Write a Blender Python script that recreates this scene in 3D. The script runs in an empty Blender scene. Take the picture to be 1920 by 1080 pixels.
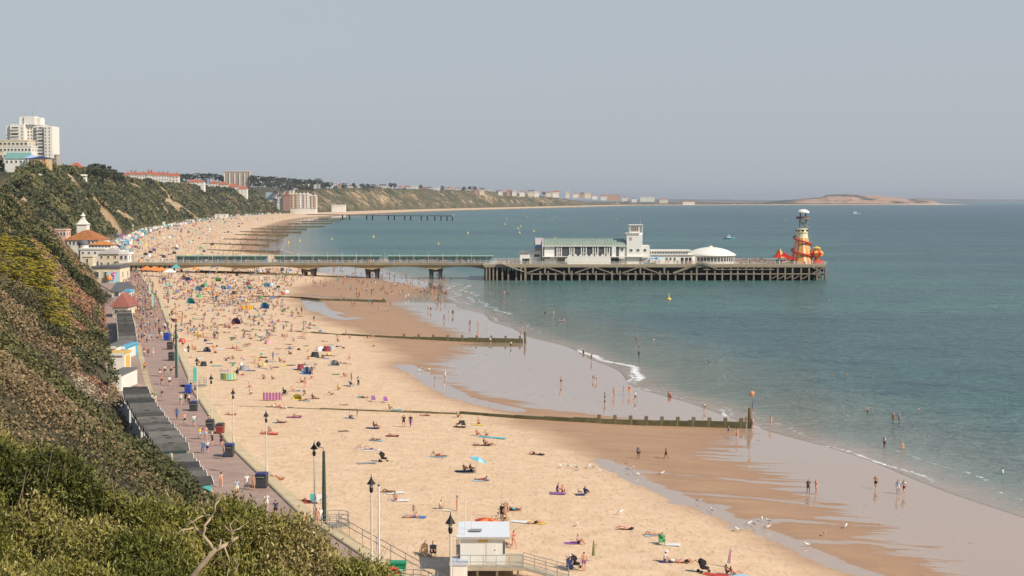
import bpy, math, random
import numpy as np
from mathutils import Vector, Matrix
R=math.radians
random.seed(7); rng=np.random.default_rng(7)
S=bpy.context.scene
COL=S.collection
# ------------------------------------------------------------------ camera
F=2800.0; CAMZ=34.0; HOR=373.0
PITCH=math.atan((540-HOR)/F)
cam=bpy.data.cameras.new('camera'); camo=bpy.data.objects.new('camera',cam); COL.objects.link(camo)
cam.lens=F/1920*36; cam.sensor_width=36; cam.clip_start=0.5; cam.clip_end=90000
camo.location=(0,0,CAMZ); camo.rotation_euler=(R(90)-PITCH,0,0)
S.camera=camo
# ------------------------------------------------------------------ light
SUN_EL=R(40); SUN_DIR=Vector((0.84,-0.54,0)).normalized()      # towards the sun, on the ground
W=bpy.data.worlds.new('World'); S.world=W; W.use_nodes=True
nt=W.node_tree; bg=nt.nodes['Background']
sky=nt.nodes.new('ShaderNodeTexSky'); sky.sky_type='NISHITA'; sky.sun_disc=False
sky.sun_elevation=SUN_EL; sky.sun_rotation=math.atan2(SUN_DIR.x,SUN_DIR.y)
sky.air_density=1.0; sky.dust_density=2.2; sky.ozone_density=2.0; sky.altitude=0
hs=nt.nodes.new('ShaderNodeMix'); hs.data_type='RGBA'; hs.blend_type='MIX'
hs.inputs[0].default_value=0.80; hs.inputs[7].default_value=(5.25,5.65,6.15,1)
tcw=nt.nodes.new('ShaderNodeTexCoord'); sxw=nt.nodes.new('ShaderNodeSeparateXYZ'); mrw=nt.nodes.new('ShaderNodeMapRange'); mrw.interpolation_type='SMOOTHSTEP'
mrw.inputs[1].default_value=.16; mrw.inputs[2].default_value=.75      # the haze thins towards the zenith
hz=nt.nodes.new('ShaderNodeMix'); hz.data_type='RGBA'; hz.inputs[6].default_value=(5.35,5.85,6.4,1); hz.inputs[7].default_value=(1.9,3.1,5.2,1)
nt.links.new(tcw.outputs['Generated'],sxw.inputs[0]); nt.links.new(sxw.outputs[2],mrw.inputs[0]); nt.links.new(mrw.outputs[0],hz.inputs[0]); nt.links.new(hz.outputs[2],hs.inputs[7])
nt.links.new(sky.outputs[0],hs.inputs[6]); nt.links.new(hs.outputs[2],bg.inputs[0])
bg.inputs[1].default_value=0.095
sl=bpy.data.lights.new('sun','SUN'); sl.energy=4.9; sl.angle=R(0.5); sl.color=(1,0.89,0.74)
so=bpy.data.objects.new('sun',sl); COL.objects.link(so)
sd=Vector((SUN_DIR.x*math.cos(SUN_EL),SUN_DIR.y*math.cos(SUN_EL),math.sin(SUN_EL)))
so.rotation_euler=sd.to_track_quat('Z','Y').to_euler(); so.location=(50,-50,200)
S.view_settings.view_transform='Standard'; S.view_settings.look='None'
S.view_settings.exposure=0.0; S.view_settings.gamma=1.0
S.cycles.max_bounces=5; S.cycles.diffuse_bounces=2; S.cycles.glossy_bounces=3; S.cycles.transparent_max_bounces=6
S.cycles.volume_bounces=0
# ------------------------------------------------------------------ helpers
cp,sp=math.cos(PITCH),math.sin(PITCH)
def ray(px,py):
    a=(px-960)/F; b=(540-py)/F
    return a, cp+b*sp, -sp+b*cp            # world direction
def G(px,py,z=0.0):
    a,b,c=ray(px,py); t=(z-CAMZ)/c
    return a*t,b*t
def AT(px,py,D):                            # point at depth y=D
    a,b,c=ray(px,py); t=D/b
    return a*t,D,CAMZ+c*t
def project(x,y,z):
    d=y*cp-(z-CAMZ)*sp; u=y*sp+(z-CAMZ)*cp
    return 960+F*x/d, 540-F*u/d
def tag(o,label=None,cat=None,group=None,kind=None):
    if label: o['label']=label
    if cat: o['category']=cat
    if group: o['group']=group
    if kind: o['kind']=kind
    return o
def empty(name,loc,rz=0):
    o=bpy.data.objects.new(name,None); COL.objects.link(o); o.location=loc; o.rotation_euler=(0,0,rz); o.empty_display_size=.2
    return o
class MB:
    def __init__(s): s.v=[]; s.f=[]; s.m=[]
    def add(s,vs,fs,m=0):
        n=len(s.v); s.v+= [tuple(v) for v in vs]; s.f+=[tuple(i+n for i in f) for f in fs]; s.m+=[m]*len(fs); return s
    def box(s,x0,x1,y0,y1,z0,z1,m=0):
        return s.add([(x0,y0,z0),(x1,y0,z0),(x1,y1,z0),(x0,y1,z0),(x0,y0,z1),(x1,y0,z1),(x1,y1,z1),(x0,y1,z1)],
          [(0,3,2,1),(4,5,6,7),(0,1,5,4),(1,2,6,5),(2,3,7,6),(3,0,4,7)],m)
    def bar(s,p,q,w,h=None,m=0):
        h=h or w; p=Vector(p); q=Vector(q); d=(q-p).normalized()
        up=Vector((0,0,1)) if abs(d.z)<.95 else Vector((0,1,0))
        a=d.cross(up).normalized()*w/2; b=a.cross(d).normalized()*h/2
        vs=[p-a-b,p+a-b,p+a+b,p-a+b,q-a-b,q+a-b,q+a+b,q-a+b]
        return s.add(vs,[(0,1,2,3),(7,6,5,4),(0,4,5,1),(1,5,6,2),(2,6,7,3),(3,7,4,0)],m)
    def tube(s,pts,rad,n=6,m=0,cap=True):
        pts=[Vector(p) for p in pts]
        if not hasattr(rad,'__len__'): rad=[rad]*len(pts)
        base=len(s.v); a=None
        for i,p in enumerate(pts):
            d=(pts[min(i+1,len(pts)-1)]-pts[max(i-1,0)]).normalized()
            if a is None: a=d.orthogonal().normalized()
            else: a=(a-d*a.dot(d)).normalized()
            b=d.cross(a)
            for k in range(n):
                t=2*math.pi*k/n; s.v.append(tuple(p+(a*math.cos(t)+b*math.sin(t))*rad[i]))
        for i in range(len(pts)-1):
            for k in range(n):
                k2=(k+1)%n; s.f.append((base+i*n+k,base+i*n+k2,base+(i+1)*n+k2,base+(i+1)*n+k)); s.m.append(m)
        if cap:
            s.f.append(tuple(base+k for k in reversed(range(n)))); s.m.append(m)
            e=base+(len(pts)-1)*n; s.f.append(tuple(e+k for k in range(n))); s.m.append(m)
        return s
    def lathe(s,prof,cx=0,cy=0,n=16,m=0,ph=0,mf=None):
        base=len(s.v)
        for r,z in prof:
            for k in range(n):
                t=ph+2*math.pi*k/n; s.v.append((cx+r*math.cos(t),cy+r*math.sin(t),z))
        for i in range(len(prof)-1):
            for k in range(n):
                k2=(k+1)%n; s.f.append((base+i*n+k,base+i*n+k2,base+(i+1)*n+k2,base+(i+1)*n+k)); s.m.append(mf(k) if mf else m)
        s.f.append(tuple(base+k for k in reversed(range(n)))); s.m.append(m)
        e=base+(len(prof)-1)*n; s.f.append(tuple(e+k for k in range(n))); s.m.append(m)
        return s
    def prism(s,poly,axis,a0,a1,m=0):       # poly in the two other axes
        n=len(poly); vs=[]
        for a in (a0,a1):
            for (u,v) in poly:
                vs.append((a,u,v) if axis=='x' else (u,a,v) if axis=='y' else (u,v,a))
        fs=[tuple(range(n)),tuple(reversed(range(n,2*n)))]+[(i,i+n,(i+1)%n+n,(i+1)%n) for i in range(n)]
        return s.add(vs,fs,m)
    def build(s,name,mat,parent=None,smooth=False):
        me=bpy.data.meshes.new(name); me.from_pydata(s.v,[],s.f)
        mats=mat if isinstance(mat,(list,tuple)) else [mat]
        for q in mats: me.materials.append(q)
        if len(mats)>1: me.polygons.foreach_set('material_index',s.m)
        if smooth: me.polygons.foreach_set('use_smooth',[True]*len(s.f))
        me.update(); o=bpy.data.objects.new(name,me); COL.objects.link(o)
        if parent: o.parent=parent
        return o
def npmesh(name,verts,faces,mat,attrs=None,smooth=False,parent=None):
    """verts Nx3, faces Mx4 (quads)"""
    me=bpy.data.meshes.new(name); nv=len(verts); nf=len(faces); k=faces.shape[1]
    me.vertices.add(nv); me.vertices.foreach_set('co',verts.astype(np.float32).ravel())
    me.loops.add(nf*k); me.loops.foreach_set('vertex_index',faces.astype(np.int32).ravel())
    me.polygons.add(nf); me.polygons.foreach_set('loop_start',np.arange(0,nf*k,k,dtype=np.int32))
    if smooth: me.polygons.foreach_set('use_smooth',np.ones(nf,bool))
    me.update(calc_edges=True)
    for n,(dom,arr) in (attrs or {}).items():
        if arr.ndim==2:
            at=me.attributes.new(n,'FLOAT_COLOR',dom); at.data.foreach_set('color',arr.astype(np.float32).ravel())
        else:
            at=me.attributes.new(n,'FLOAT',dom); at.data.foreach_set('value',arr.astype(np.float32).ravel())
    me.materials.append(mat); o=bpy.data.objects.new(name,me); COL.objects.link(o)
    if parent: o.parent=parent
    return o
def gridfaces(nr,nc):
    i=np.arange(nr-1)[:,None]; j=np.arange(nc-1)[None,:]; a=i*nc+j
    return np.stack([a,a+1,a+nc+1,a+nc],-1).reshape(-1,4)
def children(o): return [c for c in bpy.data.objects if c.parent==o]
KIDS={}
def copy_tree(o,kids=None,parent=None):
    c=o.copy(); COL.objects.link(c)
    if parent: c.parent=parent
    if o.name not in KIDS: KIDS[o.name]=children(o)
    for ch in KIDS[o.name]: copy_tree(ch,None,c)
    return c
# smooth value noise in numpy
_P=rng.random((256,256)).astype(np.float64)
def vnoise(x,y):
    xi=np.floor(x).astype(int); yi=np.floor(y).astype(int); fx=x-xi; fy=y-yi
    fx=fx*fx*(3-2*fx); fy=fy*fy*(3-2*fy)
    g=lambda a,b:_P[a&255,b&255]
    return (g(xi,yi)*(1-fx)+g(xi+1,yi)*fx)*(1-fy)+(g(xi,yi+1)*(1-fx)+g(xi+1,yi+1)*fx)*fy
def fbm(x,y,o=4):
    s=0;a=.5;
    for k in range(o): s=s+a*vnoise(x*2**k+17.3*k,y*2**k+9.1*k); a*=.5
    return s
# ------------------------------------------------------------------ materials
MATS={}
def mat(name,col,rough=.7,var=.12,scale=3.0,metal=0,spec=.3,bump=0.0):
    if name in MATS: return MATS[name]
    m=bpy.data.materials.new(name); m.use_nodes=True; n=m.node_tree; b=n.nodes['Principled BSDF']
    b.inputs['Roughness'].default_value=rough; b.inputs['Metallic'].default_value=metal
    b.inputs['Specular IOR Level'].default_value=spec
    if var>0:
        tc=n.nodes.new('ShaderNodeTexCoord'); no=n.nodes.new('ShaderNodeTexNoise'); no.inputs['Scale'].default_value=scale; no.inputs['Detail'].default_value=4
        n.links.new(tc.outputs['Object'],no.inputs['Vector'])
        mr=n.nodes.new('ShaderNodeMapRange'); mr.inputs['From Min'].default_value=.25; mr.inputs['From Max'].default_value=.75
        mr.inputs['To Min'].default_value=1-var; mr.inputs['To Max'].default_value=1+var
        n.links.new(no.outputs[0],mr.inputs[0])
        mx=n.nodes.new('ShaderNodeVectorMath'); mx.operation='SCALE'; mx.inputs[0].default_value=col
        n.links.new(mr.outputs[0],mx.inputs['Scale']); n.links.new(mx.outputs[0],b.inputs['Base Color'])
        if bump:
            bu=n.nodes.new('ShaderNodeBump'); bu.inputs['Strength'].default_value=bump; bu.inputs['Distance'].default_value=.05
            n.links.new(no.outputs[0],bu.inputs['Height']); n.links.new(bu.outputs[0],b.inputs['Normal'])
    else: b.inputs['Base Color'].default_value=(*col,1)
    MATS[name]=m; return m
def nodes(name):
    m=bpy.data.materials.new(name); m.use_nodes=True; MATS[name]=m; n=m.node_tree
    return m,n,n.nodes['Principled BSDF']
class NB:
    """tiny node builder"""
    def __init__(s,n): s.n=n
    def new(s,t,**k):
        o=s.n.nodes.new(t)
        for a,b in k.items():
            if a in('op',): o.operation=b
            else: setattr(o,a,b)
        return o
    def L(s,a,b): s.n.links.new(a,b)
    def math(s,op,a,b=None,c=None):
        o=s.new('ShaderNodeMath',op=op)
        for i,x in enumerate((a,b,c)):
            if x is None: continue
            if isinstance(x,(int,float)): o.inputs[i].default_value=x
            else: s.L(x,o.inputs[i])
        return o.outputs[0]
    def attr(s,name): return s.new('ShaderNodeAttribute',attribute_name=name)
    def noise(s,vec,scale,detail=4,rough=.5,dist=0):
        o=s.new('ShaderNodeTexNoise'); o.inputs['Scale'].default_value=scale; o.inputs['Detail'].default_value=detail; o.inputs['Roughness'].default_value=rough
        o.inputs['Distortion'].default_value=dist
        s.L(vec,o.inputs['Vector']); return o.outputs[0]
    def pos(s,sx=1,sy=1,sz=1,rz=0):
        g=s.new('ShaderNodeNewGeometry'); m=s.new('ShaderNodeMapping'); m.inputs['Scale'].default_value=(sx,sy,sz); m.inputs['Rotation'].default_value=(0,0,rz)
        s.L(g.outputs['Position'],m.inputs['Vector']); return m.outputs[0]
    def ramp(s,fac,stops):
        r=s.new('ShaderNodeValToRGB'); e=r.color_ramp.elements
        while len(e)<len(stops): e.new(.5)
        for q,(p,c) in zip(e,stops):
            q.position=p; q.color=(*c,1) if len(c)==3 else c
        s.L(fac,r.inputs[0]); return r.outputs[0]
    def map(s,v,a,b,c=0,d=1,smooth=True):
        o=s.new('ShaderNodeMapRange'); o.interpolation_type='SMOOTHSTEP' if smooth else 'LINEAR'
        for i,x in zip((1,2,3,4),(a,b,c,d)): o.inputs[i].default_value=x
        s.L(v,o.inputs[0]); return o.outputs[0]
    def mix(s,f,a,b):
        o=s.new('ShaderNodeMix',data_type='RGBA')
        for i,x in ((0,f),(6,a),(7,b)):
            if isinstance(x,(int,float)): o.inputs[i].default_value=x
            elif isinstance(x,tuple): o.inputs[i].default_value=(*x,1)
            else: s.L(x,o.inputs[i])
        return o.outputs[2]
    def mixf(s,f,a,b):
        o=s.new('ShaderNodeMix',data_type='FLOAT')
        for i,x in ((0,f),(2,a),(3,b)):
            if isinstance(x,(int,float)): o.inputs[i].default_value=x
            else: s.L(x,o.inputs[i])
        return o.outputs[0]
    def bump(s,h,st,dist,bs):
        b=s.new('ShaderNodeBump'); b.inputs['Strength'].default_value=st; b.inputs['Distance'].default_value=dist
        s.L(h,b.inputs['Height']); s.L(b.outputs[0],bs.inputs['Normal'])
WHITE=mat('white_paint',(.78,.76,.70),.5,.05,.3); CREAM=mat('cream_render',(.72,.64,.47),.7,.06,.3)
GLASS=mat('window_glass',(.05,.07,.09),.15,0,spec=.6); DARK=mat('dark_metal',(.03,.033,.036),.5,.1)
STEEL=mat('grey_steel',(.33,.33,.32),.45,.1,metal=.3); TIMBER=mat('weathered_timber',(.2,.16,.11),.85,.3,1.5,bump=.4)
BLACK=mat('black_plastic',(.02,.02,.022),.5,.1); CONC=mat('pier_concrete',(.36,.31,.23),.85,.15,.4)
REDP=mat('red_paint',(.62,.035,.025),.45,.08); REDTILE=mat('red_roof_tiles',(.42,.13,.07),.8,.2,.6); ORTILE=mat('orange_roof_tiles',(.36,.14,.05),.8,.25,.5)
# ------------------------------------------------------------------ shore lines, x as function of y (metres ahead of the camera)
_xp=np.array([(-60,60),(20,32),(60,16),(110,-4.5),(127,-12),(144.5,-19.9),(185,-34.4),(233,-48.7),(298,-66),(362,-82.7),(459,-108),(652,-164),(800,-202),(1041,-264),(1498,-353),(2308,-455),(2700,-488),(3000,-480),(3300,-450),(3600,-415),(4000,-350),(4500,-260),(5600,0),(6800,290),(7900,570),(8300,1250),(8650,2400)])
_xw=np.array([(-60,80),(100,62),(156,53.4),(229,36),(271,23),(345,11),(395,0),(474,-18.6),(541,-23),(600,-32),(700,-62),(850,-118),(991,-155),(1700,-255),(2400,-322),(2700,-330),(3300,-310),(4139,-200),(5290,75),(7900,680),(8300,1400),(8650,2650)])
_xf=np.array([(-60,70),(20,30),(40,20),(50,16),(70,5.5),(90,-3.5),(110,-16),(130,-29),(145,-36),(160,-41),(205,-54),(261,-71),(320,-87.5),(412,-113.5),(480,-134),(544,-157),(620,-180),(700,-205)])
def xp(y): return np.interp(y,_xp[:,0],_xp[:,1])
def xw(y): return np.interp(y,_xw[:,0],_xw[:,1])+np.where(np.asarray(y)<900,1.6*np.sin(np.asarray(y)*.045)+.8*np.sin(np.asarray(y)*.13+1),0)
def xf(y): return np.interp(y,_xf[:,0],_xf[:,1])
def beach_z(x,y):
    t=(x-xp(y))/(xw(y)-xp(y))
    return np.interp(t,[-1,-.02,0,.5,.78,1,1.3,3],[3.3,3.3,3.25,1.9,.5,0,-.7,-4])
PZ=3.5
def GB(px,py):
    z=1.5
    for _ in range(12):
        x,y=G(px,py,z); z=.5*z+.5*max(0.0,float(beach_z(x,y)))
    return x,y,max(0.0,float(beach_z(x,y)))
# ================================================================== SEA AND BEACH
def seg_dist(px,py,a,b):
    ax,ay=a; bx,by=b; dx,dy=bx-ax,by-ay; L=dx*dx+dy*dy+1e-9
    t=np.clip(((px-ax)*dx+(py-ay)*dy)/L,0,1)
    return np.hypot(px-ax-t*dx,py-ay-t*dy),t
# boundaries read off the photograph and laid on the ground
def on_ground(lst,z=.7): return np.array([G(a,b,z) for a,b in lst])
_d=on_ground([(1900,1200),(1560,1085),(1380,1005),(1240,950),(1150,900),(1100,865),(1040,835),(960,800),(870,770),(800,738),(745,702),(732,668),(690,640),(600,610),(560,585),(546,562),(556,545),(610,527),(640,508),(620,480)])[::-1]
_o=np.argsort(_d[:,1]); _d=_d[_o]
def xdamp(y): return np.where(y<900,np.interp(y,_d[:,1],_d[:,0]),xp(y)+.72*(xw(y)-xp(y)))
_w=on_ground([(2000,1200),(1800,1080),(1690,1040),(1640,1000),(1560,965),(1500,935),(1480,905),(1420,880),(1330,850),(1360,835),(1390,803),(1385,798),(1000,776),(950,762),(880,745),(830,722),(820,700),(850,680),(870,655),(900,646),(880,642),(850,625),(800,604),(770,585),(740,570),(760,560),(800,540),(690,520),(560,512)],.3)
_w=_w[np.argsort(_w[:,1])]
def xwet(y): return np.where(y<900,np.interp(y,_w[:,1],_w[:,0]),xp(y)+.86*(xw(y)-xp(y)))
_ch=[([(757,697),(790,712),(822,735),(862,757),(905,767),(960,778)],2.2),([(583,568),(598,590),(625,594)],3.5),([(598,590),(640,606),(670,602)],2.0),
     ([(590,560),(660,562),(720,563)],2.5),([(1128,878),(1160,893),(1190,912),(1262,945),(1332,972),(1400,1000),(1460,1022),(1560,1066),(1680,1110)],1.5),
     ([(1150,896),(1240,897),(1330,900),(1500,906),(1600,912)],.55),([(1262,938),(1420,939),(1600,950)],.5),([(1270,962),(1350,962)],1.0),([(1400,985),(1480,982),(1680,990)],.6),([(1460,1030),(1620,1020),(1800,1030)],.8),([(1370,1008),(1440,985)],1.0)]
ys=[20.0]
while ys[-1]<8650: ys.append(ys[-1]+max(.8,ys[-1]*.0030) if ys[-1]<900 else ys[-1]+ys[-1]*.006)
ys=np.array(ys); ts=np.concatenate([np.linspace(-.06,1.05,210),np.linspace(1.08,3,12)])
Y=np.repeat(ys[:,None],len(ts),1); X=xp(Y)+ts[None]*(xw(Y)-xp(Y)); Z=beach_z(X,Y)
Z=Z+np.where((ts[None]>.0)&(ts[None]<.75),(fbm(X*.45,Y*.45,3)-.5)*.16,0)*np.clip(1-Y/900,0,1)
damp=X-xdamp(Y); wet=X-xwet(Y); pool=np.full_like(X,-30.)
for pl,hw in _ch:
    q=on_ground(pl,.7)
    for a,b in zip(q[:-1],q[1:]):
        d,_=seg_dist(X,Y,a,b); pool=np.maximum(pool,hw-d)
m,n,b=nodes('beach_sand'); nb=NB(n)
P=nb.pos(); big=nb.noise(nb.pos(.035,.10,1),1,4,.6); mid=nb.noise(P,.5,5,.6); fine=nb.noise(nb.pos(1,.3,1),2.4,5,.8)
da=nb.attr('damp').outputs['Fac']; wa=nb.attr('wet').outputs['Fac']
dn=nb.math('ADD',da,nb.math('MULTIPLY',nb.math('SUBTRACT',big,.5),14)); dn=nb.math('ADD',dn,nb.math('MULTIPLY',nb.math('SUBTRACT',mid,.5),3))
df=nb.map(dn,-6,5)
strk=nb.noise(nb.pos(.03,.55,1),1,4,.55,1.0)
wn=nb.math('ADD',wa,nb.math('MULTIPLY',nb.math('SUBTRACT',strk,.5),nb.map(wa,-14,-3,0,26,False))); wf=nb.map(wn,-.5,.6)
pn=nb.math('ADD',nb.attr('pool').outputs['Fac'],nb.math('MULTIPLY',nb.math('SUBTRACT',nb.noise(nb.pos(.12,.3,1),1,4,.6),.5),3.4)); wf=nb.math('MAXIMUM',wf,nb.map(pn,-.25,.3))
wn2=nb.math('MAXIMUM',nb.map(wn,-7,-.3),nb.map(pn,-2.5,0))
dry=nb.mix(nb.map(mid,.3,.7),(.67,.47,.295),(.75,.545,.36))
dry=nb.mix(nb.math('MULTIPLY',nb.map(fine,.50,.66),.68),dry,(.44,.30,.18))  # dark speckle: grain, and shade of churned ridges put into the sand colour
flecks=nb.map(nb.noise(nb.pos(.22,.7,1),1,5,.6),.60,.75); dry=nb.mix(nb.math('MULTIPLY',flecks,.45),dry,(.40,.28,.16))  # broader darker flecks of trampled sand
dmp=nb.mix(nb.map(strk,.3,.7),(.37,.225,.13),(.44,.27,.16))
dmp=nb.mix(nb.math('MULTIPLY',wn2,.5),dmp,(.33,.205,.13))
col=nb.mix(df,dry,dmp); col=nb.mix(wf,col,(.43,.305,.22))
nb.L(col,b.inputs['Base Color'])
ro=nb.mixf(df,.95,.62); ro=nb.mixf(wf,ro,.06); nb.L(ro,b.inputs['Roughness'])
sp_=nb.mixf(wf,.15,.62); nb.L(sp_,b.inputs['Specular IOR Level'])
bs=nb.mixf(df,.9,.12); bs=nb.mixf(wf,bs,.0)
bu=nb.new('ShaderNodeBump'); bu.inputs['Distance'].default_value=.12; nb.L(bs,bu.inputs['Strength'])
hh=nb.math('ADD',nb.math('MULTIPLY',fine,.6),mid); nb.L(hh,bu.inputs['Height']); nb.L(bu.outputs[0],b.inputs['Normal'])
SAND=m
V=np.stack([X,Y,Z],-1).reshape(-1,3)
tag(npmesh('beach',V,gridfaces(len(ys),len(ts)),SAND,{'damp':('POINT',damp.ravel()),'wet':('POINT',wet.ravel()),'pool':('POINT',pool.ravel())},smooth=True),kind='structure')
# far distances use the same ground carried on below the cliffs as a plain bed
bed=npmesh('seabed',np.array([(-60000,-300,-8),(60000,-300,-8),(60000,70000,-8),(-60000,70000,-8)],float),np.array([[0,1,2,3]]),mat('seabed_sand',(.2,.17,.12),.9),None); tag(bed,kind='structure')
# sea: rows conform to the shoreline
ys2=[20.0]
while ys2[-1]<8650: ys2.append(ys2[-1]+max(.9,ys2[-1]*.0033) if ys2[-1]<1000 else ys2[-1]+ys2[-1]*.01)
ys2+= [9000,9500,10500,12000,15000,20000,30000,45000,60000]; ys2=np.array(ys2)
dd=np.concatenate([[-6,-3],np.arange(-1.5,16,.45),np.arange(16,60,2.5),np.array([60,75,100,130,170,220,300,420,600,900,1500,3000,8000,30000])])
Y=np.repeat(ys2[:,None],len(dd),1)
base=xw(Y); far=np.clip((Y-8640)/10,0,1)
off=dd[None]*np.ones_like(Y); X=base+off
X=np.where(far>0,np.linspace(-60000,60000,len(dd))[None],X)
shore=np.where(far>0,500,off)
shore=np.where(Y>8640,500,shore)
Z=np.zeros_like(X)
def foam_at(Y,D):
    f=np.zeros_like(Y)
    wob=1.3*np.sin(Y*.11)+.8*np.sin(Y*.31+2)
    def band(y0,y1,d0,w,amp,s=12):
        e=np.clip((Y-y0)/s,0,1)*np.clip((y1-Y)/s,0,1); r=(D-d0-wob)/w
        return amp*e*np.exp(-r*r)
    f=np.maximum(f,band(262,350,2.8,1.25,.95,20)); f=np.maximum(f,band(255,300,1.3,.8,.8)); f=np.maximum(f,band(170,250,.3,.55,.8)); f=np.maximum(f,band(95,170,.6,.45,.5))
    f=np.maximum(f,band(215,268,1.6,.7,.5)); f=np.maximum(f,band(390,470,.8,.9,.55)); f=np.maximum(f,band(430,640,9,1.6,.62)); f=np.maximum(f,band(470,640,3,1.2,.6)); f=np.maximum(f,band(360,560,6,1.0,.42))
    f=np.maximum(f,band(150,215,7,.7,.5)); f=np.maximum(f,band(600,1400,3,1.8,.55,60)); f=np.maximum(f,band(195,260,5,.7,.42))
    return f
foam=np.where(Y<8000,foam_at(np.clip(Y,0,9000),off),0)
# open sea detail: height field, plus facet light and pale bands put into colour
m,n,b=nodes('sea_water'); nb=NB(n)
sh=nb.attr('shore').outputs['Fac']; fo=nb.attr('foam').outputs['Fac']
P=nb.pos(); 
w1=nb.noise(nb.pos(.07,.11,1,.25),1,5,.68,.6); w2=nb.noise(nb.pos(.42,.62,1,.3),1,5,.7,.4); w3=nb.noise(nb.pos(.006,.02,1,.1),1,4,.6,.5); w4=nb.noise(nb.pos(.0012,.0045,1,.05),1,3,.55)
cm=nb.mix(nb.map(sh,60,900),(.078,.195,.175),(.026,.090,.130)); cm=nb.mix(nb.map(sh,900,3500),cm,(.012,.062,.165))
cm=nb.mix(nb.math('MULTIPLY',nb.map(w3,.38,.64),.6),cm,(.12,.25,.225))
cm=nb.mix(nb.math('MULTIPLY',nb.map(w4,.45,.62),.6),cm,(.045,.11,.155))
cm=nb.mix(nb.math('MULTIPLY',nb.map(w2,.46,.66),.75),cm,(.012,.060,.066))  # dark sides of the ripples painted into the water colour
cm=nb.mix(nb.math('MULTIPLY',nb.map(w1,.50,.66),.55),cm,(.014,.062,.080))
shn=nb.math('ADD',sh,nb.math('MULTIPLY',nb.math('SUBTRACT',w1,.5),26))
cm=nb.mix(nb.map(shn,8,46,.80,0),cm,(.22,.25,.20))
cm=nb.mix(nb.map(nb.math('ADD',sh,nb.math('MULTIPLY',nb.math('SUBTRACT',w1,.5),8)),0,11,.9,0),cm,(.38,.30,.23))
fn=nb.noise(P,.55,8,.8,.9); fm=nb.math('ADD',fo,nb.math('MULTIPLY',nb.math('SUBTRACT',fn,.5),3.0)); ff=nb.math('MULTIPLY',nb.map(fm,.50,.95),nb.map(fo,.05,.25))
cm=nb.mix(ff,cm,(.82,.83,.82)); nb.L(cm,b.inputs['Base Color'])
nb.L(nb.mixf(ff,nb.map(sh,0,60,.08,.30),.8),b.inputs['Roughness']); b.inputs['IOR'].default_value=1.33
hgt=nb.math('ADD',nb.math('MULTIPLY',w2,1.1),nb.math('MULTIPLY',w1,2.2)); hgt=nb.math('ADD',hgt,nb.math('MULTIPLY',nb.noise(nb.pos(1.1,1.5,1,.3),1,4,.7),.35)); hgt=nb.math('MULTIPLY',hgt,nb.map(sh,-1,34,.12,1))
nb.bump(hgt,1.0,1.7,b)
nd=nb.map(sh,-1.2,.9,.0,1); b.inputs['Alpha'].default_value=1; nb.L(nd,b.inputs['Alpha'])
SEA=m
V=np.stack([X,Y,Z],-1).reshape(-1,3)
tag(npmesh('sea',V,gridfaces(len(ys2),len(dd)),SEA,{'shore':('POINT',shore.ravel()),'foam':('POINT',foam.ravel())},smooth=True),kind='structure')
# ================================================================== PROMENADE
def prom_left(y): return np.interp(y,[20,90,115,130,149,175,205,261,320,412,544,650,760,900],[10,-2,-15,-22,-30.3,-39.3,-49.5,-65,-81,-106,-142,-176,-208,-245])
def strip_mesh(name,y0,y1,step,fl,fr,z,mt,zl=None,nc=2,kind='structure'):
    yy=np.arange(y0,y1+step,step); A=fl(yy); B=fr(yy)
    tt=np.linspace(0,1,nc); X=A[:,None]*(1-tt)+B[:,None]*tt; Y=np.repeat(yy[:,None],nc,1); Z=np.full_like(X,z) if np.isscalar(z) else np.repeat(np.array([z]),len(yy),0)
    o=npmesh(name,np.stack([X,Y,Z],-1).reshape(-1,3),gridfaces(len(yy),nc),mt); return tag(o,kind=kind) if kind else o
m,n,b=nodes('pink_asphalt'); nb=NB(n)
c=nb.ramp(nb.noise(nb.pos(.25,.6,1),1,5,.6),[(.3,(.32,.215,.17)),(.7,(.42,.29,.235))]); c=nb.mix(nb.math('MULTIPLY',nb.map(nb.noise(nb.pos(),.9,4),.55,.7),.3),c,(.22,.15,.135)); nb.L(c,b.inputs['Base Color']); b.inputs['Roughness'].default_value=.85
PROM=m
strip_mesh('promenade',20,3300,4,lambda y:np.where(y<860,prom_left(y)-8,xp(y)-30),lambda y:xp(y)-.9,PZ,PROM)
SANDSTONE=mat('pale_paving',(.50,.40,.25),.85,.15,.4)
o=strip_mesh('promenade_kerb',20,900,4,lambda y:prom_left(y),lambda y:prom_left(y)+1.0,PZ+.03,SANDSTONE)
# sea wall: a low raised kerb with a sloping apron down to the sand
yy=np.concatenate([np.arange(60,900,3.0),np.arange(900,3300,20.)]); prof=[(-1.3,PZ+.004),(-1.3,PZ+.10),(-.75,PZ+.10),(-.72,PZ+.03),(.45,PZ-.05),(.6,2.4)]
V=np.array([[ (xp(y)+dx, y, z) for dx,z in prof] for y in yy]).reshape(-1,3)
tag(npmesh('sea_wall',V,gridfaces(len(yy),len(prof)),SANDSTONE),'low cream stone sea wall running between the pink promenade and the dry sand','wall')
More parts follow.
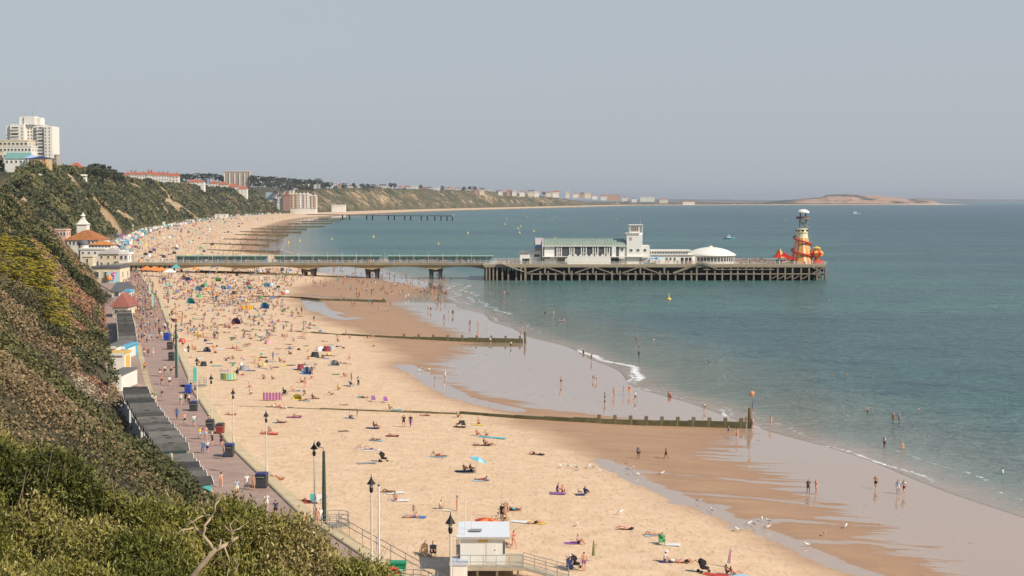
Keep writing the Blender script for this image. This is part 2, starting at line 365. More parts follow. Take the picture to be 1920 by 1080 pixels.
# ================================================================== HILLSIDE (near, left)
def prof(u):
    u=np.asarray(u,float)
    return np.interp(u,[-5,0,2,40,47,60,400],[0,0,2.0,29.5,31.5,32.5,36])
def hill_z(x,y):
    u=xf(y)-x
    n=(fbm(x*.05+3,y*.05,4)-.47)*9*np.clip(u/12,0,1)
    g=(vnoise(x*.03+8,y*.09+2)-.5)*5*np.clip(u/10,0,1)      # gullies
    # the terrain stays below the viewpoint on the cliff edge
    y=np.asarray(y,float); x=np.asarray(x,float)
    z=PZ-.3+prof(u*(1+.30*np.clip((y-330)/120,0,1)))+n*.55*np.clip(y/80,0,1)+g*.6
    crest=np.interp(x,[-40,-22,-17.8,-13.6,-11.7,-10,-8.5,-6.7,-5.2,-4.1,-3.0,0,6],[30.5,28.2,25.4,23.7,23.2,23.0,22.3,21.6,21.1,19.8,16.5,8,3])-np.interp(x,[-18,-12,-9,-6],[2.0,1.6,1.5,1.3])
    fore=crest-np.where(y<52,(52-y)*.26,(y-52)*.42)+(vnoise(x*.5,y*.5)-.5)*.9
    k=np.clip((y-60)/22,0,1); k=k*k*(3-2*k)
    return np.where(k<=0,fore,np.where(k>=1,z,np.minimum(z,fore+k*60)))
hy=[4.0]
while hy[-1]<760: hy.append(hy[-1]+max(.7,hy[-1]*.007))
hy=np.array(hy); hu=np.concatenate([np.linspace(-1,48,80),np.array([52,58,66,80,110,160,260])])
Y=np.repeat(hy[:,None],len(hu),1); X=xf(Y)-hu[None]; Z=hill_z(X,Y); Z=np.where(hu[None]<0,PZ-.4,Z)
fadeout=np.clip((Y-640)/100,0,1); Z=Z*(1-.75*fadeout)
m,n,b=nodes('hillside_soil'); nb=NB(n)
c=nb.ramp(nb.noise(nb.pos(),.12,6,.65),[(.3,(.035,.035,.016)),(.5,(.075,.062,.03)),(.7,(.14,.11,.06))]); nb.L(c,b.inputs['Base Color']); b.inputs['Roughness'].default_value=.95
nb.bump(nb.noise(nb.pos(),1.2,5),.8,.4,b)
tag(npmesh('hillside',np.stack([X,Y,Z],-1).reshape(-1,3),gridfaces(len(hy),len(hu)),m,smooth=True),kind='structure')
# leaf cloud -------------------------------------------------------
def foliage_mat(name,stops,rough=.55,trans=.0):
    m,n,b=nodes(name); nb=NB(n); t=nb.attr('tint').outputs['Fac']
    nn=nb.noise(nb.pos(),.35,3); r=nb.new('ShaderNodeNewGeometry').outputs['Random Per Island']
    f=nb.math('ADD',t,nb.math('MULTIPLY',nb.math('SUBTRACT',nn,.5),.22)); f=nb.math('ADD',f,nb.math('MULTIPLY',nb.math('SUBTRACT',r,.5),.16))
    c=nb.ramp(f,stops); 
    v=nb.new('ShaderNodeVectorMath',op='SCALE'); nb.L(c,v.inputs[0]); nb.L(nb.map(r,0,1,.7,1.35,False),v.inputs['Scale'])
    nb.L(v.outputs[0],b.inputs['Base Color']); b.inputs['Roughness'].default_value=rough; b.inputs['Specular IOR Level'].default_value=.25
    return m
def leaves(name,C,N,size,tint,mt,parent=None,aspect=.45,jit=.8):
    """C centres, N mean normals, size array, one quad (a bent lozenge is too small to see) per leaf"""
    n=len(C); nr=N+rng.normal(0,jit,(n,3)); nr/=np.linalg.norm(nr,axis=1)[:,None]+1e-9
    t=np.cross(nr,rng.normal(0,1,(n,3))); t/=np.linalg.norm(t,axis=1)[:,None]+1e-9; bt=np.cross(nr,t)
    s=size[:,None]; a=t*s*.5; c=bt*s*.5*aspect
    V=np.stack([C-a,C-c*1.0+a*.1,C+a,C+c*1.0+a*.1],1).reshape(-1,3)
    Fq=np.arange(n*4).reshape(-1,4)
    return npmesh(name,V,Fq,mt,{'tint':('FACE',tint)},parent=parent)
def sprigs(name,C,size,tint,mt,k=8,jit=.45):
    """upright leafy shoots: k long leaves up each stem"""
    n=len(C); d=np.stack([rng.normal(0,jit,n)+.08,rng.normal(0,jit,n),np.ones(n)],-1); d/=np.linalg.norm(d,axis=1)[:,None]
    L=size*rng.uniform(2.5,4.5,n); VS=[];T=[]
    for i in range(k):
        f=(i+rng.random(n))/k; p=C+d*(f*L)[:,None]; ax=d*.75+rng.normal(0,.55,(n,3)); ax/=np.linalg.norm(ax,axis=1)[:,None]
        w=np.cross(ax,rng.normal(0,1,(n,3))); w/=np.linalg.norm(w,axis=1)[:,None]+1e-9; s=(size*rng.uniform(.7,1.3,n))[:,None]; w=w*s*.17; a=ax*s
        VS.append(np.stack([p,p+a*.45-w,p+a,p+a*.45+w],1)); T.append(tint+(f-.5)*.16)
    V=np.concatenate(VS).reshape(-1,3); return npmesh(name,V,np.arange(len(V)).reshape(-1,4),mt,{'tint':('FACE',np.clip(np.concatenate(T),0,1))})
# canopy of shrubs: jittered cells, each a dome with its own radius and tint
def canopy(x,y,cell,seed):
    ix=np.floor(x/cell).astype(int); iy=np.floor(y/cell).astype(int); best=np.zeros_like(x); tb=np.zeros_like(x); nx=np.zeros_like(x); ny=np.zeros_like(x)
    H=np.random.default_rng(seed).random((256,256,4))
    for dx in (-1,0,1):
        for dy in (-1,0,1):
            h=H[(ix+dx)&255,(iy+dy)&255]; cx=(ix+dx+.15+.7*h[...,0])*cell; cy=(iy+dy+.15+.7*h[...,1])*cell; r=cell*(.45+.5*h[...,2])
            d2=((x-cx)**2+(y-cy)**2)/(r*r); z=np.where(d2<1,r*.8*np.sqrt(np.clip(1-d2,0,1)),0); k=z>best
            best=np.where(k,z,best); tb=np.where(k,h[...,3],tb); nx=np.where(k,(x-cx)/r,nx); ny=np.where(k,(y-cy)/r,ny)
    return best,tb,nx,ny
def hill_norm(x,y,e=.6):
    gx=(hill_z(x+e,y)-hill_z(x-e,y))/(2*e); gy=(hill_z(x,y+e)-hill_z(x,y-e))/(2*e); N=np.stack([-gx,-gy,np.ones_like(x)],-1); return N/np.linalg.norm(N,axis=-1)[...,None]
def inpoly(px,py,poly):
    r=np.zeros(px.shape,bool); n=len(poly)
    for i in range(n):
        x1,y1=poly[i]; x2,y2=poly[(i+1)%n]
        r^=((y1>py)!=(y2>py))&(px<(x2-x1)*(py-y1)/(y2-y1+1e-9)+x1)
    return r
HILL_LEAF=foliage_mat('hillside_foliage',[(0.0,(.045,.052,.02)),(.16,(.085,.09,.034)),(.30,(.15,.135,.052)),(.44,(.21,.155,.08)),(.60,(.28,.185,.105)),(.76,(.27,.115,.065)),(.87,(.30,.25,.17)),(1.0,(.36,.31,.21))])
BRAMBLE=foliage_mat('bramble_leaves',[(0.0,(.055,.062,.014)),(.22,(.12,.125,.025)),(.42,(.20,.185,.04)),(.6,(.27,.235,.065)),(.75,(.33,.26,.11)),(.88,(.36,.29,.14)),(1.0,(.42,.30,.04))],.45)
def hill_scatter(name,y0,y1,n,size,cell,seed,label,cat,thick=.8,lift=1.0,xmin=-20,pyr=None):
    yy=y0*(y1/y0)**rng.random(n)
    uu=rng.random(n)**.9*54-0.5; xx=xf(yy)-uu
    if y1<80: xx=-yy*rng.uniform(.06,.36,n); uu=xf(yy)-xx
    zz=hill_z(xx,yy); px,py=project(xx,yy,zz)
    k=(px>xmin-60)&(px<1000)&(py<1200)
    xx,yy,zz,uu,px,py=[a[k] for a in (xx,yy,zz,uu,px,py)]
    cz,ct,nx,ny=canopy(xx,yy,cell,seed); c2,ct2,nx2,ny2=canopy(xx+31,yy+57,cell*.42,seed+1)
    # plant communities, patches on the ground
    patch=fbm(xx*.035+5,yy*.02+1,3)
    tint=np.clip(.09+.48*ct*.8+ (patch-.45)*1.4,0,.95)
    hgt=np.ones_like(xx)
    def region(poly,t,h=.3,mixc=.25):
        nonlocal tint,hgt
        q=inpoly(px,py,poly); tint=np.where(q,t+(ct-.5)*mixc,tint); hgt=np.where(q,h,hgt)
    if y0>100:
        region([(105,585),(150,588),(215,640),(215,668),(150,655),(108,620)],.76,.15,.08)      # red bracken
        region([(105,570),(120,572),(215,650),(200,656)],.24,.25,.1)
        region([(62,640),(85,640),(120,690),(200,720),(210,790),(170,790),(130,700),(80,670)],.86,.12,.3)  # bare pale scree
        region([(0,690),(60,700),(150,760),(230,790),(300,880),(180,850),(60,800),(0,770)],.24,.35,.4)  # low olive heath
        region([(60,455),(120,520),(190,600),(170,610),(105,560),(50,480)],.66,.5,.25)
        region([(165,560),(215,590),(218,650),(200,640)],.70,.5,.2)
        region([(0,520),(30,510),(75,580),(110,640),(80,650),(0,640)],.33,.9,.3)
    if y1<=80:
        tint=np.clip(.08+.46*ct+.32*np.clip((xx+13)/9,0,1)+.35*(vnoise(xx*.6,yy*.6)-.5),0,.86)
        hgt=hgt*1.0
    h=(cz*hgt+c2*.6*np.minimum(1,hgt*1.5)); dep=rng.random(len(xx))**2.2*thick
    zt=zz+np.maximum(.1,h*lift-dep*np.minimum(1,.3+h))
    N=hill_norm(xx,yy)*.5+np.stack([nx,ny,np.sqrt(np.clip(1-nx*nx-ny*ny,0.05,1))],-1)*.6+np.stack([nx2,ny2,np.zeros_like(nx)],-1)*.3
    # leave gaps where bare ground shows
    gap=fbm(xx*.12+40,yy*.12,3)
    keep=(gap>.27)|(rng.random(len(xx))<.4)
    sp_=yy<72
    C=np.stack([xx,yy,zt],-1)[keep]; sz=size*(C[:,1]/math.sqrt(y0*y1))*rng.uniform(.6,1.4,len(C))
    if y1<80: o=sprigs(name,C-np.array([0,0,.25]),sz*1.12,tint[keep],BRAMBLE)
    else: o=leaves(name,C,N[keep],sz,tint[keep],HILL_LEAF,aspect=.55)
    return tag(o,label,cat,kind='stuff')
FQ=1.0
hill_scatter('bramble_thicket',37,60,int(115000*FQ),.12,2.1,11,'dense yellow green and olive bramble thicket filling the bottom left foreground','shrubs',1.5,1.25)
hill_scatter('gorse_cover',60,180,int(430000*FQ),.27,4.6,21,'olive and brown gorse and heath on the cliff above the beach huts','shrubs',.8,.6)
hill_scatter('cliff_scrub',170,700,int(330000*FQ),.7,8.5,31,'patchy brown and green scrub on the steep cliff at the left edge','shrubs',1.3,.8)
# ================================================================== FAR CLIFFS
_cf=np.array([  # y, foot inset behind xp, slope width, top height, top roughness
 (880,26,40,32),(960,22,42,44),(1040,20,42,49),(1300,20,44,53),(1700,18,46,51),(2100,16,48,48),(2500,16,50,50),(2800,15,46,46),(3100,15,46,45),(3180,30,60,30),(3230,60,90,12),(3400,70,90,12),(3480,45,80,42),(3700,22,70,54),(4300,22,80,61),(5000,28,80,61),(5600,28,80,60),(6300,30,90,51),(7000,30,110,37),(7600,40,140,24),(8300,50,200,8),(8640,60,220,5)],float)
cy=[760.0]
while cy[-1]<8640: cy.append(cy[-1]*1.0032)
cy=np.array(cy); ft=np.interp(cy,_cf[:,0],_cf[:,1]); wd=np.interp(cy,_cf[:,0],_cf[:,2]); Ht=np.interp(cy,_cf[:,0],_cf[:,3])
Ht=Ht*np.clip((cy-800)/90,0.04,1)
s_=np.concatenate([[-.15],np.linspace(0,1,34),[1.1,1.3,1.7,2.5,5,10,20,45,90]])
Y=np.repeat(cy[:,None],len(s_),1); sx=s_[None]
X=xp(Y)-ft[:,None]-wd[:,None]*sx
t=np.clip(sx,0,1); pr=np.where(t<.12,t*2.2,.264+(t-.12)/.88*.736)*(1+.0*t)
Z=3.4+Ht[:,None]*pr*np.ones_like(X)
sc=np.clip(Y/1500,.8,3.2)
rid=(fbm(Y/(16*sc)+t*1.2,t*1.5+3,4)-.48)*17*np.clip(t*5,0,1)*np.clip(1.25-t,0.25,1)*Ht[:,None]/55
Z=Z+rid+(fbm(X/16,Y/26,4)-.48)*11*np.clip(t*6,0,1)*Ht[:,None]/55
Z=np.where(sx>1,Z+(fbm(X/90,Y/160,3)-.5)*14*np.clip(sx-1,0,1),Z); Z=np.where(sx<0,3.0,Z)
# bare sandy landslips on the near end of the cliff
_SC=[((130,330),(146,352),4.5),((146,352),(165,378),3.5),((178,375),(200,400),5.5),((195,396),(216,428),9),((222,398),(250,414),6),((243,345),(262,352),3.5),((300,352),(318,368),3.5),((272,372),(280,380),2.5),((285,380),(297,393),2.5),((315,376),(335,392),7.5),((330,380),(370,410),3),((302,382),(320,410),2.5),((28,350),(48,378),3.5),((215,420),(224,436),5)]
_px,_py=project(X,Y,Z); SCAR=np.zeros_like(X); _w=(fbm(X/9,Y/14,3)-.47)*2.2
for a_,b_,w_ in _SC:
    d_,_=seg_dist(_px,_py,a_,b_); SCAR=np.maximum(SCAR,np.clip(1.25-d_/w_+_w*.6,0,1)*(Y<2300))
m,n,b=nodes('cliff_vegetation'); nb=NB(n)
P=nb.pos(); n1=nb.noise(nb.pos(.022,.016,.03),1,6,.62); n2=nb.noise(nb.pos(.10,.05,.14),1,6,.65); n3=nb.noise(nb.pos(.012,.010,.012),1,3,.5,.5)
g=nb.ramp(nb.math('ADD',nb.math('MULTIPLY',n1,.5),nb.math('MULTIPLY',n2,.5)),[(.34,(.045,.05,.025)),(.46,(.09,.088,.042)),(.54,(.15,.125,.068)),(.66,(.23,.19,.115))])
steep=nb.noise(nb.pos(.02,.045,.012,.3),1,6,.7,.8)
tt=nb.attr('slope').outputs['Fac']
sc_=nb.math('MULTIPLY',nb.map(steep,.51,.57),nb.map(n3,.46,.54)); 
band=nb.math('MULTIPLY',nb.map(tt,.03,.18),nb.map(tt,.99,.8)); sc_=nb.math('MULTIPLY',sc_,band)
sc_=nb.math('MAXIMUM',sc_,nb.map(nb.math('ADD',nb.attr('scar').outputs['Fac'],nb.math('MULTIPLY',nb.math('SUBTRACT',n2,.5),1.2)),.35,.6))
c=nb.mix(nb.math('MULTIPLY',sc_,.92),g,nb.mix(nb.map(n2,.4,.6),(.42,.27,.14),(.55,.42,.27)))
nb.L(c,b.inputs['Base Color']); b.inputs['Roughness'].default_value=.95; b.inputs['Specular IOR Level'].default_value=.1
nb.bump(nb.noise(P,.16,6,.7),1.0,4,b)
CLIFF=m
tag(npmesh('cliffs',np.stack([X,Y,Z],-1).reshape(-1,3),gridfaces(len(cy),len(s_))[:,::-1],m,{'slope':('POINT',(sx*np.ones_like(X)).ravel()),'scar':('POINT',SCAR.ravel())},smooth=True),kind='structure')
CLX,CLY,CLZ=X,Y,Z
def cliff_pt(y,s):
    i=int(np.searchsorted(cy,y)); i=min(max(i,1),len(cy)-1); row=CLZ[i]; x=CLX[i]
    return float(np.interp(s,s_,x)),float(cy[i]),float(np.interp(s,s_,row))
def cliff_at_x(x,y):
    i=min(max(int(np.searchsorted(cy,y)),0),len(cy)-1); return float(np.interp(-x,-CLX[i],CLZ[i]))
# shrub and tree texture over the cliff faces and plateau, uncountable
def cliff_foliage(name,y0,y1,n,size,label,s0=.0,s1=1.25,xs=0):
    yy=y0*(y1/y0)**rng.random(n); ss=rng.uniform(s0,s1,n)
    iy=np.clip(np.searchsorted(cy,yy),1,len(cy)-1); fs=np.interp(ss,s_,np.arange(len(s_))); i0=np.clip(fs.astype(int),0,len(s_)-2); fr=fs-i0
    ty=(yy-cy[iy-1])/(cy[iy]-cy[iy-1])
    def bl(A): return (A[iy-1,i0]*(1-fr)+A[iy-1,i0+1]*fr)*(1-ty)+(A[iy,i0]*(1-fr)+A[iy,i0+1]*fr)*ty
    x=bl(CLX); z=bl(CLZ); patch=fbm(x/30+3,yy/55,4); cz,ct,nx,ny=canopy(x,yy,14,77)
    dens=np.clip((patch-.39)*5,.16,1)+np.where(ss>1,.6,0); k=rng.random(n)<dens; k&=(z>6); k&=(bl(SCAR)<.35)
    x,yy,z,ss,patch,cz,ct,nx,ny=[a[k] for a in (x,yy,z,ss,patch,cz,ct,nx,ny)]
    hgt=cz*np.where(ss>.97,.75,.38)
    C=np.stack([x,yy,z+hgt*rng.uniform(.5,1,len(x))],-1); N=np.stack([nx+.6,ny-.2,np.ones_like(nx)],-1)
    o=leaves(name,C,N,size*np.sqrt(yy/math.sqrt(y0*y1))*rng.uniform(.6,1.4,len(x)),np.clip(-.06+.36*ct+(patch-.5)*.8,0,.6),HILL_LEAF,aspect=.7)
    return tag(o,label,'shrubs',kind='stuff')
cliff_foliage('east_cliff_scrub',780,1800,130000,2.6,'brown and dark green scrub covering the cliff behind the pier entrance')
cliff_foliage('far_cliff_scrub',1800,3400,60000,4.2,'dark scrub along the cliff between the pier and the far apartments')
# ------------------------------------------------ distant headland, low shores
def ridge(name,D,pts,depth,mt,base=0,kind='structure',noise=.06,seed=0):
    """pts: (px, py) skyline points at distance D; built as a real hill with depth"""
    px=np.linspace(pts[0][0],pts[-1][0],160); py=np.interp(px,[p[0] for p in pts],[p[1] for p in pts])
    k=D/F; H=np.maximum(CAMZ+(HOR-py)*k,.3); x=(px-960)*k
    H=H*(1+(fbm(px*.09+seed,px*0+seed,4)-.47)*noise*6)
    v=np.concatenate([np.linspace(0,1,14),[1.3,2,3]]); pf=np.interp(v,[0,.12,.5,1,1.3,2,3],[0,.1,.62,1,.95,.5,0])
    X=np.repeat(x[:,None],len(v),1); Yy=D+depth*v[None]+0*X; Yy=Yy+(fbm(X/60+seed,v[None]*3+0*X,3)-.5)*depth*.35*np.clip(v[None]*3,0,1)
    Z=base+H[:,None]*pf[None]
    o=npmesh(name,np.stack([X,Yy,Z],-1).reshape(-1,3),gridfaces(len(px),len(v)),mt,smooth=True); return tag(o,kind=kind)
m,n,b=nodes('headland_ground'); nb=NB(n)
n1=nb.noise(nb.pos(.007,.004,.05),1,5,.6); z=nb.new('ShaderNodeSeparateXYZ'); nb.L(nb.new('ShaderNodeNewGeometry').outputs['Position'],z.inputs[0])
xm=nb.map(nb.math('ADD',nb.math('ADD',z.outputs[0],nb.math('MULTIPLY',n1,260)),nb.math('MULTIPLY',z.outputs[2],-5)),1640,1800)
c=nb.mix(nb.math('MULTIPLY',nb.map(n1,.36,.50),xm),(.05,.055,.04),(.44,.27,.175)); c=nb.mix(nb.math('MULTIPLY',nb.map(z.outputs[2],11,3),1),c,(.62,.47,.33))
nb.L(c,b.inputs['Base Color']); b.inputs['Roughness'].default_value=.95
ridge('headland',8700,[(1380,381.5),(1440,380.5),(1462,377.5),(1480,375.5),(1500,374),(1530,371.5),(1552,370),(1562,365.5),(1580,364),(1604,364.5),(1630,365.5),(1660,367),(1690,371),(1720,373),(1745,374.5),(1766,377),(1770,381.5),(1790,382.6),(1818,383.2)],190,m,noise=.012)
FARL=mat('distant_shore_ground',(.16,.15,.13),.95,.4,.003)
ridge('distant_shore',13500,[(1180,374.5),(1240,373),(1300,373.5),(1340,374),(1420,375),(1470,376)],300,FARL,noise=.02,seed=4)
ridge('distant_hills',19000,[(1640,376),(1690,372.6),(1760,371.4),(1850,373),(1920,373.6),(2100,375)],600,FARL,noise=.012,seed=9)
# ================================================================== HAZE
def haze():
    mb=MB().box(-32000,32000,-300,34000,-9.5,128)
    m=bpy.data.materials.new('haze_air'); m.use_nodes=True; n=m.node_tree; n.nodes.remove(n.nodes['Principled BSDF'])
    v=n.nodes.new('ShaderNodeVolumePrincipled'); v.inputs['Color'].default_value=(.80,.86,.95,1); v.inputs['Density'].default_value=.000047; v.inputs['Anisotropy'].default_value=.25
    n.links.new(v.outputs[0],n.nodes['Material Output'].inputs['Volume'])
    tag(mb.build('haze',m),kind='stuff')
haze()
# ================================================================== BUILDINGS
WINM={}
def wincol(name,c): return mat('glazing_'+name,c,.25,0,spec=.5)
GL_D=wincol('dark',(.09,.095,.10)); GL_B=wincol('blue',(.14,.2,.24)); GL_W=wincol('warm',(.2,.16,.12))
_wm={}
def win_mesh(w,h,gm,fm):
    k=(round(w,2),round(h,2),gm.name,fm.name)
    if k not in _wm:
        mb=MB().box(-w/2,w/2,-.10,.05,-h/2,h/2,0)
        fw=min(.16,w*.12)
        mb.box(-w/2-fw,-w/2,-.16,.05,-h/2-fw,h/2+fw,1).box(w/2,w/2+fw,-.16,.05,-h/2-fw,h/2+fw,1).box(-w/2,w/2,-.16,.05,h/2,h/2+fw,1).box(-w/2,w/2,-.2,.05,-h/2-fw,-h/2,1)
        o=mb.build('window',[gm,fm]); _wm[k]=o.data; bpy.data.objects.remove(o)
    return _wm[k]
def window(parent,x,y,z,w,h,face='f',gm=None,fm=None):
    o=bpy.data.objects.new('window',win_mesh(w,h,gm or GL_D,fm or WHITE)); COL.objects.link(o); o.parent=parent; o.location=(x,y,z)
    if face=='r': o.rotation_euler=(0,0,R(90))
    if face=='l': o.rotation_euler=(0,0,R(-90))
    return o
def hiproof(mb,w,d,z0,h,eave=.6,m=0,ridge_=None):
    x=w/2+eave; y=d/2+eave; r=max(0,(x-y)) if ridge_ is None else ridge_; ry=max(0,y-x)
    vs=[(-x,-y,z0),(x,-y,z0),(x,y,z0),(-x,y,z0),(-r,-ry,z0+h),(r,-ry if r==0 else 0,z0+h),(r,ry,z0+h),(-r,ry,z0+h)]
    mb.add(vs,[(0,1,5,4),(1,2,6,5),(2,3,7,6),(3,0,4,7),(4,5,6,7),(3,2,1,0)],m)
def gableroof(mb,w,d,z0,h,eave=.5,m=0,axis='x'):
    x=w/2+eave;y=d/2+eave
    if axis=='x': mb.prism([(-y,z0),(y,z0),(0,z0+h)],'x',-x,x,m)
    else: mb.prism([(-x,z0),(x,z0),(0,z0+h)],'y',-y,y,m)
def building(name,label,cat,x,y,z0,w,d,h,wall,roof='flat',roofm=None,rh=3,rot=0,fl=2,nc=4,ww=1.4,wh=1.6,side=2,chim=0,group=None,gm=None,gab='x',base=12,trim=None,balc=None,gables=0):
    if y>900:
        base=max(1.0,z0-min(cliff_at_x(x-w/2,y),cliff_at_x(x+w/2,y))+1.5); base=min(base,14)
    e=empty(name,(x,y,z0),rot); tag(e,label,cat,group)
    MB().box(-w/2,w/2,-d/2,d/2,-base,h).build('wall',wall,e)
    mb=MB()
    if roof=='flat': mb.box(-w/2-.3,w/2+.3,-d/2-.3,d/2+.3,h+.003,h+.7)
    elif roof=='hip': hiproof(mb,w,d,h+.003,rh)
    elif roof=='gable': gableroof(mb,w,d,h+.003,rh,axis=gab)
    r=mb.build('roof',roofm or wall,e)
    for c in range(chim):
        cx=-w*.3+c*w*.6/max(1,chim-1) if chim>1 else w*.25
        MB().box(cx-.8,cx+.8,-.6,.6,h+rh*.4,h+rh+1.6).build('chimney',mat('chimney_brick',(.38,.16,.10),.8,.1),r)
    for g in range(gables):
        cx=-w/2+(g+.5)*w/gables; gb=MB().prism([(cx-w/gables*.34,h*.75),(cx+w/gables*.34,h*.75),(cx+w/gables*.34,h+.4),(cx,h+rh*.9),(cx-w/gables*.34,h+.4)],'y',-d/2-1.2,-d/2+.5)
        gb.build('gable',wall,e)
    fh=h/fl
    for i in range(fl):
        for c in range(nc):
            window(e,-w/2+(c+.5)*w/nc,-d/2-(1.2 if gables else 0)*0,i*fh+fh*.55,min(ww,w/nc*.6),min(wh,fh*.6),gm=gm)
        for c in range(side):
            window(e,w/2,-d/2+(c+.5)*d/side,i*fh+fh*.55,min(ww,d/side*.6),min(wh,fh*.6),'r',gm=gm)
    if balc:
        for i in range(1,fl): MB().box(balc[0],balc[1],-d/2-1.5,-d/2-.01,i*fh-.3,i*fh+.9).build('balcony',wall,e)
    return e
def B(name,label,px0,px1,pyt,pyb,D,wall,roof='flat',roofm=None,rfrac=.3,rot=0,dep=None,**k):
    kx=D/F; w=(px1-px0)*kx/max(.6,math.cos(rot)); x=((px0+px1)/2-960)*kx
    z1=CAMZ+(HOR-pyt)*kx; z0=CAMZ+(HOR-pyb)*kx; H=z1-z0; rh=H*rfrac if roof!='flat' else .7
    return building(name,label,k.pop('cat','house'),x,D+(dep or w*.5)/2,z0,w,dep or w*.5,H-rh,wall,roof,roofm,rh,rot,**k)
PALE=mat('pale_render',(.74,.70,.60),.7,.05,.1); WARMW=mat('warm_white_render',(.80,.77,.70),.6,.04,.1); ORW=mat('ochre_render',(.62,.38,.17),.7,.06,.2); TEAL=mat('teal_slate',(.17,.33,.29),.6,.1,.3)
SLATE=mat('grey_slate',(.13,.13,.14),.7,.15,.4); BRICKR=mat('red_brick',(.45,.25,.17),.8,.12,.5); BROWNC=mat('brown_concrete',(.42,.34,.26),.8,.1,.3); PINKR=mat('pink_render',(.70,.46,.36),.7,.06,.3)
BRICKT=mat('muted_brick',(.50,.30,.21),.8,.1,.5)
# tower block: stepped plan with a shorter crown
D=1250; k=D/F; zc=lambda py:CAMZ+(HOR-py)*k; xc=lambda px:(px-960)*k
tb=empty('tower_block',(xc(60),D,zc(312))); tag(tb,'tall white tower block of stepped wings rising above the cliff at the left edge','tower block')
h0=zc(234)-zc(312); h1=zc(219)-zc(312)
mb=MB(); X0=lambda px:(px-60)*k
mb.box(X0(17),X0(26),-2,14,-20,h0-1.2).box(X0(26),X0(52),-4,14,-20,h0).box(X0(52),X0(73),1.5,16,-20,h0-.4).box(X0(73),X0(89),-1,16,-20,h0-.8).box(X0(89),X0(104),-3.5,16,-20,h0-1.6)
mb.build('wall',WARMW,tb)
cr=MB(); cr.box(X0(40),X0(50),1,12,h0-.3,h1-.3).box(X0(50),X0(70),-.5,12,h0-.3,h1).box(X0(70),X0(79.5),1,12,h0-.3,h1-1); cr.build('crown',WARMW,tb)
for px,hh in ((47,3.2),(52,2),(61,5)): MB().bar((X0(px),6,h1-1.5),(X0(px),6,h1+hh),.35).build('aerial',STEEL,tb)
for i in range(12):
    z=h0-3.4-i*2.72
    for px,y0,w in ((48.5,-4,1),(56,1.5,1.3),(62,1.5,1),(67,1.5,1),(71,1.5,1),(92,-3.5,1),(99,-3.5,.9)): window(tb,X0(px),y0,z,w,1.3,gm=GL_W)
for i in range(0,12):
    z=h0-4.6-i*2.72
    for a,c,y0 in ((28,43,-4),(76,86,-1)):
        bl=MB().box(X0(a),X0(c),y0-1.1,y0-.02,z-.1,z+.08).box(X0(a),X0(c),y0-1.1,y0-1.0,z+.08,z+.9); bl.build('balcony',PALE,tb)
        if i<6 or a>50: pass
for a,c,y0 in ((28,43,-4),(76,86,-1)):
    for i in range(5): window(tb,X0((a+c)/2),y0,h0-3.2-i*2*2.72,(c-a)*k*.8,1.5,gm=GL_D)
# hotels below the tower
B('hotel','cream clifftop hotel with long flat terraces in front of the tower block',-14,56,263,300,1130,CREAM,fl=3,nc=9,ww=2,dep=18,cat='hotel',base=16)
B('hotel_annexe','white flat roofed terrace block between the cream hotel and tower block',10,62,274,300,1105,WARMW,fl=2,nc=8,ww=2,dep=14,cat='hotel',base=16)
B('guest_house','teal roofed white house half hidden by trees below the cream hotel',12,55,286,310,1080,WARMW,'gable',TEAL,.5,fl=1,nc=5,dep=12,base=16)
B('guest_house','white house with a pale blue roof left of the ochre block',50,68,290,312,1075,WARMW,'hip',mat('pale_blue_roof',(.35,.48,.75),.6,.05),.3,fl=2,nc=3,dep=10,base=16)
B('apartment_block','ochre yellow four storey block with dark blue roof below the tower',61,91,292,330,1060,ORW,'hip',mat('navy_roof',(.03,.06,.13),.6,.05),.14,fl=4,nc=3,ww=1.4,dep=12,cat='apartment block',base=16,balc=(3.2,5.4))
B('apartment_block','grey balcony wing at the right foot of the tower block',104,110,290,318,1240,BROWNC,fl=5,nc=1,dep=9,cat='apartment block')
B('clifftop_house','large house with orange hipped roof right of the tower block',125,158,305,330,1400,PALE,'hip',REDTILE,.5,fl=2,nc=4,dep=13,base=14)
B('clifftop_house','small salmon roofed house among trees below the ochre block',32,46,320,338,1020,PALE,'hip',REDTILE,.5,fl=1,nc=2,dep=6,base=14)
B('cottage','tiny cream gabled cottage among trees left of the clifftop path',57,63,321,338,1015,CREAM,'gable',CREAM,.3,fl=2,nc=1,dep=4,gab='y',base=12)
B('cottage','white cottage with an arched roof between the clifftop trees',68,78,325,334,1010,WARMW,'hip',PALE,.4,fl=1,nc=2,dep=4,base=12)
B('cottage','cream house with flat roof at the left edge of the photo',-4,12,334,350,1000,CREAM,'flat',fl=2,nc=3,dep=6,base=12)
B('cottage','small pale house low on the wooded slope at the left',33,50,377,392,960,PALE,'hip',mat('dusty_roof',(.35,.27,.23),.8,.1),.45,fl=1,nc=2,dep=5,base=8)
for px0,px1,t,bt,lab in ((109,123,322,329,'low white cottage with several dark gaps among clifftop trees'),(153,163,327,334,'little white house below the tall dark clifftop pine')): B('cottage',lab,px0,px1,t,bt,1300,WARMW,'gable',PALE,.4,fl=1,nc=3,dep=4,base=10)
row=[(231,243,324,338,'first white villa with red roof in the row left of the far pier'),(243,258,321,338,'white villa with tallest red gable in the clifftop row'),(258,274,323,338,'broad white villa with salmon roof, third in the clifftop row'),(276,287,320,338,'narrow white villa with red turret roof in the clifftop row'),(287,304,323,340,'cream villa with balconies, left of the long white terrace'),(304,318,323,340,'white terraced villa with two chimneys in the clifftop row'),(318,336,325,341,'long flat fronted white villa ending the clifftop row')]
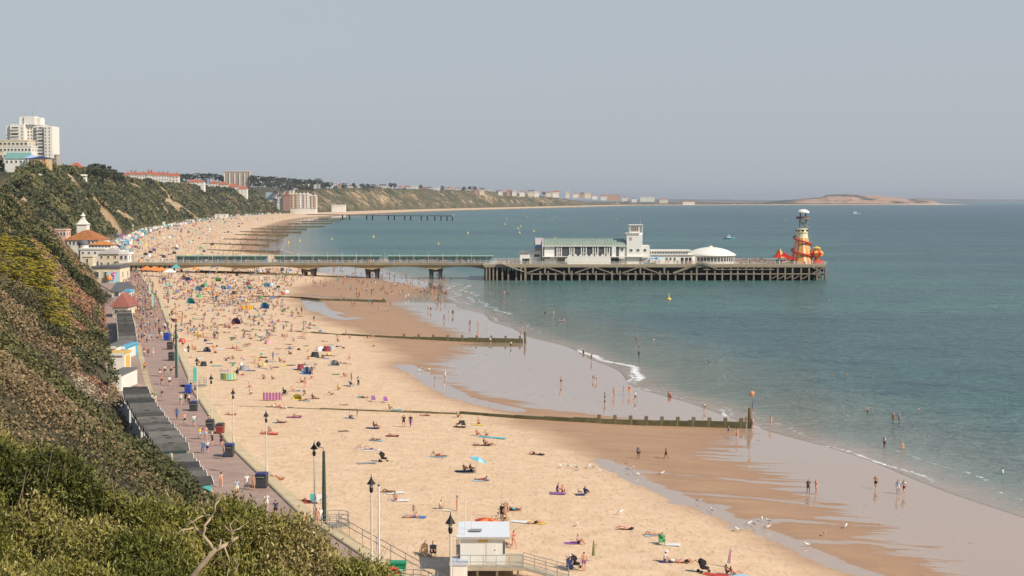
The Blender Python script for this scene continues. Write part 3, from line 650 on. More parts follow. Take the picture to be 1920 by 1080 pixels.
for i,(a,c,t,bt,lab) in enumerate(row): B('villa',lab,a,c,t,bt,2400,WARMW if i%3 else PALE,'hip' if i%2 else 'gable',REDTILE,.35,fl=2,nc=3,ww=1.8,dep=12,base=20,chim=1+i%2,group='white villas with red roofs along the cliff')
B('apartment_block','large brown and white slab of flats standing behind clifftop trees',422,470,321,352,3080,BROWNC,'flat',WARMW,fl=8,nc=9,ww=2.2,wh=2,dep=16,cat='apartment block',base=20)
B('villa','wide white villa with red roof and chimneys before the brown flats',352,384,337,350,2620,WARMW,'hip',REDTILE,.35,fl=2,nc=4,dep=12,base=20,chim=2)
_fl=[o for o in COL.objects if o.get('label','').startswith('large brown and white slab')][0]
for k in range(6): xx_=-26+k*10.4; MB().box(xx_-.9,xx_+.9,-9.2,-8.03,0,30).build('white_pier',WARMW,_fl)
for i,(a,c,t,bt,lab) in enumerate([(393,410,339,350,'red roofed house, leftmost below the brown flats'),(410,428,341,353,'long white fronted red roofed house below the brown flats'),(428,447,344,358,'red roofed house with white balcony below the brown flats'),(446,464,348,362,'lowest red and white house beside the chine')]):
    B('house',lab,a,c,t,bt,2930,WARMW if i%2 else PALE,'hip',REDTILE,.45,fl=2,nc=3,dep=12,base=20,group='red roofed houses below the flats')
# far pier village
vil=[(499,512,356,368,'pale blue gabled house in the far seaside village',mat('pale_blue_render',(.45,.60,.66),.7,.05),3380),(512,522,357,370,'second small gabled house in the far seaside village',PALE,3370),(522,534,354,368,'cream gabled house with steep roof, far seaside village',CREAM,3390),(534,552,352,366,'tallest white gabled house behind the far apartments',WARMW,3420),(505,520,370,384,'low cream house left of the far apartments',CREAM,3320),(520,531,362,382,'blue and cream bay fronted block left of the brick apartments',PALE,3315),(531,545,361,383,'narrow brick block with dark bays left of the white apartments',BRICKR,3310)]
for a,c,t,bt,lab,wm,DD in vil: B('village_house',lab,a,c,t,bt,DD,wm,'gable',SLATE if wm!=BRICKR else REDTILE,.3,fl=3,nc=3,ww=2,dep=12,gab='y',base=6,group='houses of the far seaside village')
for a,c,t,bt,lab,wm in [(545,560,363,393,'cream gabled apartment block with brick bays, left of the far row',CREAM),(560,581,363,393,'white gabled apartment block in the middle of the far row',WARMW),(581,594,366,393,'narrow cream and brick apartment block at the right of the far row',PALE)]:
    e=B('seaside_apartments',lab,a,c,t,bt,3260,wm,'flat',wm,fl=6,nc=5,ww=1.8,wh=2.2,dep=15,cat='apartment block',base=3,group='gabled seaside apartments by the far pier')
    wd_=(c-a)*3260/F; ng=3 if c-a>18 else 2; hz_=(bt-t)*3260/F
    for g in range(ng):
        cx=-wd_/2+(g+.5)*wd_/ng; r_g=MB().prism([(cx-wd_/ng*.42,hz_-2.5),(cx+wd_/ng*.42,hz_-2.5),(cx,hz_+2.2)],'y',-9.2,-2).build('gable',wm,e)
        MB().box(cx-wd_/ng*.16,cx+wd_/ng*.16,-9.0,-7.3,5,hz_-3).build('bay',BRICKT if wm is not WARMW or g==1 else WARMW,e)
B('seafront_building','low white pavilion on the beach below the far apartments',553,592,392,399,3200,WARMW,'flat',fl=1,nc=7,dep=14,cat='pavilion',base=3)
B('seafront_building','long white low building at the foot of the far cliff',622,648,384,390,3560,WARMW,'flat',fl=1,nc=7,dep=14,cat='pavilion',base=3)
# houses on the far clifftops, one object each
kinds=['white','cream','brick','pale']; wm_={'white':WARMW,'cream':CREAM,'brick':BRICKT,'pale':PALE}
far=[(551,566,338,346,'white'),(566,584,338,347,'white'),(584,592,341,347,'cream'),(623,634,342,349,'white'),(634,641,340,349,'brick'),(655,664,345,350,'cream'),(668,676,346,350,'white'),(703,712,345,351,'brick'),(712,728,342,352,'white'),(728,738,346,354,'white'),(748,758,347,354,'cream'),(758,772,345,354,'white'),(772,788,346,354,'white'),(790,800,349,355,'brick'),(800,812,347,356,'white'),(814,826,348,356,'white'),(836,850,349,356,'white'),(853,868,349,356,'white'),(874,886,352,358,'white'),(888,898,350,359,'brick'),(899,914,351,359,'cream'),(914,926,353,360,'white'),(934,944,354,361,'white'),(950,960,355,361,'brick'),(960,972,354,361,'white'),(974,986,355,362,'white'),(990,1002,355,362,'cream'),(1002,1016,356,363,'white'),(1024,1036,357,363,'cream'),(1036,1050,356,364,'white'),(1060,1072,358,365,'cream'),(1074,1088,358,365,'pale'),(1088,1096,357,366,'brick'),(1096,1108,359,366,'cream'),(1110,1124,363,368,'white'),(1126,1140,362,370,'pale'),(1140,1164,361,371,'brick'),(1166,1182,364,372,'pale'),(1184,1196,368,374,'white'),(1200,1230,367,373,'pale'),(1236,1262,371,376,'cream'),(1280,1310,374,380,'pale')]
def ordi(n): return ordn[n] if n<20 else f'{n+1}th'
ordn=['first','second','third','fourth','fifth','sixth','seventh','eighth','ninth','tenth','eleventh','twelfth','thirteenth','fourteenth','fifteenth','sixteenth','seventeenth','eighteenth','nineteenth','twentieth']
cnt={}
for i,(a,c,t,bt,kd) in enumerate(far):
    px=(a+c)/2; DD=np.interp(px,[550,600,700,800,900,1000,1100,1200,1300],[3700,3950,4450,4900,5400,5900,6500,7200,7900])
    cnt[kd]=cnt.get(kd,0)+1
    lab=f"{ordi(cnt[kd]-1)} {kd} house from the left along the far clifftop skyline"
    t=t+(bt-t)*((.30 if i>30 else .12)+.3*((i*37)%10)/10); c=a+(c-a)*(.62+.38*((i*53)%10)/10)
    B('clifftop_house',lab,a,c,t,bt,float(DD)+60*((i*29)%5),wm_[kd],['flat','hip','gable'][i%3],[REDTILE,SLATE,REDTILE][(i//2)%3] if i%3 else None,.4,fl=2,nc=3,ww=3,wh=2.4,dep=14,base=24,side=0,group='houses along the far clifftop')
# ================================================================== TREES on the clifftops
PINE=foliage_mat('pine_foliage',[(0,(.03,.045,.024)),(.5,(.055,.075,.036)),(1,(.11,.12,.055))])
BARK=mat('tree_bark',(.13,.09,.06),.9,.3,2)
def make_tree(kind,seed):
    r=np.random.default_rng(seed); e=empty('pine_tree' if kind==0 else 'broadleaf_tree',(0,0,0))
    mb=MB(); H=10.0
    mb.tube([(0,0,-6),(.1,0,0),(.25,.1,3),(.1,.2,6),(.3,.1,8.5)],[.5,.42,.34,.22,.08],7)
    cl=[]
    for i in range(17):
        a=r.random()*6.28; z0=r.uniform(.4,7); L=r.uniform(1.6,3.4)*(1.1 if kind==0 else 1); z1=z0+r.uniform(.6,2.2)
        p=(math.cos(a)*L,math.sin(a)*L,z1); mb.tube([(.2,.1,z0),(p[0]*.5,p[1]*.5,(z0+z1)/2),p],[.16,.1,.04],5); cl.append((*p,r.uniform(1.1,1.9)))
    cl.append((.2,.1,8.6,1.8)); mb.build('trunk',BARK,e)
    C=[];T=[]
    for (x,y,z,s) in cl:
        q=r.normal(0,1,(90,3)); q/=np.linalg.norm(q,axis=1)[:,None]; q*=(r.random((90,1))**.4)*s; q[:,2]*=.55 if kind==0 else .85
        C.append(q+np.array([x,y,z+.3])); T.append(np.full(90,r.uniform(.1,.9)))
    C=np.concatenate(C); leaves('crown',C,(C-np.array([0,0,6]))*.2,r.uniform(.5,1.0,len(C)),np.concatenate(T),PINE,parent=e,aspect=.7,jit=.6)
    return e
protos=[make_tree(0,1),make_tree(0,2),make_tree(1,3),make_tree(1,4)]
used=set()
trees=[]  # px, py of crown top, D, height m
for px,py,D_,h in [(172,307,1450,14),(184,305,1450,15),(195,310,1460,14),(206,314,1600,14),(162,318,1400,11),(219,320,1600,13),(228,323,1650,12),(6,296,1120,12),(-8,290,1140,13),(22,303,1100,12),(38,308,1090,11),(50,312,1080,11),(96,318,1250,12),(106,321,1280,12),(112,315,1300,12),(118,322,1300,11),(132,320,1320,11),(140,322,1320,11),(148,321,1330,11),(8,318,1030,11),(20,326,1020,9),(52,330,1000,9),(80,326,1040,9),(92,330,1030,9),(66,336,1000,8),(16,340,990,8)]: trees.append((px,py,D_,h,0))
r_=random.Random(3)
for px,py,D_ in [(343,326,3000),(352,325,3000),(361,326,3000),(372,324,3050),(383,325,3050),(394,324,3060),(405,325,3100),(412,327,3100),(418,330,3100),(340,333,2750),(348,338,2700),(386,335,2800),(330,345,2350),(320,344,2350),(298,343,2360),(268,342,2350),(282,344,2350)]+[(472+i*7.3,328+i*.55+r_.uniform(-1,2),3080+i*30) for i in range(16)]+[(476+i*9,336+i*.9+r_.uniform(-1,2),3080+i*30) for i in range(13)]+[(588,337,3600),(597,334,3600),(603,338,3650),(612,341,3700),(618,341,3700),(646,343,3900),(664,343,4000),(681,344,4100),(690,344,4200),(700,345,4200),(733,343,4400),(741,343,4450),(789,346,4650),(830,348,4900),(870,350,5100),(881,349,5150),(890,349,5200)]+[(560+i*22+r_.uniform(-4,4),345+i*.70+r_.uniform(-1,1.5),3800+i*120) for i in range(24)]: trees.append((px,py,D_,11 if D_<3000 else 14,1))
for i,(px,py,D_,h,far_) in enumerate(trees):
    q=protos[i%4]; sc=h/10
    o=q if i<4 else copy_tree(q)
    x=(px-960)*D_/F; zt=CAMZ+(HOR-py)*D_/F; o.location=(x,D_,zt-h*1.03); wS=sc*r_.uniform(1.1,1.6); o.scale=(wS,wS,sc); o.rotation_euler=(0,0,r_.random()*6.28)
    kd='pine' if i%4<2 else 'broadleaf tree'
    if i in (0,1): lab='tallest dark spreading pine on the skyline right of the tower block' if i==1 else 'dark pine left of the tallest on the tower block skyline'
    elif not far_: lab=f'dark green {kd} on the near clifftop below the tower block, {ordn[i%20]} in the belt' if i<20 else f'rounded {kd} on the wooded slope under the ochre block, {ordn[i-20]} one down'
    else:
        zone='behind the white villas' if px<345 else 'left of the brown flats' if px<420 else 'right of the brown flats' if px<600 else 'among the far clifftop houses'
        cnt[zone]=cnt.get(zone,0)+1; lab=f'small dark {kd} {zone}, {ordn[(cnt[zone]-1)%20]} along the skyline'+(' lower row' if cnt[zone]>20 else '')
    tag(o,lab,'tree','trees along the clifftops')
# ================================================================== PIER
DP=622.0; KP=DP/F
XP=lambda px:(px-960)*KP
ZP=lambda py:CAMZ+(HOR-py)*KP
DECK=ZP(495.5)
PILE=mat('pier_pile',(.26,.22,.165),.9,.3,.8,bump=.3); UNDER=mat('pier_shade_black',(.018,.02,.026),.8,.2,.5); PLANK=mat('pier_planking',(.40,.34,.25),.85,.15,1.2); RAIL=mat('white_railing_paint',(.66,.64,.58),.5,.05,.3)  # UNDER: near-black colour carries the shade beneath the deck
pier=empty('pier',(0,DP,0)); tag(pier,'long seaside pier on concrete and timber legs carrying white buildings out to sea','pier')
x0,x1=XP(905),XP(1550); PW=36.0
# head deck
mb=MB().box(x0,x1,0,PW,DECK-.45,DECK); mb.build('deck',PLANK,pier)
MB().box(x0+.5,x1-.5,-.12,-.001,DECK-1.25,DECK-.2).box(x0+.5,x1-.5,.2,PW-.3,DECK-1.1,DECK-.46).build('edge_beam',mat('edge_beam_paint',(.33,.28,.20),.8,.15,.5),pier)
def rail(xa,xb,y,z,name='railing',gap=1.9,par=pier,h=1.15,ya=None,mt=None):
    mb=MB(); yb=y if ya is None else ya; n=max(1,int(abs(xb-xa)/gap)); 
    for i in range(n+1):
        t=i/n; x=xa+(xb-xa)*t; yy=y+(yb-y)*t; mb.box(x-.05,x+.05,yy-.05,yy+.05,z,z+h)
    for hh in (h,h*.66,h*.33): mb.bar((xa,y,z+hh),(xb,yb,z+hh),.09)
    return mb.build(name,mt or RAIL,par)
rail(x0+3,x1,-.05,DECK); rail(x0+3,x1,PW,DECK)
mb=MB(); n=18
for i in range(n+1): mb.box(x1-.08,x1+.02,i*PW/n-.05,i*PW/n+.05,DECK,DECK+1.15)
for hh in (.4,.78,1.15): mb.bar((x1-.03,0,DECK+hh),(x1-.03,PW,DECK+hh),.09)
mb.build('railing',RAIL,pier)
# piles, front row are parts of their own
zb=ZP(513.5)
fp=[905+i*0 for i in ()]
pxs=[912,918,925,932,942,953,968,977,986,997,1013,1028,1042,1058,1072,1087,1102,1118,1133,1148,1163,1178,1192,1208,1222,1238,1253,1267,1283,1297,1307,1326,1341,1355,1371,1384,1400,1414,1430,1445,1459,1473,1487,1503,1518,1533,1549]
for i,px in enumerate(pxs):
    x=XP(px); top=zb+1.2 if 985<px<1300 else DECK-.9
    MB().box(x-.32,x+.32,.1,.75,-5,top).build('pile',PILE,pier)
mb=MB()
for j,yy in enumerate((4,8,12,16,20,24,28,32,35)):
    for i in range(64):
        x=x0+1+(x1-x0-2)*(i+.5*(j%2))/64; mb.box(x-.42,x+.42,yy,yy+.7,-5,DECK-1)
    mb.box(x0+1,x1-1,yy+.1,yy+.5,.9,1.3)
tag(mb.build('inner_piles',UNDER,pier),kind='stuff')  # inner rows take the painted shade colour, unlike the front piles
MB().box(XP(985),x1-.5,-.02,.5,zb-.25,zb+.25).build('walkway_beam',PILE,pier)
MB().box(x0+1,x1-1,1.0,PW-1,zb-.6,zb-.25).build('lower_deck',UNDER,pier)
# girder band behind in the under-deck shade colour, then the pale timber A-frames in front
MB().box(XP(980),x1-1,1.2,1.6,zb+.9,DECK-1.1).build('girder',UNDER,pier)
for cx in (1022,1112,1201,1291):
    if cx<1290:
        MB().bar((XP(cx-3),-.2,DECK-1.2),(XP(cx-34),-.2,zb+.4),.55,.45).build('brace',PILE,pier); MB().bar((XP(cx+3),-.2,DECK-1.2),(XP(cx+34),-.2,zb+.4),.55,.45).build('brace',PILE,pier)
        MB().box(XP(cx)-.35,XP(cx)+.35,-.35,.0,zb+.2,DECK-1.25).build('post',PILE,pier)
    if cx<1290: MB().box(XP(cx+45)-.35,XP(cx+45)+.35,-.3,.05,zb+.2,DECK-1.25).build('post',PILE,pier)
MB().box(XP(985)-.4,XP(985)+.4,-.3,.05,-4,DECK-1.25).build('post',PILE,pier)
# boarding stair gable in front of the dome
MB().bar((XP(1314),-.5,ZP(492)),(XP(1262),-.5,zb+.2),.5,.9).bar((XP(1314),-.5,ZP(492)),(XP(1344),-.5,ZP(503)),.5,.9).build('stair',PILE,pier)
for px in (1326,1341,1355,1371,1384,1400,1414,1430,1445): MB().bar((XP(px-7),-.1,ZP(505)),(XP(px+7),-.1,ZP(505)),.35).build('brace',PILE,pier)
for px in (1445,1459,1473,1487,1503): MB().bar((XP(px+2),.0,ZP(523)),(XP(px+12),.0,ZP(517)),.3).build('brace',PILE,pier)
for a,c in ((1522,1548),(1548,1522)): MB().bar((XP(a),-.15,ZP(500)),(XP(c),-.15,zb),.35).build('brace',PILE,pier)
for i in range(6):
    for a,c in ((0,6),(6,0)): pass
mb=MB()
for i in range(6): mb.box(x1-.7,x1-.1,.4+i*7,1+i*7,-5,DECK-1)
tag(mb.build('end_piles',PILE,pier),kind='stuff')
# left stair from deck down to the landing stage
st=MB(); a=Vector((XP(935),-.8,ZP(492))); c=Vector((XP(982),-.8,ZP(509)))
st.bar(a,c,1.4,.3); 
for k in (0,.3,.6,.9): st.bar(a+(c-a)*k,a+(c-a)*k+Vector((0,0,1.3)),.12)
st.bar(a+Vector((0,0,1.3)),c+Vector((0,0,1.3)),.14); st.build('stair',PLANK,pier)
# neck: concrete beams over paired legs
nx0,nx1=XP(222),XP(914); NW=12.0; NY=9.0
NZ=DECK+.15
MB().box(nx0,nx1,NY,NY+NW,NZ-.5,NZ).build('neck_deck',CONC,pier)
MB().box(nx0,nx1,NY-.25,NY-.01,NZ-.95,NZ-.05).build('neck_kerb',mat('stained_concrete',(.27,.23,.15),.85,.25,.3),pier)
rail(nx0+8,nx1+4,NY-.1,NZ,gap=2.4); rail(nx0,nx1,NY+NW,NZ,gap=2.4)
legs=[575,695,815]
KN=(DP+NY)/F
XN=lambda px:(px-960)*KN; 
for px in legs:
    for dx in (-1.7,2.1):
        x=XN(px)+dx; m_=MB(); m_.add([(x-1.05,NY+1,NZ-1.9),(x+1.05,NY+1,NZ-1.9),(x+1.05,NY+NW-1,NZ-1.9),(x-1.05,NY+NW-1,NZ-1.9),(x-.62,NY+2,1.8),(x+.62,NY+2,1.8),(x+.62,NY+NW-2,1.8),(x-.62,NY+NW-2,1.8),(x-.75,NY+2,-4),(x+.75,NY+2,-4),(x+.75,NY+NW-2,-4),(x-.75,NY+NW-2,-4)],
          [(0,1,2,3),(0,4,5,1),(1,5,6,2),(2,6,7,3),(3,7,4,0),(4,8,9,5),(5,9,10,6),(6,10,11,7),(7,11,8,4),(8,11,10,9)]); m_.build('leg',mat('tidal_concrete',(.085,.082,.075),.9,.25,.6),pier)
    MB().box(XN(px)-1.2,XN(px)+1.6,NY+2.2,NY+NW-2.2,3.0,3.6).build('crossbeam',CONC,pier)
# haunched girders between the legs
edges=[XN(330),XN(455),XN(575),XN(695),XN(815),XN(912)]
for i in range(len(edges)-1):
    a,c=edges[i],edges[i+1]; pts=[]
    for k in range(13):
        t=k/12; x=a+(c-a)*t; h=1.0+1.35*(abs(2*t-1))**2
        pts.append((x,NZ-.5-h))
    poly=[(a,NZ-.501)]+pts+[(c,NZ-.501)]
    MB().prism(poly,'y',NY+.5,NY+NW-.5).build('girder',mat('girder_concrete',(.40,.31,.17),.85,.2,.4),pier)
MB().box(nx0-6,XN(330),NY+.5,NY+NW,NZ-2.2,NZ-.501).build('abutment',CONC,pier)
for px in range(236,330,9): MB().box(XN(px)-.3,XN(px)+.3,NY+.3,NY+.49,2.8,NZ-.95).build('abutment_post',UNDER,pier)
for px in list(range(236,905,27)):
    MB().tube([(XN(px),NY+.3,NZ),(XN(px),NY+.3,NZ+4.2)],.07,5).build('lamp_standard',RAIL,pier)
# glazed shelter down the middle of the neck
SG=mat('shelter_glass',(.20,.31,.34),.12,.1,.5,spec=.6); SB=mat('shelter_blue_panel',(.05,.19,.36),.5,.1,.5); SGR=mat('shelter_green_frame',(.20,.33,.27),.6,.1); SRF=mat('shelter_roof_paint',(.42,.62,.50),.6,.05)
for si,(a,c,lab) in enumerate([(331,502,'blue and green glazed shelter on the pier neck, nearest the shore'),(515,714,'long middle glazed shelter on the pier neck with blue base panels'),(728,924,'glazed shelter on the pier neck, the one nearest the theatre')]):
    xa,xb=(a-960)*(DP+NY+5)/F,(c-960)*(DP+NY+5)/F
    e=empty('pier_shelter',((xa+xb)/2,DP+NY+5,NZ)); tag(e,lab,'shelter','glazed shelters along the pier neck'); w=xb-xa
    MB().box(-w/2,w/2,-.15,.15,0,.95).build('base_panel',SB,e)
    MB().box(-w/2,w/2,-.06,.06,.95,2.75).build('glazing',SG,e)
    MB().box(-w/2-.3,w/2+.3,-1.5,1.5,2.85,3.05).build('roof',SRF,e)
    MB().box(-w/2-.3,w/2+.3,-1.56,-1.5,2.6,3.0).build('fascia',SGR,e)
    k=int(w/2.6)
    for i in range(k+1):
        x=-w/2+w*i/k; MB().box(x-.09,x+.09,-1.45,-1.3,0,2.85).build('post',SGR,e)
    for i in range(int(w/9)): 
        x=-w/2+5+i*9; MB().box(x-1.1,x+1.1,-1.0,-.5,0,.45).box(x-1.1,x+1.1,-.55,-.45,.45,.9).build('bench',TIMBER,e)
# theatre ------------------------------------------------------------
def Z_(py): return ZP(py)-DECK
def X_(px,ref): return XP(px)-XP(ref)
GREENR=mat('green_copper_roof',(.27,.335,.27),.65,.2,.25); WH2=mat('theatre_white_render',(.82,.80,.74),.6,.05,.2)
th=empty('pier_theatre',(XP(1090),DP+4,DECK)); tag(th,'white pier theatre with barrel shaped green roof, zigzag front and tall windows','theatre')
L=lambda px:X_(px,1090)
MB().box(L(1021),L(1176),0,24,0,Z_(461)).build('wall',WH2,th)
# barrel roof
zr0=Z_(461)+.003; zr1=Z_(449); n=10; poly=[]
for k in range(n+1):
    t=math.pi*k/n; poly.append((12-12.6*math.cos(t),zr0+(zr1-zr0)*math.sin(t)**.8))
mb=MB().prism(poly,'x',L(1018),L(1174)); rf=mb.build('roof',GREENR,th)
for i in range(26):
    x=L(1022)+i*(L(1172)-L(1022))/25; pts=[(x,y,z+.06) for y,z in poly]; MB().tube(pts[:6],.09,4).build('roof_seam',GREENR,rf)
MB().box(L(1017),L(1176),-.9,-.001,Z_(462.5),Z_(461)).build('eaves_gutter',WHITE,th)
poly2=[(12-13.0*math.cos(math.pi*k/12),Z_(465)+(Z_(447.5)-Z_(465))*math.sin(math.pi*k/12)**.8) for k in range(13)]
MB().prism(poly2+[(25,0),(-1,0)],'x',L(1016.5),L(1019)).build('end_gable',mat('gable_grey',(.45,.43,.42),.6,.08),th)
MB().prism([(y*.9+1.2,z) for y,z in poly2]+[(23,Z_(470)),(2,Z_(470))],'x',L(1004),L(1016.4)).build('end_bay',mat('gable_pink_grey',(.50,.43,.42),.6,.08),th)
MB().box(L(1004.5),L(1015),-.45,-.05,Z_(466),Z_(459)).build('end_front_window',mat('blue_front_glazing',(.05,.09,.18),.2,0),th)
MB().box(L(1003.5),L(1003.9),5,19,Z_(468),Z_(456)).build('end_window',mat('blue_end_glazing',(.05,.09,.16),.2,0),th)
gl=MB().box(L(1041),L(1162),-.2,-.001,Z_(484),Z_(463)).build('glazing',GL_D,th)
for a,c in ((1044,1052),(1068,1076),(1090,1099),(1112,1121),(1134,1143)):
    MB().box(L(a),L(a)+.45,-.5,-.21,Z_(484),Z_(463)).box(L(c),L(c)+.45,-.5,-.21,Z_(484),Z_(463)).box(L((a+c)/2),L((a+c)/2)+.35,-.5,-.21,Z_(484),Z_(463)).box(L(a)+.45,L(c),-.45,-.21,Z_(475),Z_(474)).build('window_frame',WHITE,gl)
MB().box(L(1148),L(1156),-.9,-.21,Z_(484),Z_(463)).build('white_panel',WH2,th)
# zigzag screen
mb=MB(); xa,xb=L(1064),L(1146); n=8; pts=[(xa,0)]
pts.append((xa,Z_(482)))
for i in range(n): pts+= [(xa+(xb-xa)*(i+.5)/n,Z_(475.5)),(xa+(xb-xa)*(i+1)/n,Z_(481.5))]
pts.append((xb,0)); mb.prism(pts,'y',-2.2,-1.8); mb.build('zigzag_screen',WHITE,th)
MB().box(L(1040),L(1064),-2.2,-.5,Z_(482),Z_(481)).box(L(1018),L(1040),-2,-.01,Z_(482.3),Z_(481.3)).build('canopy',WHITE,th)
MB().box(L(1046),L(1060),-.5,-.21,0,Z_(485)).build('entrance_doors',GL_W,th)
MB().box(L(1146),L(1162),-.6,-.25,.6,Z_(485)).build('terrace_opening',DARK,th); MB().box(L(1146),L(1176),-2.2,-.6,Z_(482.2),Z_(481.2)).build('canopy',WHITE,th)
for px in (1158,1168): window(th,L(px),0,Z_(468.5),.9,1.1)
for px in (1025,): window(th,L(px),0,Z_(483.5),3,.7)
# foyer block
fo=empty('theatre_foyer',(XP(1005),DP+6,DECK)); tag(fo,'small white flat roofed foyer block at the shore end of the pier theatre','foyer')
MB().box(X_(995,1005),X_(1015,1005),0,14,0,Z_(471)).build('wall',WH2,fo); MB().box(X_(994,1005),X_(1015.5,1005),-.4,14.4,Z_(471)+.003,Z_(470)).build('roof',WHITE,fo)
window(fo,X_(1007,1005),0,Z_(480),2.2,1.0); 
kk=empty('ticket_kiosk',(XP(983),DP+5,DECK)); tag(kk,'low white arcaded kiosk at the start of the pier head','kiosk')
MB().box(X_(975,983),X_(994,983),0,8,0,Z_(475)).build('wall',WH2,kk); MB().prism([(X_(973,983),Z_(475)+.003),(X_(995,983),Z_(475)+.003),(X_(995,983),Z_(473)),(X_(978,983),Z_(472.5))],'y',-.5,8.5).build('roof',STEEL,kk)
for px in (982,987,991): MB().box(X_(px,983)-.5,X_(px,983)+.5,-.06,-.001,0,2.2).build('opening',DARK,kk)
# tower
tw=empty('theatre_tower',(XP(1190),DP+3.5,DECK)); tag(tw,'white square tower with glazed lookout cab rising at the seaward end of the theatre','tower'); T=lambda px:X_(px,1190)
MB().box(T(1176.3),T(1206),0,10,0,Z_(440)).box(T(1206),T(1220),0.4,10,0,Z_(461)).build('wall',WH2,tw)
MB().box(T(1174),T(1200),-.3,9,Z_(440)+.003,Z_(436.5)).build('parapet',WHITE,tw)
for i in range(6): MB().box(T(1176+i*4),T(1178+i*4),-.36,-.301,Z_(440)+.2,Z_(437.5)).build('parapet_slot',DARK,tw)
MB().box(T(1182),T(1207),1.5,10,Z_(440)+.005,Z_(422.5)).build('lookout_wall',WH2,tw)
lw=MB().box(T(1184.5),T(1199),1.4,1.499,Z_(434),Z_(425)).build('lookout_window',GL_W,tw)
for i in range(5): MB().box(T(1184.5+i*3.4),T(1185+i*3.4),1.3,1.399,Z_(434),Z_(425)).build('mullion',WHITE,lw)
MB().box(T(1201.5),T(1206),1.4,1.499,Z_(436),Z_(425)).build('lookout_window',STEEL,tw)
MB().box(T(1181),T(1208),1.0,10.5,Z_(422.5)+.003,Z_(421.5)).build('roof',WHITE,tw)
MB().tube([(T(1203.5),5,Z_(422)),(T(1203.5),5,Z_(404))],[.16,.06],5).build('mast',STEEL,tw); MB().tube([(T(1195),5,Z_(422)),(T(1195),5,Z_(417))],.08,5).build('aerial',STEEL,tw); MB().bar((T(1162),2,Z_(440)),(T(1176),2,Z_(440)),.2).build('flagpole',STEEL,tw)
for px in (1185,1198,1211): window(tw,T(px),.0 if px<1206 else .4,Z_(469.5),1,1.0)
MB().box(T(1181),T(1186),-.06,-.001,Z_(451),Z_(445)).build('clock_panel',mat('faded_terracotta',(.5,.34,.27),.7,.1),tw)
MB().box(T(1177),T(1220),-1.3,-.01,Z_(482.2),Z_(481.2)).build('canopy',WHITE,tw); MB().box(T(1200),T(1205),-.05,-.001,0,2.3).build('door',STEEL,tw)
# annexe with curved roof
an=empty('pier_arcade',(XP(1262),DP+5,DECK)); tag(an,'low white arcade building with a strip of high windows between tower and dome','arcade'); A=lambda px:X_(px,1262)
MB().box(A(1221),A(1303),0,18,0,Z_(479)).box(A(1224),A(1300),2.5,15,Z_(479),Z_(472)).build('wall',WH2,an); MB().box(A(1220.5),A(1304),-.5,18.5,Z_(479)+.003,Z_(478)).build('canopy',WHITE,an)
MB().prism([(A(1222.5),Z_(472)+.003),(A(1302),Z_(472)+.003),(A(1301),Z_(470.5)),(A(1224),Z_(470.5))],'y',2,15.5).build('roof',PALE,an)
for i in range(14): window(an,A(1227+i*5),2.5,Z_(475.3),.8,.7)
for px in (1253,1260,1268): window(an,A(px),0,Z_(486),.7,1.1)
for px in (1282,1290,1297): MB().box(A(px)-.6,A(px)+.6,-.06,-.001,0,2.6).build('door',DARK,an)
# dome
dm=empty('domed_pavilion',(XP(1342),DP+16,DECK)); tag(dm,'white shallow domed pavilion with a ring of dark windows on the pier','pavilion')
KD=(DP+16)/F; rr=45*KD; zw=(DECK+Z_(481.5)); MB().lathe([(rr*.97,0),(rr*.97,3.1)],n=48).build('wall',WH2,dm)
MB().lathe([(rr*1.05,3.103),(rr*1.06,3.4),(rr*.93,4.3),(rr*.72,5.35),(rr*.45,6.2),(rr*.2,6.6),(.05,6.7)],n=48).build('dome',mat('dome_membrane',(.84,.80,.70),.55,.03),dm,smooth=True)
MB().lathe([(1.0,6.5),(1.0,6.95),(.6,7.2),(.1,7.3)],n=12).build('finial',WHITE,dm)
for i in range(22):
    t=math.pi+math.pi*(i+.5)/22; o=window(dm,math.cos(t)*rr*.972,math.sin(t)*rr*.972,1.7,1.35,1.9); o.rotation_euler=(0,0,t+math.pi/2)
MB().box(X_(1298,1342),X_(1312,1342),-8,2,0,3.0).build('porch',WH2,dm)
# rides ------------------------------------------------------------
YEL=mat('yellow_paint',(.74,.46,.10),.5,.05); CRM=mat('ride_cream',(.78,.68,.46),.5,.05); ORG=mat('orange_paint',(.68,.24,.08),.5,.05); GRN=mat('green_paint',(.08,.35,.12),.5,.05); SKYB=mat('sky_blue_paint',(.12,.45,.65),.5,.05)
hsx=empty('helter_skelter',(XP(1506)+1,DP+8,DECK)); tag(hsx,'tall conical cream helter skelter striped red and yellow with red spiral slide','helter skelter')
hh=Z_(430.5)+.3
MB().lathe([(4.9,0),(4.0,4),(3.1,8),(2.6,10.8)],n=24,mf=lambda k:(1,2,0,2)[k%4]).build('tower_body',[CRM,YEL,ORG],hsx)
MB().lathe([(2.6,10.8),(2.45,11.4),(2.3,hh-2.2)],n=24).build('upper_body',CRM,hsx)
MB().lathe([(2.3,hh-2.2),(2.6,hh-1.6),(2.6,hh-1.4),(2.2,hh-1.35),(2.2,hh-.4),(2.5,hh-.3),(2.3,hh)],n=12).build('lookout',CRM,hsx)
for i in range(8): t=i*math.pi/4; MB().box(-.45,.45,-.04,.04,-.35,.35).build('lookout_opening',DARK,hsx).location=(2.22*math.cos(t),2.22*math.sin(t),hh-.85); 
for c in hsx.children if False else []: pass
pts=[]; rad=[]
for k in range(70):
    t=k/69; a=-.4+t*2*math.pi*2.1; z=hh-3.2-(hh-3.6)*t; r=2.4+ (4.9-2.4)*(1-(z/hh))**1.1+.5; pts.append((r*math.cos(a+2.6),r*math.sin(a+2.6),z)); rad.append(.42)
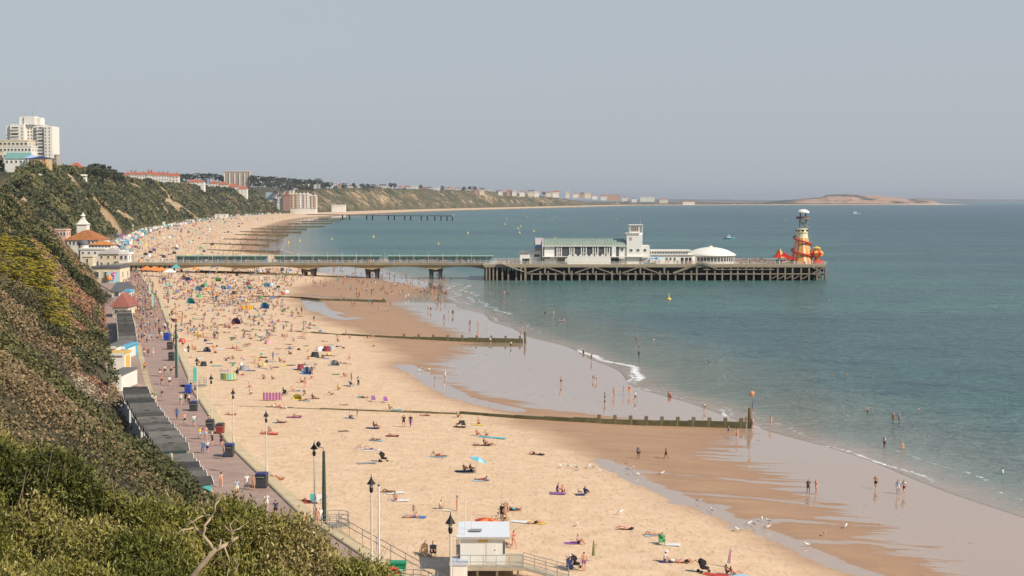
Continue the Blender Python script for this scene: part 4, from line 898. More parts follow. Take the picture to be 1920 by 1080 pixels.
MB().tube(pts,rad,6).build('slide',mat('faded_red_slide',(.50,.07,.05),.5,.08),hsx)
MB().bar((-4.4,-2.4,2.6),(-9,-3.5,.4),1.3,.35).build('slide_foot',mat('salmon_paint',(.75,.28,.18),.5,.05),hsx)
for i,a_ in enumerate((-2.2,-1.5,-.8)): MB().tube([(4.9*math.cos(a_),4.9*math.sin(a_),0),(4.8*math.cos(a_),4.8*math.sin(a_),1.2)],.3,6).build('entrance_post',REDP,hsx)
zt=empty('zip_wire_tower',(XP(1519),DP+16,DECK)); tag(zt,'grey zip wire tower with spiral stair and round white canopy behind the helter skelter','zip wire tower')
K2=(DP+16)/F; H2=CAMZ+(HOR-392)*K2-DECK; hp=CAMZ+(HOR-411)*K2-DECK
for dx,dy in ((-1.6,-1.6),(1.6,-1.6),(1.6,1.6),(-1.6,1.6)): MB().tube([(dx+1.2,dy,0),(dx*.8,dy*.8,hp)],.2,6).build('mast_leg',STEEL,zt)
mb=MB(); 
for k in range(90):
    t=k/89*2*math.pi*5; z=hp*k/89; mb.bar((1.0+.0,0,z),(1.0+2.2*math.cos(t),2.2*math.sin(t),z),.5,.12)
mb.tube([(1.0+2.2*math.cos(k/60*2*math.pi*5),2.2*math.sin(k/60*2*math.pi*5),hp*k/60+1) for k in range(61)],.1,4); mb.build('spiral_stair',STEEL,zt)
MB().lathe([(2.9,hp),(2.9,hp+.25)],n=16).build('platform',STEEL,zt)
mb=MB().lathe([(2.9,hp+.25),(2.9,hp+1.2)],n=16); mb.build('platform_rail',mat('mesh_guard',(.16,.12,.11),.8,.2),zt)
for i in range(4): t=i*math.pi/2+.5; MB().tube([(1.6*math.cos(t),1.6*math.sin(t),hp+.25),(1.6*math.cos(t),1.6*math.sin(t),H2-1.4)],.14,6).build('canopy_post',DARK,zt)
MB().lathe([(2.9,H2-1.7),(2.5,H2-.95),(1.7,H2-.35),(.8,H2-.07),(.05,H2)],n=24).build('canopy',WHITE,zt,smooth=True)
# small rides
rd=empty('inflatable_ride',(XP(1468),DP+7,DECK)); tag(rd,'children\'s ride with red, yellow and green pointed canopies left of the helter skelter','ride')
MB().lathe([(3.6,2.6),(1.8,4.2),(.05,6.4)],n=12,mf=lambda k:(0,1,2,0)[k%4]).build('canopy',[REDP,YEL,GRN],rd); MB().lathe([(2.6,0),(2.6,.5)],n=12).build('platform',DARK,rd); MB().tube([(0,0,0),(0,0,6.2)],.2,6).build('pole',STEEL,rd)
for i in range(6): t=i*1.05; MB().lathe([(.3,.5),(.55,.9),(.4,1.4),(.1,1.6)],2.0*math.cos(t),2.0*math.sin(t),8).build('seat',REDP if i%2 else SKYB,rd)
r2=empty('slide_ride',(XP(1481),DP+6,DECK)); tag(r2,'small red and white tented ride between the canopy ride and helter skelter','ride')
MB().prism([(-4,2.6),(4,1.6),(-1.5,4.8)],'y',-2,2).build('roof',REDP,r2); MB().box(-3.6,-3.4,-1.9,1.9,0,2.6).build('post',WHITE,r2); MB().box(2.8,3,-1.9,1.9,0,1.9).build('post',WHITE,r2)
r3=empty('tea_cup_ride',(XP(1537),DP+6,DECK)); tag(r3,'yellow and red round fairground ride at the seaward end of the pier','ride')
MB().lathe([(2.9,0),(2.9,1.3),(2.4,1.5)],n=16).build('base',REDP,r3); MB().lathe([(1.0,1.5),(.8,2.8),(2.6,3.3),(3.1,4.6),(2.2,5.4),(.1,6.0)],n=12,mf=lambda k:k%2).build('canopy',[YEL,REDP],r3); MB().lathe([(1.6,6),(1.9,6.6),(.1,7.4)],n=10).build('topper',YEL,r3)
# café umbrellas & stalls on the head deck
for i,(px,cn) in enumerate([(1224,'blue'),(1232,'dark blue'),(1237,'light blue')]):
    e=empty('parasol',(XP(px),DP+2.5,DECK)); tag(e,f'{cn} cafe parasol on the pier deck beside the arcade','parasol','parasols by the pier arcade'); c_={'blue':(.10,.38,.62),'dark blue':(.05,.14,.3),'light blue':(.25,.55,.72)}[cn]
    MB().tube([(0,0,0),(0,0,2.7)],.05,5).build('pole',STEEL,e); MB().lathe([(1.6,2.1),(1.5,2.2),(.05,2.8)],n=8).build('canopy',mat('parasol_'+cn.replace(' ','_'),c_,.7,.05),e)
# ================================================================== GROYNES
GT=mat('groyne_timber',(.165,.135,.075),.9,.35,.7,bump=.6); GM=mat('weedy_groyne_timber',(.095,.088,.042),.9,.35,.9,bump=.6)
def groyne(pl,h0,h1,posts,label,beacon=None,w=.35,weed=True,gsteps=None):
    """pl: pixel path on the ground"""
    q=[GB(a,b) for a,b in pl]; q=[Vector(p) for p in q]; o=q[0]
    e=empty('groyne',o); tag(e,label,'groyne','timber groynes running down the beach')
    L_=[0]; 
    for a,c in zip(q[:-1],q[1:]): L_.append(L_[-1]+(c-a).length)
    n=max(4,int(L_[-1]/4)); P_=[]
    for i in range(n+1):
        s=L_[-1]*i/n; k=min(max(np.searchsorted(L_,s)-1,0),len(q)-2); t=(s-L_[k])/(L_[k+1]-L_[k]); P_.append(q[k].lerp(q[k+1],t)-o)
    mb=MB(); 
    for i in range(n):
        a,c=P_[i],P_[i+1]; f=i/n; h=h0+(h1-h0)*f+random.uniform(-.08,.08)*min(1,h0+1); 
        mb.bar(a+Vector((0,0,h/2-.6)),c+Vector((0,0,h/2-.6)),w,h+1.2)
    mb.build('planking',GM if weed else GT,e)
    np_=posts
    for i in range(np_):
        t=(i+1)/np_; fi=(.45+.55*t)*n-.15; i0_=min(n-1,int(fi)); p=P_[i0_].lerp(P_[i0_+1],fi-i0_)
        hh=h0+(h1-h0)*(p.length/max(1,P_[-1].length)); MB().box(p.x-.24,p.x+.24,p.y-.3,p.y+.3,p.z-1,p.z+hh+.55).build('post',GT,e)
    if beacon:
        p=P_[-1]; pz_=p.z; MB().tube([p+Vector((.6,0,-1)),p+Vector((.6,0,beacon*.58))],[.32,.26],8).build('pile',GT,e)
        MB().tube([p+Vector((.6,0,beacon*.5)),p+Vector((.9,0,beacon-.5))],.06,6).build('mast',STEEL,e)
        if beacon>5: MB().lathe([(.05,pz_+beacon-.42),(.3,pz_+beacon-.32),(.38,pz_+beacon-.02),(.3,pz_+beacon+.25),(.05,pz_+beacon+.35)],p.x+.9,p.y,10).build('topmark',mat('faded_orange',(.70,.30,.16),.6,.1),e)
    return e
groyne([(395,759),(520,764),(700,771),(860,777)],.03,.35,0,'nearly buried timber groyne, a dark line across the dry sand below the purple windbreak',w=.3,weed=False)
groyne([(862,776),(940,782),(1080,791),(1240,798),(1398,803)],.4,.95,10,'nearest weed covered timber groyne ending at a tall pile with an orange topmark',beacon=5.2,w=.6)
groyne([(555,622),(640,628),(690,631),(780,636),(980,643)],.10,1.05,9,'second timber groyne running from the crowded sand to a slim beacon pile',beacon=4.6,w=.6)
groyne([(470,556),(545,558),(600,563),(723,567)],.35,.8,2,'low weedy groyne in front of the first pier legs',w=.7)
groyne([(375,511),(450,513),(520,516),(560,517)],.9,.9,4,'dark groyne just in front of the shore end of the pier neck',w=.7,weed=False)
fg=[(300,380,523,474.5,3.4),(300,380,505,462,3.1),(430,455,523,452,2.9),(440,447,540,443,2.8),(450,440,565,437,2.7),(470,433,575,431,2.6),(500,428,608,426,2.4),(540,423,622,420,2.3),(560,417,640,415.5,2.2),(590,411,650,411.5,2.1)]
for i,(a,_,c,d,h) in enumerate(fg):
    a0=c-(c-a)*1.0; D0=34*F/(d-HOR); e=empty('groyne',(0,0,0))
    xe=(c-960)*D0/F; ln=max(45,(c-max(a,c-125))*D0/F)
    x0_=xe-ln; e.location=(x0_,D0,0); z0_=max(.2,float(beach_z(x0_,D0)))
    MB().bar((0,0,z0_-.6),(ln,0,.3),1.1,2.2+i*.1).build('planking',GT,e)
    for k in range(5): MB().box(ln*(k+1)/5-.4,ln*(k+1)/5+.4,-.5,.5,-1.5,2.2+i*.15).build('post',GT,e)
    tag(e,f'{ordn[i]} dark timber groyne beyond the pier, counted from the pier outward','groyne','timber groynes beyond the pier')
# ================================================================== FAR PIER (second resort)
e=empty('far_pier',(-330,2490,0)); tag(e,'thin grey low pier far off, reaching out from the gabled apartments','pier')
p0=Vector((-10,0,8.2)); p1=Vector((238,-150,7.2))
MB().bar(p0,p1,6,1.2).build('deck',mat('far_pier_concrete',(.30,.27,.24),.85,.1),e)
for t in (.25,.30,.42,.46,.57,.61,.68,.72,.79,.83,.88,.92,.96,.995):
    p=p0.lerp(p1,t); MB().box(p.x-.8,p.x+.8,p.y-2,p.y+2,-3,p.z-.6).build('leg',UNDER,e)
q=p0.lerp(p1,.93); MB().bar(p0.lerp(p1,.86)+Vector((0,0,2.6)),p1+Vector((0,0,2.6)),8,.5).build('shelter_roof',mat('far_shelter',(.42,.38,.33),.8,.1),e)
for t in (.86,.9,.94,.98): p=p0.lerp(p1,t); MB().box(p.x-.3,p.x+.3,p.y-2,p.y+2,p.z,p.z+2.4).build('shelter_post',PALE,e)
# ================================================================== PIER APPROACH BUILDINGS
def AP(px0,px1,pyt,pyb,D,wall,name,label,roof='flat',roofm=None,rh=1,dep=10,**k):
    kx=D/F; w=(px1-px0)*kx; x=((px0+px1)/2-960)*kx; z1=CAMZ+(HOR-pyt)*kx; z0=CAMZ+(HOR-pyb)*kx
    e=building(name,label,k.pop('cat','building'),x,D+dep/2,z0,w,dep,z1-z0,wall,roof,roofm,rh,base=k.pop('base',6),**k); return e
big=AP(121,185,450,462,735,PALE,'pavilion','broad orange hipped roof pavilion with a white louvred cupola by the pier entrance','hip',ORTILE,5.2,dep=20,fl=1,nc=9,ww=1.4,wh=1.6,cat='pavilion')
cz=(CAMZ+(HOR-428)*735/F)-big.location.z; kx=735/F
cxx=(145.5-960)*kx-big.location.x
MB().box(cxx-2.5,cxx+2.5,-2.5,2.5,cz-2.5,cz+1.8).build('cupola',WARMW,big)
MB().lathe([(4.3,cz+1.803),(3.0,cz+2.5),(1.7,cz+3.9),(1.3,cz+4.6)],cxx,0,4,ph=math.pi/4).lathe([(1.0,cz+4.6),(1.0,cz+6.0)],cxx,0,8).lathe([(1.6,cz+6.0),(.9,cz+6.5),(.35,cz+7.2),(.06,cz+7.8)],cxx,0,8).build('cupola_roof',PALE,big)
AP(165,208,459,466,700,PALE,'cafe','long low cafe with bright orange tiled roof beside the pier entrance','hip',mat('bright_orange_tiles',(.55,.22,.05),.8,.15,.5),1.8,dep=10,fl=1,nc=7,ww=1,wh=1)
e=empty('round_turret',((156.5-960)*690/F,690,CAMZ+(HOR-480)*690/F)); tag(e,'round white turret with grey dome by the orange roofed pavilion','turret'); MB().lathe([(2.3,-3),(2.3,4.6),(2.5,4.7),(2.5,5.0)],n=16).build('wall',WARMW,e); MB().lathe([(2.5,5.003),(2.3,6.2),(1.4,7.3),(.1,7.8)],n=16).build('dome',SLATE,e,smooth=True)
AP(94,124,432,446,760,PINKR,'low_block','pinkish flat roofed block behind the slope, left of the orange pavilion',dep=8,fl=1,nc=5,cat='building')
AP(150,196,468,480,680,WARMW,'terrace_block','long white terrace wall building below the round turret',dep=9,fl=1,nc=4,ww=.8,wh=.8)
AP(184,222,476,501,665,CREAM,'entrance_building','cream pier entrance hall with grey pyramid roof','hip',mat('grey_lead_roof',(.40,.36,.33),.7,.1),2.6,dep=12,fl=2,nc=3,ww=.9,wh=1)
AP(206,224,473,488,672,WARMW,'entrance_wing','white wing with rounded top joined beside the pyramid roofed hall',dep=9,fl=1,nc=2,ww=.8)
AP(223,240,477,490,655,WARMW,'kiosk','white flat kiosk at the landward end of the pier',dep=7,fl=1,nc=2,ww=1.2,wh=1.6,cat='kiosk')
AP(154,173,482,497,650,CREAM,'small_block','small cream block on the slope left of the pier entrance hall',dep=6,fl=1,nc=1,ww=.8)
AP(172,224,503,530,544,CREAM,'arcade_building','cream seafront arcade with a dark flat roof below the entrance hall','flat',SLATE,dep=14,fl=1,nc=3,ww=1.4,wh=2)
e=empty('advert_screen',((210.5-960)*543/F,542.6,CAMZ+(HOR-530)*543/F)); tag(e,'pale blue mural panel with pink squiggle and orange shape on the arcade front','mural panel')
hh=19*543/F; ww=23*543/F; MB().box(-ww/2,ww/2,0,.3,0,hh).build('panel',mat('mural_pale_blue',(.42,.70,.80),.5,.04),e)
MB().lathe([(.02,-.9),(.9,-.5),(1.05,.2),(.6,1.2),(.1,1.6)],0,0,10).build('orange_shape',ORG,e).location=(-ww/2+.9,-.0,1.5)
e.children[-1].scale=(1,.12,1)
MB().tube([(.9,-.08,3.7),(.1,-.08,3.6),(.2,-.08,2.9),(.8,-.08,2.6),(.6,-.08,1.8),(.1,-.08,1.0)],.3,6).build('pink_squiggle',mat('mural_pink',(.8,.22,.45),.5,.05),e)
MB().box(-ww/2-.3,ww/2+.3,-.1,.4,-.5,-.003).build('sill',GRN,e)
AP(208,226,546,560,462,WARMW,'shop','white edged shop with dark sloping roof under the mural','gable',SLATE,2.4,dep=16,fl=1,nc=1)
sh=AP(209,238,575,597,385,CREAM,'cafe_building','seafront cafe with maroon tiled pyramid roof on the promenade','hip',mat('maroon_tiles',(.30,.11,.085),.8,.2,.6),3.4,dep=9,fl=1,nc=2,ww=1,wh=1.2,base=3)
AP(233,241,548,566,440,WARMW,'kiosk','small white and teal kiosk beside the maroon roofed cafe','flat',SKYB,dep=4,fl=1,nc=1,cat='kiosk',base=3)
for i,(a,c,t,bt,D_,wm,rm,lab) in enumerate([(219,246,423,435,1377,WARMW,None,'white beach building with a dark doorway at the cliff foot beyond the pier'),(286,307,416,423,1700,WARMW,TEAL,'white and green beach office at the cliff foot beyond the pier'),(281,292,402,410,1720,PALE,SKYB,'pale blue cliff lift hut partway up the far slope'),(393,427,402,408,2420,WARMW,None,'long cream building at the foot of the far cliff'),(349,362,413,418,1880,WARMW,None,'white domed kiosk on the far promenade')]):
    AP(a,c,t,bt,D_,wm,'seafront_building',lab,'flat',rm,dep=9,fl=1,nc=3,ww=1.6,wh=1.8,base=2)
# cliff railway car with its track
y_=470; xk=(89-960)*y_/F; zk=CAMZ+(HOR-466)*y_/F
lf=empty('cliff_lift_car',(xk,y_,zk)); tag(lf,'grey and yellow green cliff railway car climbing the left slope','lift car'); w=26*y_/F
MB().box(-w/2,w/2,-1.5,1.5,0,1.45).build('body',mat('lift_yellow_green',(.55,.58,.25),.5,.15,.8),lf); MB().box(-w/2,w/2,-1.45,1.45,1.45,3.1).build('glazing',SG,lf); MB().box(-w/2-.1,w/2+.1,-1.6,1.6,3.1,3.35).build('roof',STEEL,lf)
for k in range(4): MB().box(-w/2+w*k/3-.06,-w/2+w*k/3+.06,-1.56,-1.46,1.45,3.1).build('window_post',DARK,lf)
MB().prism([(-w*.1,0),(w/2,0),(w/2,-2.2)],'y',-1.3,1.3).build('undercarriage',DARK,lf)
tr=empty('lift_track',(xk,y_,zk)); tag(tr,'pale cliff railway track running down through the scrub under the lift car','railway track')
for s in (-.6,.6): MB().bar((-9,s,4.4),(26,s,-17.1),.14,.14).build('rail',STEEL,tr)
MB().bar((-9,0,4.2),(26,0,-17.4),.9,.2).build('track_bed',CONC,tr)
# ================================================================== BEACH HUTS
FELT,_n,_b=nodes('roofing_felt'); _nb=NB(_n)
_r=_nb.new('ShaderNodeObjectInfo').outputs['Random']; _c=_nb.ramp(_nb.math('ADD',_nb.math('MULTIPLY',_r,.6),_nb.math('MULTIPLY',_nb.noise(_nb.pos(),1.3,5),.4)),[(.15,(.03,.03,.03)),(.5,(.07,.068,.062)),(.85,(.16,.15,.135))]); _nb.L(_c,_b.inputs['Base Color']); _b.inputs['Roughness'].default_value=.9
HUTG=mat('dark_green_board',(.02,.07,.06),.7,.15,1); TEALP=mat('teal_board',(.08,.42,.42),.6,.05)
def hut_proto(cwall):
    e=empty('beach_hut',(0,0,0)); W_=2.5; Dp=3.1; H_=2.2
    # local +x looks to the sea, huts follow each other along y
    MB().box(-Dp/2,Dp/2,-W_/2+.04,W_/2-.04,-.45,H_).build('wall',cwall,e)
    rf=MB().prism([(-W_/2,H_+.002),(W_/2,H_+.002),(W_/2,H_+.12),(0,H_+.72),(-W_/2,H_+.12)],'x',-Dp/2-.15,Dp/2+.25).build('roof',FELT,e)
    for s in (-1,1): MB().bar((Dp/2+.3,s*W_/2,H_+.05),(Dp/2+.3,0,H_+.68),.05,.2).build('barge_board',WHITE,e)
    MB().box(Dp/2+.01,Dp/2+.06,-.6,.6,.05,1.95).build('door',WHITE,e)
    MB().box(-Dp/2-.26,-Dp/2-.01,-W_/2+.08,-W_/2+.17,0,H_+.12).build('corner_post',WHITE,e)
    MB().box(-.35,.35,-.03,.03,H_+.70,H_+.80).build('ridge_cap',FELT,e)
    return e
hp0=[hut_proto(HUTG),hut_proto(TEALP),hut_proto(HUTG)]
hi=0
def hut_row(y0,y1,step,labf,off):
    global hi
    y=y0; k=0
    while y<y1:
        q=hp0[0] if k%7 else hp0[1]
        first=not q.get('_u'); o=q if first else copy_tree(q); q['_u']=1
        x=float(prom_left(y))-off; dx=float(prom_left(y+2)-prom_left(y-2))/4
        o.location=(x,y,PZ+(0,.5,.12,.6)[(k//6)%4]+(.13 if k%2 else 0)); o.rotation_euler=(0,0,math.atan2(-dx,1)); o.scale=(1,1,1.0+.06*((k//6)%3))
        tag(o,labf(k),'beach hut','beach huts in rows along the promenade'); y+=step; k+=1
        if k%6==0: y+=1.3
hut_row(147,216,2.55,lambda k:f'dark roofed {"green" if k%7 else "teal"} beach hut, {ordi(k)} from the bottom in the near promenade row',2.3)
hut_row(296,366,2.6,lambda k:f'dark roofed {"green" if k%7 else "teal"} beach hut, {ordi(k)} in the far row below the maroon cafe',2.0)
for q in hp0:
    if '_u' in q: del q['_u']
for c in list(hp0[2].children): bpy.data.objects.remove(c)
bpy.data.objects.remove(hp0[2])
for o in COL.objects:
    if '_u' in o: del o['_u']
# larger chalets, kiosk
def chal(px0,px1,pyt,pyb,zr,wall,roofm,name,label,length,extra=None):
    y=(CAMZ-zr)*F/(((pyt+pyb)/2)-HOR); x=((px0+px1)/2-960)*y/F; w=(px1-px0)*y/F
    e=empty(name,(x,y,PZ)); tag(e,label,name.replace('_',' ')); h=zr-PZ
    MB().box(-w/2,w/2,-length/2,length/2,0,h-.2).build('wall',wall,e); MB().box(-w/2-.2,w/2+.2,-length/2-.2,length/2+.2,h-.197,h).build('roof',roofm,e)
    MB().box(w/2+.001,w/2+.06,-length*.3,length*.3,.1,h-.6).build('shutter',WHITE if extra is None else extra,e); MB().box(-w/2,w/2,-length/2-.26,-length/2-.201,h-.5,h-.02).build('fascia',WHITE,e)
    return e
GREYF=mat('grey_felt',(.17,.165,.155),.85,.1,.5)
chal(211,231,631,656,6.4,WARMW,GREYF,'beach_chalet','flat grey roofed chalet beside the blue fronted shop',12)
chal(232,244,636,656,6.0,SKYB,SKYB,'shop','narrow bright blue fronted shop right of the grey chalet',9)
kq=chal(203,236,657,662,7.2,WARMW,YEL,'ice_cream_kiosk','white kiosk with a yellow flat roof beside the promenade',4.5,YEL)
chal(214,239,684,708,6.2,WARMW,GREYF,'beach_chalet','flat grey roofed chalet in front of the yellow topped kiosk',10)
# ================================================================== HILLSIDE FEATURES
CON=foliage_mat('golden_conifer_foliage',[(0,(.03,.035,.006)),(.35,(.12,.105,.012)),(.65,(.36,.29,.02)),(1,(.52,.42,.035))],.5)
def conifer():
    # big golden cypress leaning down the slope: layered flat sprays
    pts=[(20,500,8),(55,500,7),(25,470,5),(5,455,4),(60,475,5),(80,540,6),(60,530,7),(90,585,5),(95,565,5),(105,610,3.5),(112,632,2.5),(78,505,5),(40,520,6),(10,520,6),(-10,480,8)]
    x0,y0,z0=AT(60,560,230); e=empty('golden_cypress',(x0,y0,z0)); tag(e,'bright yellow green cypress with layered drooping sprays spilling down the left slope','tree')
    C=[];N=[];T=[];Sz=[]
    tr=MB()
    for i,(px,py,rr) in enumerate(pts):
        D=np.interp(py,[450,640],[262,228]); x,y,z=AT(px,py,D); rr=rr*.5
        tr.tube([((x-x0)*.5,2.5,(z-z0)*.5-2.5),(x-x0,y-y0+1,z-z0-.9)],[.15,.05],5)
        ns=int(34+rr*14)
        for k in range(ns):   # each spray: a tilted fan of leaf quads
            cx=x-x0+rng.normal(0,rr*.5); cy_=y-y0+rng.normal(0,rr*.4); cz_=z-z0+rng.normal(0,rr*.42); L_=rng.uniform(.7,1.7); t_=rng.random()
            a=rng.uniform(-.5,.8); q=rng.random((70,2)); lx=(q[:,0])*L_; w_=(q[:,1]-.5)*.75*(1.1-q[:,0])
            C.append(np.stack([cx+lx*math.cos(a)*1.1,cy_-w_-lx*.3,cz_+.22*np.sin(q[:,0]*2.6)-lx*.12+w_*.2],-1)); N.append(np.tile([.1,-.35,1.0],(70,1))); T.append(np.clip(np.full(70,.25+.5*t_)+ (q[:,0]-.4)*.5,0,1)); Sz.append(rng.uniform(.14,.3,70))
    tr.build('trunk',BARK,e)
    C=np.concatenate(C);N=np.concatenate(N);T=np.concatenate(T);Sz=np.concatenate(Sz)
    leaves('crown',C,N,Sz,T,CON,parent=e,aspect=.5,jit=.25)
conifer()
BUSH=foliage_mat('dark_bush_foliage',[(0,(.022,.028,.012)),(.4,(.05,.052,.024)),(.7,(.09,.082,.04)),(1,(.15,.13,.065))])
GRB=foliage_mat('palm_leaf',[(0,(.04,.07,.015)),(.5,(.10,.16,.03)),(1,(.2,.26,.06))],.45)
def big_bush(px,py,D,r,label,mt=BUSH,flat=.75,n=5000,ls=.3,name='bush',cat='bush'):
    x,y,z=AT(px,py,D); gz=float(hill_z(np.array(x),np.array(y))); 
    e=empty(name,(x,y,gz-.3)); tag(e,label,cat,'large shrubs on the slope')
    mb=MB(); 
    for k in range(6): a=k*1.05; mb.tube([(0,0,-.5),(math.cos(a)*r*.3,math.sin(a)*r*.3,r*.4),(math.cos(a)*r*.6,math.sin(a)*r*.6,r*.75*flat)],[.12,.08,.03],5)
    mb.build('stem',BARK,e)
    C=[];T=[];N=[]
    for k in range(16):
        v=rng.normal(0,1,3); v/=np.linalg.norm(v); v[2]=abs(v[2]); c0=v*r*.55*np.array([1,1,flat]); rk=r*rng.uniform(.3,.5); m_=n//16
        q=rng.normal(0,1,(m_,3)); q/=np.linalg.norm(q,axis=1)[:,None]; qq=q*rk*(rng.random((m_,1))**.25); qq[:,2]*=flat
        C.append(c0+qq+np.array([0,0,r*.2])); N.append(q+np.array([0,0,.3])); T.append(np.full(m_,rng.uniform(.15,.85)))
    C=np.concatenate(C); leaves('crown',C,np.concatenate(N),ls*rng.uniform(.6,1.4,len(C)),np.concatenate(T),mt,parent=e,aspect=.6,jit=.5)
    return e
for a in [(30,625,170,7.0,'largest round dark shrub on the slope below the golden cypress'),(130,700,165,5.0,'dark olive shrub right of the pale scree gully'),(95,735,140,4.0,'brown green shrub at the lower end of the scree gully'),(170,715,180,3.5,'small dark shrub at the slope edge beside the near huts'),(75,560,215,5.5,'grey brown bare shrub between the cypress and dark shrub'),(20,540,235,6.5,'dark brown shrub at the left edge under the cypress'),(178,580,400,6.0,'dark green shrub beside the maroon roofed cafe'),(150,530,520,6.5,'green shrub below the pier entrance hall'),(140,480,520,6.5,'shrub beside the cliff lift car'),(200,755,170,3.0,'spiky brown shrub against the first near huts')]: big_bush(*a)
# cabbage palm like clump
x,y,z=AT(148,628,330); e=empty('palm_shrub',(x,y,z-1.2)); tag(e,'bright green spiky palm like shrub on the red bracken slope above the chalets','shrub')
mb=MB(); 
for k in range(220):
    a=random.uniform(0,6.28); cx=random.uniform(-2.6,2.6); cy_=random.uniform(-1,1); L_=random.uniform(1.2,2.2); t_=random.uniform(.3,1.1)
    p=Vector((cx,cy_,1.2)); q=p+Vector((math.cos(a)*L_*math.sin(t_),math.sin(a)*L_*math.sin(t_),L_*math.cos(t_)*.8)); r=q+Vector((math.cos(a)*.5,math.sin(a)*.5,-.45))
    mb.add([p+Vector((-.06,0,0)),p+Vector((.06,0,0)),q+Vector((.08,0,0)),q+Vector((-.08,0,0)),r],[(0,1,2,3),(3,2,4)])
mb.build('fronds',mat('palm_green',(.13,.20,.04),.5,.3,1.2),e); MB().tube([(0,0,-1),(0,0,1.4)],[.3,.2],7).build('trunk',BARK,e)
# dead branching tree, foreground
DEADW=mat('bleached_dead_wood',(.42,.32,.21),.9,.25,3,bump=.4)
def dead_tree():
    D=43.0; f=lambda px,py,dd=0:Vector(AT(px,py,D+dd))
    base=f(345,1100); e=empty('dead_tree',base); tag(e,'bleached bare dead tree with forked twisting branches in the foreground bushes','tree')
    br=[([(345,1100),(375,1062),(403,1032),(432,1018)],.115,.075),([(403,1032),(382,1004),(385,985),(398,968),(405,948),(412,935)],.07,.02),([(382,1004),(368,990),(352,991),(338,996),(330,1002)],.05,.015),([(398,968),(385,966),(372,972),(355,983),(342,987)],.035,.012),([(412,935),(408,928),(415,922)],.02,.008),([(432,1018),(445,1007),(440,1012)],.07,.02),([(403,1032),(412,1024),(415,1013),(410,1011)],.04,.02),([(420,1025),(430,1048),(428,1065),(425,1085)],.035,.015),([(432,1018),(436,1000),(425,990),(418,984)],.035,.012),([(425,997),(440,994),(455,988),(466,978)],.03,.01),([(436,1000),(431,985),(440,975),(448,970)],.022,.008),([(368,990),(360,978),(350,972)],.022,.008),([(385,966),(380,955),(370,950)],.018,.007),([(352,991),(345,1000),(332,1004)],.02,.007),([(412,935),(420,930),(428,934)],.014,.006),([(440,1048),(448,1060),(440,1080)],.02,.008)]
    for i,(pl,r0,r1) in enumerate(br):
        pts=[f(a,b,random.uniform(-.25,.25) if 0<k else 0)-base for k,(a,b) in enumerate(pl)]
        # smooth
        P_=[]; 
        for k in range(len(pts)-1):
            for t in (0,.5): P_.append(pts[k].lerp(pts[k+1],t)+Vector((random.uniform(-1,1),random.uniform(-1,1),random.uniform(-1,1)))*.025)
        P_.append(pts[-1]); n=len(P_); MB().tube(P_,[.8*(r0+(r1-r0)*k/(n-1)) for k in range(n)],7).build('trunk' if i==0 else 'branch',DEADW,e,smooth=True)
dead_tree()
mb=MB()
for k in range(150):
    y_=random.uniform(44,56); x_=-y_*random.uniform(.09,.345); z_=float(hill_z(np.array(x_),np.array(y_))); L_=random.uniform(1.2,2.9); d=Vector((random.uniform(-.6,.6),random.uniform(-.3,.3),1)).normalized(); p=Vector((x_,y_,z_)); q=p+d*L_*.6+Vector((random.uniform(-.12,.12),0,0)); r=p+d*L_+Vector((random.uniform(-.3,.3),0,0))
    mb.tube([p,q,r],[.022,.014,.005],4); mb.tube([q,q+Vector((random.uniform(-.5,.5),0,random.uniform(.2,.6)))],[.012,.004],4)
tag(mb.build('bare_stems',mat('pale_stem',(.34,.26,.17),.9,.25,3)),'pale bare stems and twigs poking through the foreground thicket','stems',kind='stuff')
for px,py0,py1,D,lab in [(321,850,912,92,'tall pale timber post among the bushes beside the near huts'),(253,866,900,78,'short pale fence post in the brambles, middle one of three'),(220,866,888,76,'short grey stake in the brambles, leftmost of three posts')]:
    b0=Vector(AT(px,py1+10,D)); b1=Vector(AT(px,py0,D)); tag(MB().tube([(0,0,0),b1-b0],.11 if D>80 else .06,6).build('timber_post',mat('pale_post',(.5,.44,.34),.85,.15,2)),lab,'post').location=b0
# pale fence on the slope beside the kiosk
e=empty('terrace_fence',Vector(AT(190,664,262))); tag(e,'white balustrade on a ledge at the slope foot left of the kiosk','fence')
MB().box(-5.5,1.6,-.1,.1,.9,1.05).build('rail',WHITE,e); MB().box(-5.5,1.6,-.6,.6,-1.2,0).build('ledge',CREAM,e)
for i in range(12): MB().box(-5.5+i*.63,-5.38+i*.63,-.06,.06,0,.9).build('baluster',WHITE,e)
# ================================================================== PROMENADE FURNITURE
LAMPB=mat('lamp_black',(.02,.022,.022),.4,0); GLOBE=mat('lamp_glass',(.55,.56,.55),.2,0)
def lamp_proto():
    e=empty('street_lamp',(0,0,0))
    MB().tube([(0,0,0),(0,0,1.2),(0,0,1.25),(0,0,6.2)],[.13,.13,.075,.06],8).build('post',mat('lamp_post_cream',(.66,.62,.52),.5,.05),e)
    MB().lathe([(.16,0),(.16,.5),(.13,.6)],n=8).build('base',mat('lamp_base_grey',(.4,.4,.38),.6,.1),e)
    MB().lathe([(.09,6.2),(.15,6.35),(.15,6.6),(.10,6.68)],n=8).build('lantern',LAMPB,e)
    MB().lathe([(.13,6.68),(.13,6.95)],n=8).build('lantern_glass',GLOBE,e)
    MB().lathe([(.36,6.92),(.29,7.02),(.12,7.28),(.04,7.5),(.015,7.75)],n=12).build('hood',LAMPB,e)
    return e
